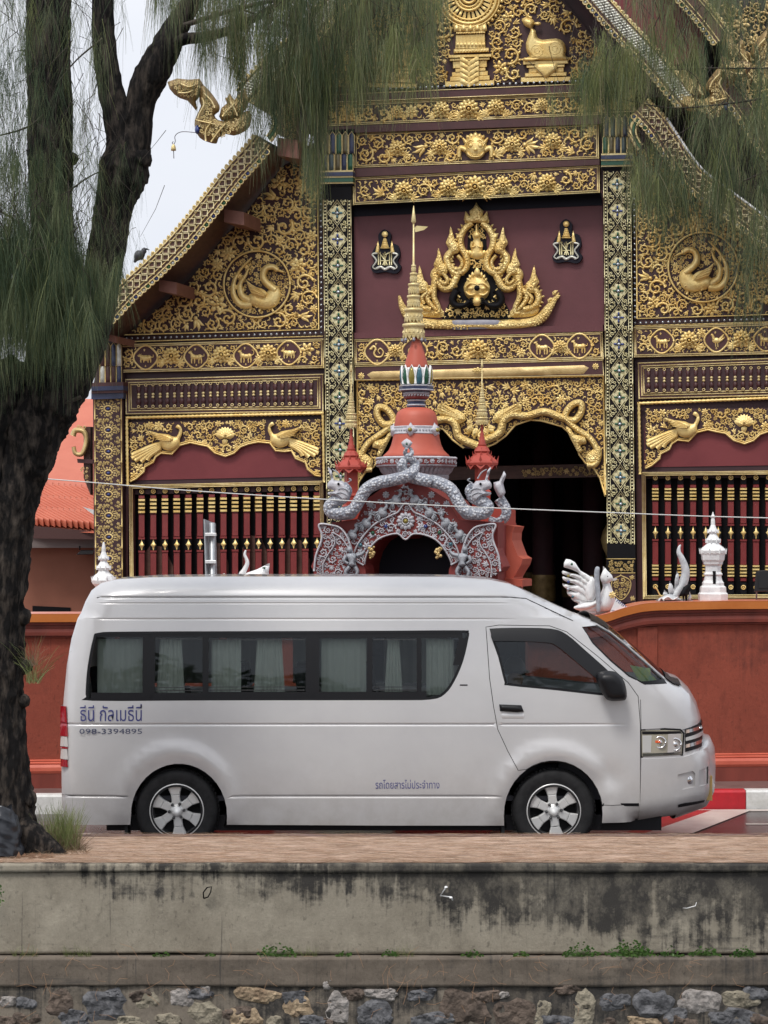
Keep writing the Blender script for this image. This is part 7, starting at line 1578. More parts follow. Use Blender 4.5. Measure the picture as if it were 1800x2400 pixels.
# ---------------------------------------------------------------- casuarina trees
random.seed(77)
def bark_tube(mb, pts, rad, n=18, sub=10, rough=.10):
    n, sub = (n * 2 if n > 12 else n), (sub * 3 if n > 12 else sub)
    P = crom(pts, sub, False); k = len(P); m_ = len(rad)
    R = [np.interp(i / (k - 1) * (m_ - 1), range(m_), rad) for i in range(k)]
    s = len(mb.v); mb.tube(P, R, n)
    for i in range(k):
        for j in range(n):
            q = Vector(mb.v[s + i * n + j]); d = q - P[i]
            rid = 1 - 2 * abs(noise.noise(Vector((q.x * 15, q.y * 15, q.z * 3.2)) + noise.noise_vector(q * 4) * .8))
            f = 1 + rough * 1.25 * (.8 * noise.fractal(Vector((q.x * 6, q.y * 6, q.z * 2.4)), 1, 2.1, 4) + .9 * rid + .5 * noise.noise(Vector((q.x * 40, q.y * 40, q.z * 12))))
            mb.v[s + i * n + j] = tuple(P[i] + d * f)
T3 = lambda L, Y: [at(x, y, Y + (d[0] if d else 0)) for x, y, *d in L]
TY = 16.35
tr = thing('casuarina_tree', at(30, 1970, TY), 'dark forked tree trunk with hanging grey-green needles beside the kerb', 'tree')
px2 = TY / F
mb = MB()
bark_tube(mb, T3([(30, 2010), (28, 1960), (14, 1800), (8, 1600), (8, 1400), (22, 1200), (60, 1060), (104, 940), (118, 860)], TY), [q * px2 for q in (70, 58, 46, 44, 48, 58, 66, 72, 66)], 26, 14, .13)
bark_tube(mb, T3([(-40, 1200), (-30, 1050), (0, 930), (60, 860)], TY - .1), [q * px2 for q in (46, 50, 50, 40)], 16, 8, .14)
bark_tube(mb, T3([(105, 950), (125, 830), (122, 700), (125, 560), (118, 420), (118, 250), (112, 100), (115, -60), (118, -240)], TY), [q * px2 for q in (70, 60, 48, 46, 50, 48, 50, 50, 46)], 24, 14, .07)
bark_tube(mb, T3([(110, 960), (160, 880), (205, 780), (232, 680), (252, 560), (268, 480), (290, 400), (292, 330), (262, 220), (245, 120), (242, 0), (238, -160)], TY + .05), [q * px2 for q in (62, 56, 50, 42, 40, 42, 56, 40, 30, 26, 24, 22)], 22, 12, .08)
bark_tube(mb, T3([(300, 420), (318, 330), (326, 250), (352, 180), (395, 100), (428, 40), (470, -30), (540, -140)], TY + .05), [q * px2 for q in (44, 34, 32, 38, 32, 24, 20, 16)], 20, 12, .09)
bark_tube(mb, T3([(380, 110), (430, 92), (480, 86), (540, 70), (620, 30), (720, -30)], TY), [q * px2 for q in (18, 14, 12, 10, 9, 7)], 10, 6, .06)
for x, y, r in ((345, 368, 20), (178, 370, 12), (60, 1440, 20), (70, 1560, 14), (62, 1640, 16), (75, 1870, 22), (55, 1920, 26)): bark_tube(mb, [at(x - 22, y + 8, TY), at(x - 6, y, TY - .03), at(x, y - 4, TY - .05)], [r * 1.1 * px2, r * px2, r * .4 * px2], 10, 4, .25)
for x0, x1, y1 in ((20, 110, 2010), (10, -40, 2020), (40, 70, 2022), (0, 160, 2016)): bark_tube(mb, [at(x0, 1900, TY), at((x0 + x1) / 2, 1965, TY - .1), at(x1, y1, TY - .2)], [.12, .10, .03], 10, 6, .2)
mb.build('trunk', 'bark', tr)
# a second tree stands off to the right; its limbs reach into view
TY2 = 16.1
tr2 = thing('casuarina_tree', at(2330, 1965, TY2), 'feathery needle tree reaching in from the right across the temple roof', 'tree')
mb = MB(); bark_tube(mb, T3([(2330, 1990), (2330, 1700), (2310, 1200), (2290, 700), (2270, 200), (2260, -300)], TY2), [.34, .28, .25, .22, .18, .14], 18, 10, .1); mb.build('trunk', 'bark', tr2)
class Needles:
    def __init__(s): s.v = []; s.f = []; s.m = []
    def strand(s, p, d, L, w, droop, mi, seg=4):
        q = Vector(p); d = Vector(d).normalized(); side = d.cross(Vector((rnd(-1, 1), rnd(-1, 1), rnd(-.2, .2)))); side = side.normalized() if side.length > 1e-3 else Vector((1, 0, 0)); o = len(s.v)
        for i in range(seg + 1):
            ww = w * (1 - .6 * i / seg); s.v.append(tuple(q - side * ww)); s.v.append(tuple(q + side * ww)); d = (d + Vector((rnd(-.06, .06), rnd(-.06, .06), -droop / seg))).normalized(); q = q + d * L / seg
        for i in range(seg): a = o + 2 * i; s.f.append((a, a + 1, a + 3, a + 2)); s.m.append(mi)
    def broom(s, p, n, L, spread, mi, w=.0014, droop=1.1, up=0.):
        for _ in range(n):
            a = rnd(0, 6.283); r = spread * rnd() ** .6; s.strand(Vector(p) + Vector((rnd(-.03, .03), rnd(-.03, .03), rnd(-.12, .06))), (r * cos(a), r * sin(a), -1 + up + rnd(-.1, .1)), L * rnd(.35, 1.15), w * rnd(.6, 1.3), droop, mi if rnd() < .78 else random.choice((1, 3, 3, 0)))
    def build(s, name, mats, parent):
        me = bpy.data.meshes.new(name); A = np.array(s.v); o0 = A.mean(0); me.from_pydata((A - o0).tolist(), [], s.f)
        for m in mats: me.materials.append(M[m])
        me.polygons.foreach_set('material_index', s.m); me.update(); o = bpy.data.objects.new(name, me); COL.objects.link(o); place(o, Vector(o0), parent); o['kind'] = 'stuff'; return o
def twig(mb, a, b, r0=.006, r1=.002, sag=.1):
    a, b = Vector(a), Vector(b); mid = (a + b) / 2 + Vector((rnd(-.04, .04), rnd(-.05, .05), sag * rnd(0, 1))); mb.tube([a, mid, b], [r0, (r0 + r1) / 2, r1], 4, 0, False)
nd, tw = Needles(), MB()
dens = []
def cloud(N, T, boxes, Y, n, L, brooms=1, spread=.45, w=.0014, mats=(0, .12), dy=.5, twp=.5, drop=(.05, .3), droop=1.1):
    "brooms scattered in an outlined region of the crown, each on its own short hanging twig"
    A = np.array([tuple(p) for p in boxes]); lo, hi = A.min(0), A.max(0); k = 0
    while k < n:
        q = np.array([[rnd(lo[0], hi[0]), rnd(lo[1], hi[1])]])
        if not inside(q, boxes)[0]: continue
        p = at(q[0][0], q[0][1], Y + rnd(-dy, dy)); k += 1
        if rnd() < twp: twig(T, p + Vector((rnd(-.2, .2), rnd(-.2, .2), rnd(*drop) + .1)), p, .003, .0013)
        N.broom(p, int(brooms * rnd(.5, 1.4)), L * rnd(.5, 1.35), spread * rnd(.5, 1.5), 1 if rnd() < mats[1] else 2 if rnd() < .35 else 0, w, droop)
# sparse airy growth round the stems
cloud(nd, tw, [(-60, -140), (320, -140), (260, 250), (180, 620), (-60, 660)], TY - .1, 120, .40, 20, .9, 0.0010, (0, .04), .7, .95, droop=.8)
cloud(nd, tw, [(-60, 100), (60, 100), (90, 620), (-60, 700)], TY - .2, 72, .42, 24, .7, 0.0012, (0, .03), .5, .9, droop=.9)
cloud(nd, tw, [(120, 40), (235, 40), (240, 620), (150, 660)], TY - .25, 56, .36, 20, .8, 0.0012, (0, .05), .4, .9, droop=.8)
cloud(nd, tw, [(-60, -140), (120, -140), (110, 300), (-60, 420)], TY - .4, 48, .46, 26, .5, 0.0012, (0, .05), .3, .8, droop=1.)
# the heavy low tuft
cloud(nd, tw, [(-60, 540), (60, 500), (150, 560), (225, 640), (215, 730), (120, 760), (-60, 780)], TY - .42, 264, .50, 40, .75, 0.0014, (0, .02), .32, .3, droop=1.7)
cloud(nd, tw, [(-60, 330), (140, 330), (190, 560), (-60, 600)], TY - .36, 104, .44, 30, .5, 0.0013, (0, .03), .3, .6)
cloud(nd, tw, [(150, 540), (250, 600), (300, 590), (270, 680), (190, 740)], TY - .3, 64, .36, 30, .6, 0.0013, (0, .05), .25, .5)
cloud(nd, tw, [(200, 300), (330, 330), (330, 560), (220, 560)], TY - .25, 30, .30, 16, 1., .0008, (0, .06), .2, .8)
nd.build('crown', ['needle_dark', 'needle_new', 'needle', 'needle'], tr); nd = Needles()
# curtain at the top, left of centre
cloud(nd, tw, [(340, -160), (720, -160), (700, 60), (560, 60), (400, 30)], TY - .1, 109, .56, 32, 0.41, 0.0014, (0, .10), .7, .6)
cloud(nd, tw, [(400, 0), (560, 0), (600, 100), (460, 70)], TY - .2, 21, .5, 24, 0.41, 0.0014, (0, .08), .4, .7)
cloud(nd, tw, [(520, 0), (760, -40), (760, 140), (620, 190), (540, 130)], TY - .2, 63, .46, 32, 0.54, 0.0016, (0, .15), .5, .6)
cloud(nd, tw, [(640, -140), (1060, -140), (1035, 40), (900, 110), (700, 150)], TY - .15, 168, .50, 34, 0.49, 0.0016, (0, .22), .6, .6)
cloud(nd, tw, [(690, 90), (1000, 40), (1020, 90), (950, 140), (780, 190), (690, 190)], TY - .3, 39, .46, 32, 0.62, 0.0019, (0, .5), .4, .8)
cloud(nd, tw, [(560, 180), (650, 150), (680, 260), (640, 330), (580, 290)], TY - .2, 29, .36, 28, 0.74, 0.0016, (0, .15), .3, .6)
cloud(nd, tw, [(690, 150), (765, 150), (760, 350), (730, 390), (700, 330)], TY - .25, 54, .42, 26, 0.30, 0.0016, (0, .08), .25, .5)
for x, y in ((722, 100), (765, 142), (850, 108), (915, 106), (820, 145), (1000, 112), (745, 140), (690, 120), (965, 130)): nd.broom(at(x, y, TY - .5), 52, .48, .42, 1, .0016, .9); twig(tw, at(x + rnd(-20, 20), y - 90, TY - .45), at(x, y, TY - .5), .003, .0015)
nd.build('crown', ['needle', 'needle_new', 'needle_dark', 'needle_straw'], tr)
for L, r in ((((430, 60), (560, 20), (700, -10), (860, -40)), .02), (((560, 20), (680, 60), (780, 90)), .009), (((115, 620), (40, 520), (-60, 470)), .012), (((120, 250), (60, 300), (-60, 330)), .01), (((120, 480), (200, 420), (240, 400)), .008), (((110, 730), (30, 640), (-60, 600)), .02), (((240, 90), (180, 140), (130, 200)), .008), (((0, 560), (40, 610), (80, 640)), .01), (((190, 930), (150, 945), (110, 950)), .016)):
    P = crom(T3(L, TY - .15), 5, False); tw.tube(P, [r * (1 - .6 * i / len(P)) for i in range(len(P))], 6)
tw.build('branches', 'twig', tr)['kind'] = 'stuff'
nd2, tw2 = Needles(), MB()
cloud(nd2, tw2, [(1430, -160), (1700, -160), (1720, 60), (1600, 90), (1440, 40)], TY2, 49, .40, 23, 0.56, 0.0014, (0, .3), .6, .8)
cloud(nd2, tw2, [(1640, -160), (1900, -160), (1900, 240), (1760, 260), (1680, 80)], TY2, 109, .42, 26, 0.62, 0.0016, (0, .15), .6, .6)
cloud(nd2, tw2, [(1380, 70), (1500, 80), (1530, 180), (1440, 220), (1340, 190)], TY2 - .1, 61, .40, 26, 0.62, 0.0016, (0, .45), .4, .7)
cloud(nd2, tw2, [(1500, 80), (1640, 60), (1660, 150), (1560, 200)], TY2 - .1, 33, .38, 23, 0.69, 0.0016, (0, .4), .4, .7)
cloud(nd2, tw2, [(1480, 310), (1560, 320), (1700, 420), (1680, 480), (1500, 450), (1470, 380)], TY2 - .1, 86, .40, 28, 0.75, 0.0016, (0, .15), .4, .6)
cloud(nd2, tw2, [(1600, 240), (1900, 200), (1900, 560), (1760, 560), (1680, 420)], TY2 - .1, 148, .42, 30, 0.62, 0.0016, (0, .12), .5, .6)
cloud(nd2, tw2, [(1690, 560), (1900, 540), (1900, 680), (1740, 700)], TY2 - .2, 33, .40, 20, 0.62, 0.0016, (0, .1), .3, .6)
cloud(nd2, tw2, [(1280, 190), (1400, 160), (1430, 240), (1300, 260)], TY2 - .1, 13, .34, 17, 0.75, 0.0014, (0, .5), .3, .8)
for x, y in ((1410, 100), (1575, 30), (1530, 60), (1625, 90), (1465, 110), (1390, 150), (1350, 160), (1500, 130)): nd2.broom(at(x, y, TY2 - .4), 52, .42, .45, 1, .0016, .9); twig(tw2, at(x + rnd(-30, 40), y - 110, TY2 - .3), at(x, y, TY2 - .4), .003, .0015)
nd2.build('crown', ['needle', 'needle_new', 'needle_dark', 'needle_straw'], tr2)
for L, r in ((((2280, 90), (2000, 180), (1800, 228), (1660, 248), (1560, 252), (1440, 228)), .011), (((2280, 60), (1900, 150), (1650, 160), (1530, 165)), .009), (((2270, 300), (2000, 330), (1800, 400), (1690, 450)), .012), (((1700, 235), (1630, 290), (1560, 330), (1500, 350)), .006), (((2250, -100), (1950, -60), (1700, -40), (1480, -10)), .016), (((2260, 420), (1950, 500), (1780, 560)), .010)):
    P = crom(T3(L, TY2 - .1), 5, False); tw2.tube(P, [r * (1 - .7 * i / len(P)) for i in range(len(P))], 6)
tw2.build('branches', 'twig', tr2)['kind'] = 'stuff'
# ---------------------------------------------------------------- figures and small things on the wall, in the street
random.seed(5)
def wtop(px, py): 
    Y = wallY(wx(px)) + .16; return at(px, py, Y), Y
def px_lathe(mb, px, prof, Y, n=8, rot=pi / 8, smooth=False, mi=0):
    X = (px - CX) * Y / F; mb.lathe([(r * Y / F, H - (y - CY) * Y / F) for r, y in prof], (X, Y, 0), n, mi, smooth, rot)
# white stupa-shaped lantern on the cap (right)
X, Y = wtop(1671, 1410); st_ = thing('stone_lantern', X, 'white stupa-shaped lantern with a slot window standing on the wall cap', 'lantern', None)
mb = MB(); px_lathe(mb, 1671, [(35, 1409), (36, 1392), (32, 1388), (31, 1376), (26, 1372), (26, 1366), (22, 1360), (20, 1350), (23, 1346), (19, 1340), (19, 1326), (23, 1322), (24, 1317), (27, 1312), (29, 1300), (32, 1295)], Y); b_ = mb.build('lantern_body', 'white_glaze', st_)
mb = MB(); px_lathe(mb, 1671, [(29, 1298), (31, 1290), (25, 1283), (16, 1276), (13, 1272), (17, 1266), (13, 1260), (8, 1252), (12, 1246), (8, 1238), (5, 1230), (5, 1222), (4, 1215), (6, 1212), (2.5, 1206), (1, 1200)], Y, 16); mb.build('lantern_roof', 'white_glaze', st_)
def horns(px, y, r, s, Y, n=8):
    mb = MB(); X = (px - CX) * Y / F; k = Y / F
    for i in range(n):
        a = pi / 8 + i * 2 * pi / n; d = Vector((cos(a), sin(a), 0)); q = Vector((-sin(a), cos(a), 0)); c = Vector((X, Y, H - (y - CY) * k)) + d * r * k
        mb.add([c - q * 5 * s * k - d * 3 * k, c + q * 5 * s * k - d * 3 * k, c + d * 5 * s * k + Vector((0, 0, 12 * s * k)), c + d * 3 * k - Vector((0, 0, 3 * k))], [(0, 1, 2), (0, 3, 2), (1, 2, 3), (0, 1, 3)], 0, False)
    return mb
for y, r, s in ((1296, 29, 1.), (1270, 15, .7), (1247, 11, .6)): horns(1671, y, r, s, Y).build('roof_horn', 'white_glaze', st_)['kind'] = 'stuff'
mb = MB(); k = Y / F; mb.box((X.x - 3 * k - .002, Y - 24.5 * k, H - (1368 - CY) * k), (X.x + 3 * k, Y - 15 * k, H - (1338 - CY) * k)); mb.build('window_slot', 'black_paint', st_)
# its twin, half hidden by the van roof
X2, Y2 = wtop(244, 1440); s2 = thing('stone_lantern', X2, 'white stupa-shaped lantern whose pointed top shows over the rear of the van roof', 'lantern')
mb = MB(); px_lathe(mb, 243, [(20, 1440), (20, 1375), (27, 1368), (29, 1360), (24, 1350), (15, 1343), (12, 1338), (17, 1331), (13, 1324), (8, 1316), (12, 1309), (8, 1301), (5, 1293), (5, 1286), (4, 1280), (2, 1272), (1, 1270)], Y2, 12); mb.build('lantern_roof', 'white_glaze', s2)
for y, r, s in ((1362, 26, 1.), (1333, 15, .7), (1310, 10, .6)): horns(243, y, r, s, Y2).build('roof_horn', 'white_glaze', s2)['kind'] = 'stuff'
# the white mythical swan
z6 = z_(1300, 1280, .3014); SPL = Plane(1390, wallY(wx(1390)) + .14, -.09); sn = Vector((.09, -1, 0)).normalized()
Xh, Yh = wtop(1385, 1440); hm = thing('swan_statue', Xh, 'white swan statue with raised jewelled wing feathers sitting on the sloping wall cap', 'statue')
def sc_(name, polys, m, parent=None, h=.07, w=0., step=6, edge=8, back=True):
    mb = MB()
    for q in polys: mb.pillow(q, h, w, step, edge); 
    if back:
        for q in polys: mb.pillow(q, -h * .8, w, step, edge)
    return mb.build(name, m, parent or hm, mp=SPL)
sc_('body', [crom(z6((190, 500), (280, 455), (340, 400), (375, 320), (370, 280), (420, 275), (445, 330), (470, 400), (460, 470), (420, 520), (330, 525), (250, 530)), 3)], 'white_glaze', h=.13, w=0, edge=24)
sc_('head', [crom(z6((365, 280), (355, 240), (375, 190), (378, 155), (410, 190), (445, 225), (455, 250), (485, 248), (478, 265), (440, 272), (420, 290), (390, 300)), 2)], 'white_glaze', h=.07, w=.05)
fe = [(88, 100, 70, 160), (62, 190, 60, 215), (62, 235, 70, 265), (60, 290, 80, 325), (95, 345, 110, 385), (125, 400, 150, 430)]
for i, (tx, ty, bx_, by) in enumerate(fe):
    e = (300 - i * 4, 250 + i * 40); q = crom(z6((tx, ty), (tx + 70, ty + 25 - i * 3), (200, 190 + i * 36), (e[0], e[1]), (e[0] - 30, e[1] + 45), (180, by + 45 - i * 2), (bx_ + 30, by + 12), (bx_, by)), 2); f_ = sc_('wing_feather', [q], 'white_glaze', h=.035, w=.05 - i * .012 + .03, step=6, edge=5)
    if i < 6: mb = MB(); g_ = z6(((tx + 45), (ty + 40 + i * 2)))[0]; mb.dome((*g_, .105 - i * .012), 3.6, .018, 0, 8, 2); mb.build('gem', ('green_glass', 'yellow_glass', 'blue_glass', 'silver_bead', 'teal_glass', 'black_paint')[i], f_, mp=SPL)
sc_('wing_shoulder', [crom(z6((240, 330), (280, 240), (310, 260), (330, 350), (300, 430), (250, 420)), 3)], 'white_glaze', h=.05, w=.09)
sc_('folded_wing', [crom(z6((150, 470), (280, 430), (360, 410), (370, 440), (280, 490), (190, 500)), 3)], 'white_glaze', h=.06, w=.09)
sc_('feet', [crom(z6((210, 500), (330, 510), (430, 515), (440, 532), (230, 540)), 2)], 'white_glaze', h=.05, w=.06)
mb = MB()
for i in range(12): stamp(mb, COMMA, z6((330 + 22 * (i % 4), 420 + 28 * (i // 4)))[0], 5, .5, .0044, .10)
mb.build('breast_feathers', 'white_glaze', hm, mp=SPL)['kind'] = 'stuff'
mb = MB(); stamp(mb, FLOW[0], z6((450, 380))[0], 9, .3, .0044, .12); mb.build('gold_flower', 'gold', hm, mp=SPL)
mb = MB(); e_ = z6((412, 235))[0]; mb.dome((*e_, .115), 1.6, .01, 0, 6, 2); mb.build('eye', 'black_paint', hm, mp=SPL)
pc = SPL(*z6((332, 300))[0], .17); pl_ = thing('wire_bundle', pc, 'grey wrapped post rising in front of the white swan statue on the wall', 'post'); mb = MB(); k = pc.y / F; P = [Vector((pc.x + (x - 332) * .3014 * k, pc.y, H - (1280 + .3014 * y - CY) * k)) for x, y in ((338, 160), (328, 200), (330, 290), (338, 385), (340, 520))]; mb.tube(crom(P, 4, False), [.012, .02, .024, .026, .026, .027, .026, .026, .026, .026, .026, .026, .026, .024, .022, .02, .02][:17], 10); mb.build('post', 'stucco_grey', pl_)
sg = SPL(*z6((505, 450))[0], .2); si = thing('notice_board', sg, 'white notice board with blue lettering leaning on the sloping wall beside the swan', 'sign'); mb = MB(); q = z6((478, 405), (575, 480), (520, 505), (430, 515)); mb.prism(q, .18, .20); nb_ = mb.build('board', 'white_glaze', si, mp=SPL)
for body_, a, b2, sz in (('ททท.', (478, 432), (556, 488), .12), ('วัด', (440, 502), (500, 520), .05)):
    me = text_mesh(body_, .1, 'lettering', 'ink_blue', None, None); lo = min(v.co.x for v in me.vertices); hi = max(v.co.x for v in me.vertices); ylo = min(v.co.y for v in me.vertices); yhi = max(v.co.y for v in me.vertices); pa, pb = Vector(z6(a)[0]), Vector(z6(b2)[0]); d = pb - pa; nrm = Vector((d.y, -d.x)).normalized() * (6.5 if sz > .1 else 3)
    o_ = bpy.data.objects.new('lettering', me); COL.objects.link(o_); P0 = SPL(pa.x, pa.y, .202)
    for v in me.vertices: u = (v.co.x - lo) / (hi - lo); t_ = (v.co.y - ylo) / (yhi - ylo); q = pa + d * u + nrm * t_; v.co = SPL(q.x, q.y, .202 + v.co.z) - P0
    place(o_, P0, nb_)
# silver serpent tail with its black bow
Xn, Yn = wtop(1580, 1412); SPN = Plane(1580, Yn - .03, -.09); nt_ = thing('serpent_statue', Xn, 'silver serpent statue, tail raised high, lying on the wall cap beside the lantern', 'statue')
P = [SPN(p.x, p.y, 0) for p in crom(z6((980, -10), (968, 10), (965, 50), (985, 90), (1008, 150), (1018, 210), (1000, 280), (965, 340), (930, 390), (900, 410)), 6, False)]; k = len(P); mb = MB(); mb.tube(P, [.006 + .042 * sin(min(1, i / k * 1.25) * pi / 2) for i in range(k)], 12); mb.build('tail', 'serpent_silver', nt_)
def sn_(name, q, m, h=.05, w=.03, par=nt_):
    mb = MB(); mb.pillow(q, h, w, 5, 6); mb.pillow(q, -h, w, 5, 6); return mb.build(name, m, par, mp=SPN)
for L in (((935, 260), (950, 190), (968, 230), (960, 300), (930, 340)), ((880, 330), (895, 270), (920, 310), (930, 360), (890, 380)), ((840, 380), (852, 340), (875, 360), (885, 395)), ((1040, 390), (1050, 350), (1066, 395), (1055, 425), (1030, 425))): sn_('flame_fin', z6(*L), 'serpent_silver', .03)
sn_('coil', crom(z6((800, 430), (805, 410), (850, 385), (900, 370), (945, 390), (985, 410), (1060, 415), (1064, 432)), 2), 'serpent_silver', .09); mb = MB(); [vine(mb, z6(*L), 2, 1.5, .03, .11) for L in (((840, 420), (880, 395), (920, 415), (960, 395)), ((810, 425), (830, 405), (850, 425)))]; mb.build('scroll_ridge', 'white_glaze', nt_, mp=SPN)
mb = MB(); vine(mb, z6((775, 320), (795, 335), (815, 375), (835, 390)), 2, 1.4, .02, .05); mb.build('gilt_whisker', 'gold', nt_, mp=SPN)
sn_('dark_cloth', z6((960, 400), (1000, 320), (1055, 280), (1050, 330), (1035, 370), (1030, 425), (1018, 430), (1010, 385), (1002, 432), (990, 385)), 'black_paint', .03, .09)
# goose-like finial over the van roof, and a small white tip next to it
z7 = z_(200, 700, .3617); Yg = wallY(wx(600)) + .16; SG_ = Plane(600, Yg, -.09); go = thing('bird_statue', at(600, 1440, Yg), 'white long-necked bird statue showing above the middle of the van roof', 'statue')
P = [SG_(p.x, p.y, 0) for p in crom(z7((1040, 1630), (1033, 1660), (1050, 1710), (1030, 1760), (1010, 1800), (1015, 1900)), 5, False)]; mb = MB(); k = len(P); mb.tube(P, [.008 + .03 * (i / k) for i in range(k)], 10); mb.build('neck', 'white_glaze', go)
mb = MB(); q = crom(z7((1010, 1800), (1050, 1775), (1110, 1755), (1160, 1730), (1195, 1715), (1188, 1770), (1185, 1900), (1010, 1900)), 2); mb.pillow(q, .08, 0, 8, 14); mb.pillow(q, -.08, 0, 8, 14); mb.build('body', 'white_glaze', go, mp=SG_); mb = MB(); stamp(mb, PALMS[1], z7((1160, 1745))[0], 6, 0, .004, .08); mb.build('green_feather', 'green_glass', go, mp=SG_)
t2 = thing('tail_tip', at(519, 1440, Yg), 'small white pointed statue tip just above the van roof beside the street sign post', 'statue'); mb = MB(); q = z7((868, 1800), (885, 1785), (905, 1778), (898, 1800), (890, 1900), (868, 1900)); mb.pillow(q, .03, 0, 5, 5); mb.pillow(q, -.03, 0, 5, 5); mb.build('tip', 'white_glaze', t2, mp=SG_)
# floodlight at the right
Xf, Yf = wtop(1785, 1405); fl_ = thing('floodlight', Xf, 'black floodlight box on a thin stand at the right end of the wall cap', 'lamp'); SF = Plane(1785, Yf, -.09); mb = MB(); q = [(1771, 1342), (1776, 1337), (1806, 1336), (1808, 1386), (1767, 1387)]; mb.prism(q, 0, .14, 0, 2); mb.prism([(1780, 1350), (1800, 1350), (1800, 1378), (1778, 1378)], .14, .15); mb.build('lamp_housing', 'lamp_black', fl_, mp=SF); mb = MB(); mb.tube([SF(1774, 1360, .06), SF(1773, 1405, .06)], .008, 6); mb.build('stand', 'lead_grey', fl_)
# street sign seen edge on
Ys = 21.35; sgn = thing('street_sign', at(494, 1853, Ys), 'grey metal street sign seen edge-on on its post behind the van', 'street sign'); mb = MB(); mb.tube([at(500, 1853, Ys), at(497, 1225, Ys)], .028, 10); mb.build('post', 'galv', sgn)
mb = MB(); A_ = [at(477, 1217, Ys - .05), at(503, 1227, Ys + .22), at(506, 1352, Ys + .22), at(481, 1352, Ys - .05)]; mb.add(A_ + [p + Vector((.012, -.004, 0)) for p in A_], [(0, 1, 2, 3), (7, 6, 5, 4)] + [(i, (i + 1) % 4, 4 + (i + 1) % 4, 4 + i) for i in range(4)], 0, False); mb.build('sign_plate', 'galv', sgn)
c1 = None
for y in (1252, 1316):
    if c1 is None: mb = MB(); mb.box((at(482, y, Ys).x, Ys - .06, at(0, y + 4, Ys).z), (at(507, y, Ys).x, Ys + .04, at(0, y - 3, Ys).z), 0, .004); c1 = mb.build('clamp', 'steel_white', sgn)
    else: dup(c1, WP[c1.name] + Vector((0, 0, -(y - 1252) * Ys / F)), sgn)
# overhead cable
Yw = 20.3; P = [at(x, y, Yw) for x, y in ((-700, 1062), (130, 1124), (460, 1151), (950, 1181), (1420, 1201), (1800, 1214), (2600, 1228))]; mb = MB(); mb.tube(crom(P, 6, False), .0052, 6); tag(mb.build('overhead_cable', 'wire'), 'thin pale cable strung across the street in front of the temple', 'cable')
# bell under the serpent finial, bird on the gable
wb = lambda x, y: FP(*ZN((x, y))[0], 1.3)
bl = thing('wind_bell', wb(130, 1080), 'small brass wind bell hanging on a hooked wire from the serpent finial', 'bell'); mb = MB(); mb.tube(crom([wb(*p) for p in ((385, 785), (250, 773), (180, 790), (145, 830), (150, 880), (135, 915), (115, 905), (128, 885))], 5, False), .006, 5); mb.build('hook', 'lead_grey', bl)
mb = MB(); c = wb(130, 990); k = c.y / F * .2049; mb.lathe([(30 * k, 0), (28 * k, 25 * k), (24 * k, 50 * k), (12 * k, 66 * k), (4 * k, 78 * k)], c, 16); mb.build('bell', 'gold_pale', bl); mb = MB(); mb.tube([c, wb(134, 1080)], .006, 5); mb.build('clapper', 'lead_grey', bl)
zb = lambda *L: [FP(x * .4219, y * .4219, .98) for x, y in L]
bi = thing('pigeon', FP(334, 612, .98), 'dark pigeon perched on the crest of the lower gable edge', 'bird')
bq = lambda x, y, d=0: FP(x * .4219, y * .4219, .94) + Vector((0, d, 0))
mb = MB(); mb.tube(crom([bq(746, 1458), (bq(757, 1440)), bq(772, 1420), bq(788, 1408), bq(798, 1397), bq(804, 1387), bq(812, 1382)], 4, False), [.014, .018, .022, .026, .036, .046, .056, .064, .070, .072, .070, .064, .056, .048, .042, .038, .038, .038, .038, .038, .036, .032, .024, .014, .006], 12); mb.build('body', 'bird_grey', bi)
mb = MB(); h_ = bq(812, 1383); mb.tube([h_, h_ + Vector((.05, -.01, -.015))], [.014, .003], 6); mb.build('beak', 'black_paint', bi)
for x in (786, 794): mb = MB(); mb.tube([bq(x, 1425), bq(x + 2, 1446)], .009, 5); mb.build('leg', 'black_paint', bi)
# ---------------------------------------------------------------- the neighbouring hall, far left
A3, B3, C3 = at(155, 1030, 36.5), at(76, 1233, 33.4), at(320, 1253, 33.0)
nP = (B3 - A3).cross(C3 - A3).normalized()
def RP(px, py, w=0.):
    d = at(px, py, 1.) - Vector((0, 0, H)); o = Vector((0, 0, H)); t = (A3 - o).dot(nP) / d.dot(nP); s_ = 1 if nP.y < 0 else -1; return o + d * t + nP * s_ * w
hall = thing('side_hall', at(200, 1440, 34), 'low side hall with orange ribbed roof and brown wall left of the temple', 'building')
mb = MB(); mb.add([RP(*p) for p in ((105, 1030), (26, 1230), (20, 1229), (20, 1237), (330, 1256), (420, 1180), (420, 935), (140, 935))], [(0, 1, 3, 4, 5, 6, 7)], 0, False); mb.build('roof_deck', 'roof_orange', hall)
for row, (off0, off1) in enumerate(((0, .38), (.36, .72), (.70, 1.02))):
    for i in range(26):
        e = Vector((60 + i * 13.4, 1231 + i * .95)); u = Vector((-1, -.545)) * 190; a, b2 = e + u * (1 - off1), e + u * (1 - off0)
        lim = lambda p: p.x > 26 + (1233 - p.y) * .387
        pts = [p for p in [a.lerp(b2, t) for t in np.linspace(0, 1, 14)] if lim(p)]
        if len(pts) > 2: mb = MB(); mb.ribbon(pts, 3.3, .10, .012 + .02 * row); mb.build('roof_rib', 'roof_orange', hall, mp=RP)
fb = lambda y, Y: at(0, y, Y).z
SH = Plane(200, 33.25, -.05); snv = Vector((.05, -1, 0)).normalized()
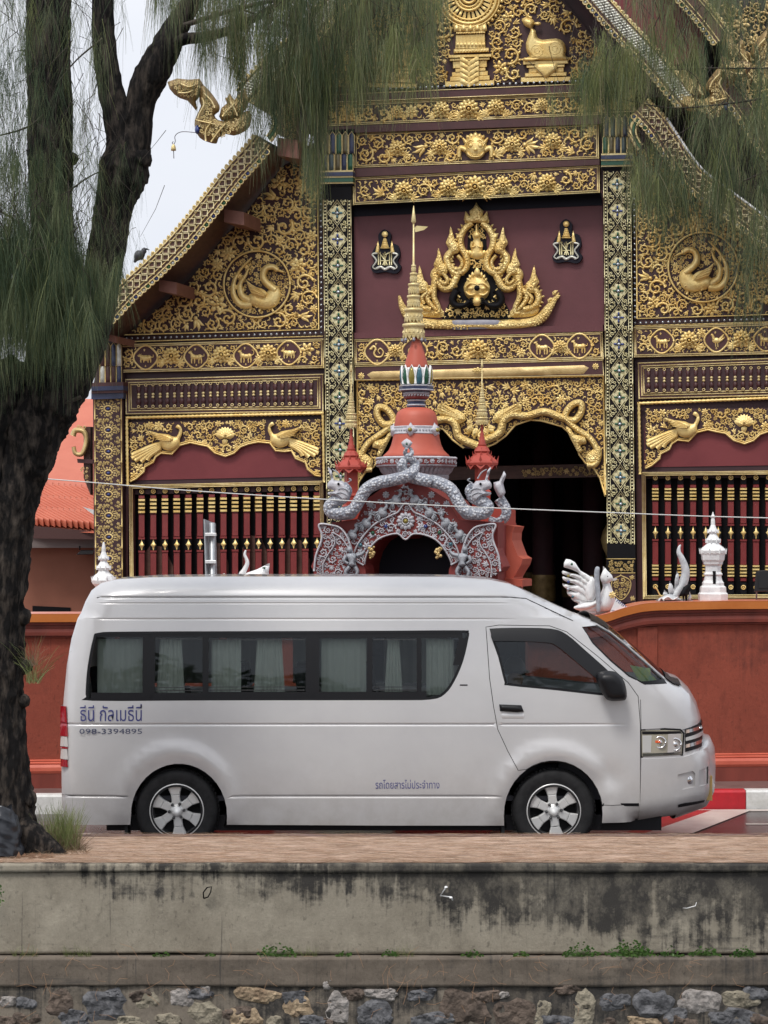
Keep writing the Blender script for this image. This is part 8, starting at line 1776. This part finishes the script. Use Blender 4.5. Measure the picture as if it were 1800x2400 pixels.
slab('eave_fascia', [(20, 1228), (330, 1254), (330, 1266), (20, 1261)], .1, .1, 'fascia_brown', hall, SH, nv=snv); slab('soffit_beam', [(20, 1261), (330, 1266), (330, 1284), (20, 1284)], -.2, .1, 'soffit_grey', hall, SH, nv=snv); slab('wall', [(-200, 1280), (420, 1280), (420, 1640), (-200, 1640)], -.5, .2, 'hall_wall', hall, SH, nv=snv); slab('vent', [(76, 1420), (165, 1424), (165, 1436), (76, 1434)], -.48, .05, 'black_paint', hall, SH, nv=snv)
mb = MB(); mb.prism(ZG((565, 1580), (600, 1545), (700, 1545), (690, 1580)), -.3, 0, 0, 2); lm = mb.build('wall_lamp', 'lamp_black', hall, mp=SH); mb = MB(); mb.tube([SH(*ZG((590, 1545))[0], -.1), SH(*ZG((590, 1515))[0], -.1)], .012, 6); mb.build('lamp_bracket', 'lamp_black', lm)
wf = thing('white_banner', SH(210, 1205, .5), 'white pointed sheet sticking out beside the orange roof and the outer pillar', 'sheet'); mb = MB(); q = [SH(*p, .5) for p in ZG((612, 1225), (700, 1250), (700, 1290))]; mb.add(q + [p + Vector((0, .01, 0)) for p in q], [(0, 1, 2), (5, 4, 3), (0, 1, 4, 3), (1, 2, 5, 4), (2, 0, 3, 5)], 0, False); mb.build('sheet', 'white_glaze', wf)
# ---------------------------------------------------------------- verge: grass, litter, weeds, bag
gr = Needles()
def blades(N, x0, x1, y, Y, n, Lr, mi, w=.002, lean=.35, droop=.5, z=ZP):
    for _ in range(n):
        x = rnd(x0, x1); p = at(x, y, Y + rnd(-.15, .15)); p.z = z; N.strand(p, (rnd(-lean, lean), rnd(-lean, lean), 1), rnd(*Lr), w * rnd(.7, 1.2), droop, mi, 4)
blades(gr, 85, 178, 1975, 16.45, 420, (.12, .36), 0, .0022); blades(gr, 60, 190, 1975, 16.4, 420, (.06, .22), 1, .002, .7); blades(gr, 130, 185, 1975, 16.5, 160, (.15, .38), 0, .002); blades(gr, -60, 30, 1975, 16.3, 200, (.06, .2), 0); blades(gr, -80, 205, 1975, 16.25, 420, (.03, .10), 1, .002, 1.2)
tag(gr.build('verge_grass', ['grass', 'dry_grass'], None), 'green and dry grass tuft round the foot of the tree', 'grass')
gr = Needles(); blades(gr, 62, 96, 1560, 16.3, 90, (.10, .42), 0, .0016, .5, .9, at(0, 1600, 16.3).z); blades(gr, 66, 90, 1500, 16.3, 40, (.1, .3), 1, .0015, .6, .9, at(0, 1560, 16.3).z); tag(gr.build('trunk_grass', ['grass', 'dry_grass'], None), 'thin grass sprouting from the side of the tree trunk', 'grass')
mb = MB()
for i in range(260): x, y = rnd(-60, 190), rnd(-.35, .3); mb.dome(((x - CX) * 16.3 / F, 16.3 + y, ZP - .01), rnd(.02, .06), rnd(.015, .06) * max(.2, 1 - abs(x - 60) / 140), 0, 6, 1)
tag(mb.build('soil_mound', 'litter_dark'), 'brown soil and roots heaped under the grass tuft', 'soil', kind='stuff')
lt = Needles()
for i in range(16000):
    x, y = rnd(-3.6, 3.6), YN + .03 + 1.5 * rnd() ** 1.3; a = rnd(-.35, .35) + (pi if rnd() < .5 else 0); p = Vector((x, y, ZP + .003 + rnd(0, .012))); L = rnd(.06, .22); o = len(lt.v); d = Vector((cos(a), sin(a) * .8, rnd(-.02, .03))); q = Vector((-sin(a), cos(a), 0)) * rnd(.0008, .002)
    c = q.normalized() * rnd(-.015, .015); lt.v += [tuple(p - q), tuple(p + q), tuple(p + d * L / 2 + c - q), tuple(p + d * L / 2 + c + q), tuple(p + d * L - q), tuple(p + d * L + q)]; lt.f += [(o, o + 1, o + 3, o + 2), (o + 2, o + 3, o + 5, o + 4)]; lt.m += [1 if rnd() < .30 else 2 if rnd() < .35 else 0] * 2
for i in range(150):
    x = rnd(-3.2, 3.2); z = rnd(-.60, -.37) if rnd() < .8 else rnd(-.9, -.6); y = YN - .118 - (.0 if z > -.58 else -.015); a = rnd(0, 6.28); L = rnd(.05, .16); p = Vector((x, y, z)); o = len(lt.v); d = Vector((cos(a), -.02, sin(a))); c = Vector((-sin(a), 0, cos(a))) * rnd(-.03, .03); q = Vector((-sin(a), 0, cos(a))) * .001
    lt.v += [tuple(p - q), tuple(p + q), tuple(p + d * L / 2 + c - q), tuple(p + d * L / 2 + c + q), tuple(p + d * L - q), tuple(p + d * L + q)]; lt.f += [(o, o + 1, o + 3, o + 2), (o + 2, o + 3, o + 5, o + 4)]; lt.m += [0, 0]
tag(lt.build('needle_litter', ['needle_litter', 'litter_dark', 'litter_pale'], None), 'fallen dry needles strewn over the pavement and ledge', 'litter')
def weed(px, py, n, s, label, grassy=False):
    p = at(px, py, YN - .03); p.z = -.385; r = thing('weed', p, label, 'weed', 'weeds rooted in the crack of the retaining wall'); N = Needles(); mb = MB()
    for i in range(n):
        a = rnd(0, 6.28); rr = s * sqrt(rnd()); c = p + Vector((rr * cos(a), min(.0, rr * .35 * sin(a) - .02), rnd(.03, .75) * s * (1.2 - rr / s))); L = rnd(.012, .026); t = Vector((cos(a), rnd(-.8, -.1), rnd(-.2, .7))).normalized(); q = t.cross(Vector((rnd(-.3, .3), 1, .3))).normalized() * L * .45
        if grassy: N.strand(p + Vector((rnd(-s, s), -.02, 0)), (rnd(-.5, .5), rnd(-.4, .1), 1), rnd(.03, .10), .0012, .8, 0); continue
        mb.add([c, c + t * L * .5 + q, c + t * L, c + t * L * .5 - q, c + t * L * .5 + Vector((0, -.003, .003))], [(0, 1, 4), (1, 2, 4), (2, 3, 4), (3, 0, 4)], 0, True)
        if i % 3 == 0: mb.tube([p + Vector((rnd(-.3, .3) * s, 0, 0)), c], .0012, 3)
    if grassy: o = N.build('blades', ['grass'], r); o['kind'] = 'stuff'
    else: mb.build('leaves', 'weed', r)['kind'] = 'stuff'
for px, n, s, lab, gsy in ((60, 50, .09, 'thin grass tuft at the far left of the retaining wall crack', True), (184, 70, .10, 'grass tuft in the wall crack below the tree', True), (380, 26, .05, 'tiny weed in the wall crack below the rear wheel', False), (490, 14, .04, 'tiny sprig in the wall crack left of centre', False), (650, 90, .14, 'low creeping weed in the wall crack below the van middle', False), (705, 60, .12, 'wispy grass beside the creeping weed in the wall crack', True), (808, 34, .05, 'bright small leafy weed in the wall crack near the photo centre', False),
                           (912, 40, .06, 'lime green sprig in the wall crack right of centre', False), (950, 50, .07, 'fine grass tuft right of the lime green sprig', True), (1106, 44, .07, 'flat leafy weed below the front wheel', False), (1220, 34, .05, 'upright leafy sprig in the wall crack below the bumper', False), (1362, 110, .13, 'spreading leafy weed left of the biggest weed clump', False), (1475, 240, .17, 'largest leafy weed clump along the retaining wall crack', False), (1572, 50, .09, 'low weed just right of the biggest clump', False), (1650, 90, .11, 'straggling weed second from the right end of the crack', False), (1742, 90, .09, 'tall leafy weed nearest the right edge of the crack', False)): weed(px, 2236, n, s, lab, gsy)
p = at(-8, 2095, YN - .03); w_ = thing('weed', p, 'leafy weed on the wall face at the left edge', 'weed', 'weeds rooted in the crack of the retaining wall'); mb = MB()
for i in range(70): c = p + Vector((rnd(-.06, .05), -.03 - rnd(0, .02), rnd(-.07, .07))); t = Vector((rnd(-1, 1), -.6, rnd(-.5, 1))).normalized() * .022; q = Vector((t.z, 0, -t.x)) * .4; mb.add([c, c + t * .5 + q, c + t, c + t * .5 - q], [(0, 1, 2), (0, 2, 3)], 0, True)
mb.build('leaves', 'weed', w_)['kind'] = 'stuff'
# rubbish bag
pb = at(5, 1985, 16.05); pb.z = ZP; bg_ = thing('rubbish_bag', pb, 'crumpled black rubbish bag leaning against the tree trunk', 'bag'); mb = MB(); n = 40; m2_ = 26; vs = []
for j in range(m2_ + 1):
    t = j / m2_
    for i in range(n):
        a = 2 * pi * i / n; r = (.155 * (1 - .35 * t) if t < .78 else .10 * (1 - (t - .78) * 1.2)) * (1 + .14 * noise.fractal(Vector((cos(a) * 2.2, sin(a) * 2.2, t * 5)), 1, 2, 3) + .05 * noise.noise(Vector((cos(a) * 5, sin(a) * 5, t * 14)))); vs.append((pb.x + r * cos(a), pb.y + r * sin(a) * .8, pb.z + .36 * t + .02 * sin(a * 3)))
mb.add(vs, [(j * n + i, j * n + (i + 1) % n, (j + 1) * n + (i + 1) % n, (j + 1) * n + i) for j in range(m2_) for i in range(n)] + [tuple(range(m2_ * n, (m2_ + 1) * n))]); mb.build('bag', 'bag', bg_)
# bolts and hooks left in the wall face
def fix(label, cat, name, P, r, m): o = thing(name, P[0], label, cat); mb = MB(); mb.tube(P, r, 6); mb.build('rod', m, o); return o
z8 = lambda x, y, w=.03: at(900 + .5425 * x, 1940 + .5425 * y, YN - w)
o = fix('white bent steel bracket sticking out of the stained concrete wall', 'bracket', 'wall_bracket', [z8(268, 258, .10), z8(243, 293, .02), z8(292, 300, .10), z8(296, 314, .10)], .006, 'steel_white'); mb = MB(); [mb.dome((q.x, q.y, q.z), .014, .012, 0, 8, 2) for q in (z8(268, 258, .11), z8(289, 303, .11))]; mb.build('bolt_head', 'steel_white', o)
fix('small pale wire hook on the dark stained wall at the right', 'hook', 'wall_hook', [z8(1292, 347, .03), z8(1308, 348, .06), z8(1345, 338, .07), z8(1350, 322, .05)], .0035, 'steel_white')
z9 = lambda x, y, w=.03: at(.5425 * x, 1940 + .5425 * y, YN - w)
fix('dark rusty iron ring hanging on the wall below the rear wheel', 'ring', 'iron_ring', [z9(880, 305, .03), z9(878, 280, .05), z9(895, 258, .06), z9(914, 255, .06), z9(910, 278, .06), z9(898, 300, .05), z9(880, 305, .03)], .005, 'black_paint')
# trees on the bank behind the viewer: seen only as reflections in glass and paint
N = MB()
for i in range(5200):
    x = rnd(-32, 32); top = 4.2 + 3.2 * noise.fractal(Vector((x * .16, 2.2, 0)), 1, 2, 3) + 1.6 * noise.noise(Vector((x * .7, 9, 0))); z = rnd(.9, max(1.4, top)); y = -14 + rnd(-2, 2); t = Vector((rnd(-1, 1), rnd(-1, 1), rnd(-1, 1))).normalized() * rnd(.2, .5); q = t.cross(Vector((rnd(-1, 1), rnd(-1, 1), rnd(-1, 1)))).normalized() * rnd(.12, .3); c = Vector((x, y, z)); N.add([c - t, c + q, c + t, c - q], [(0, 1, 2, 3)], 0, False)
tag(N.build('tree_line', 'needle_dark'), 'dark line of trees on the bank behind the viewer', 'trees', kind='stuff')
bpy.context.view_layer.update()
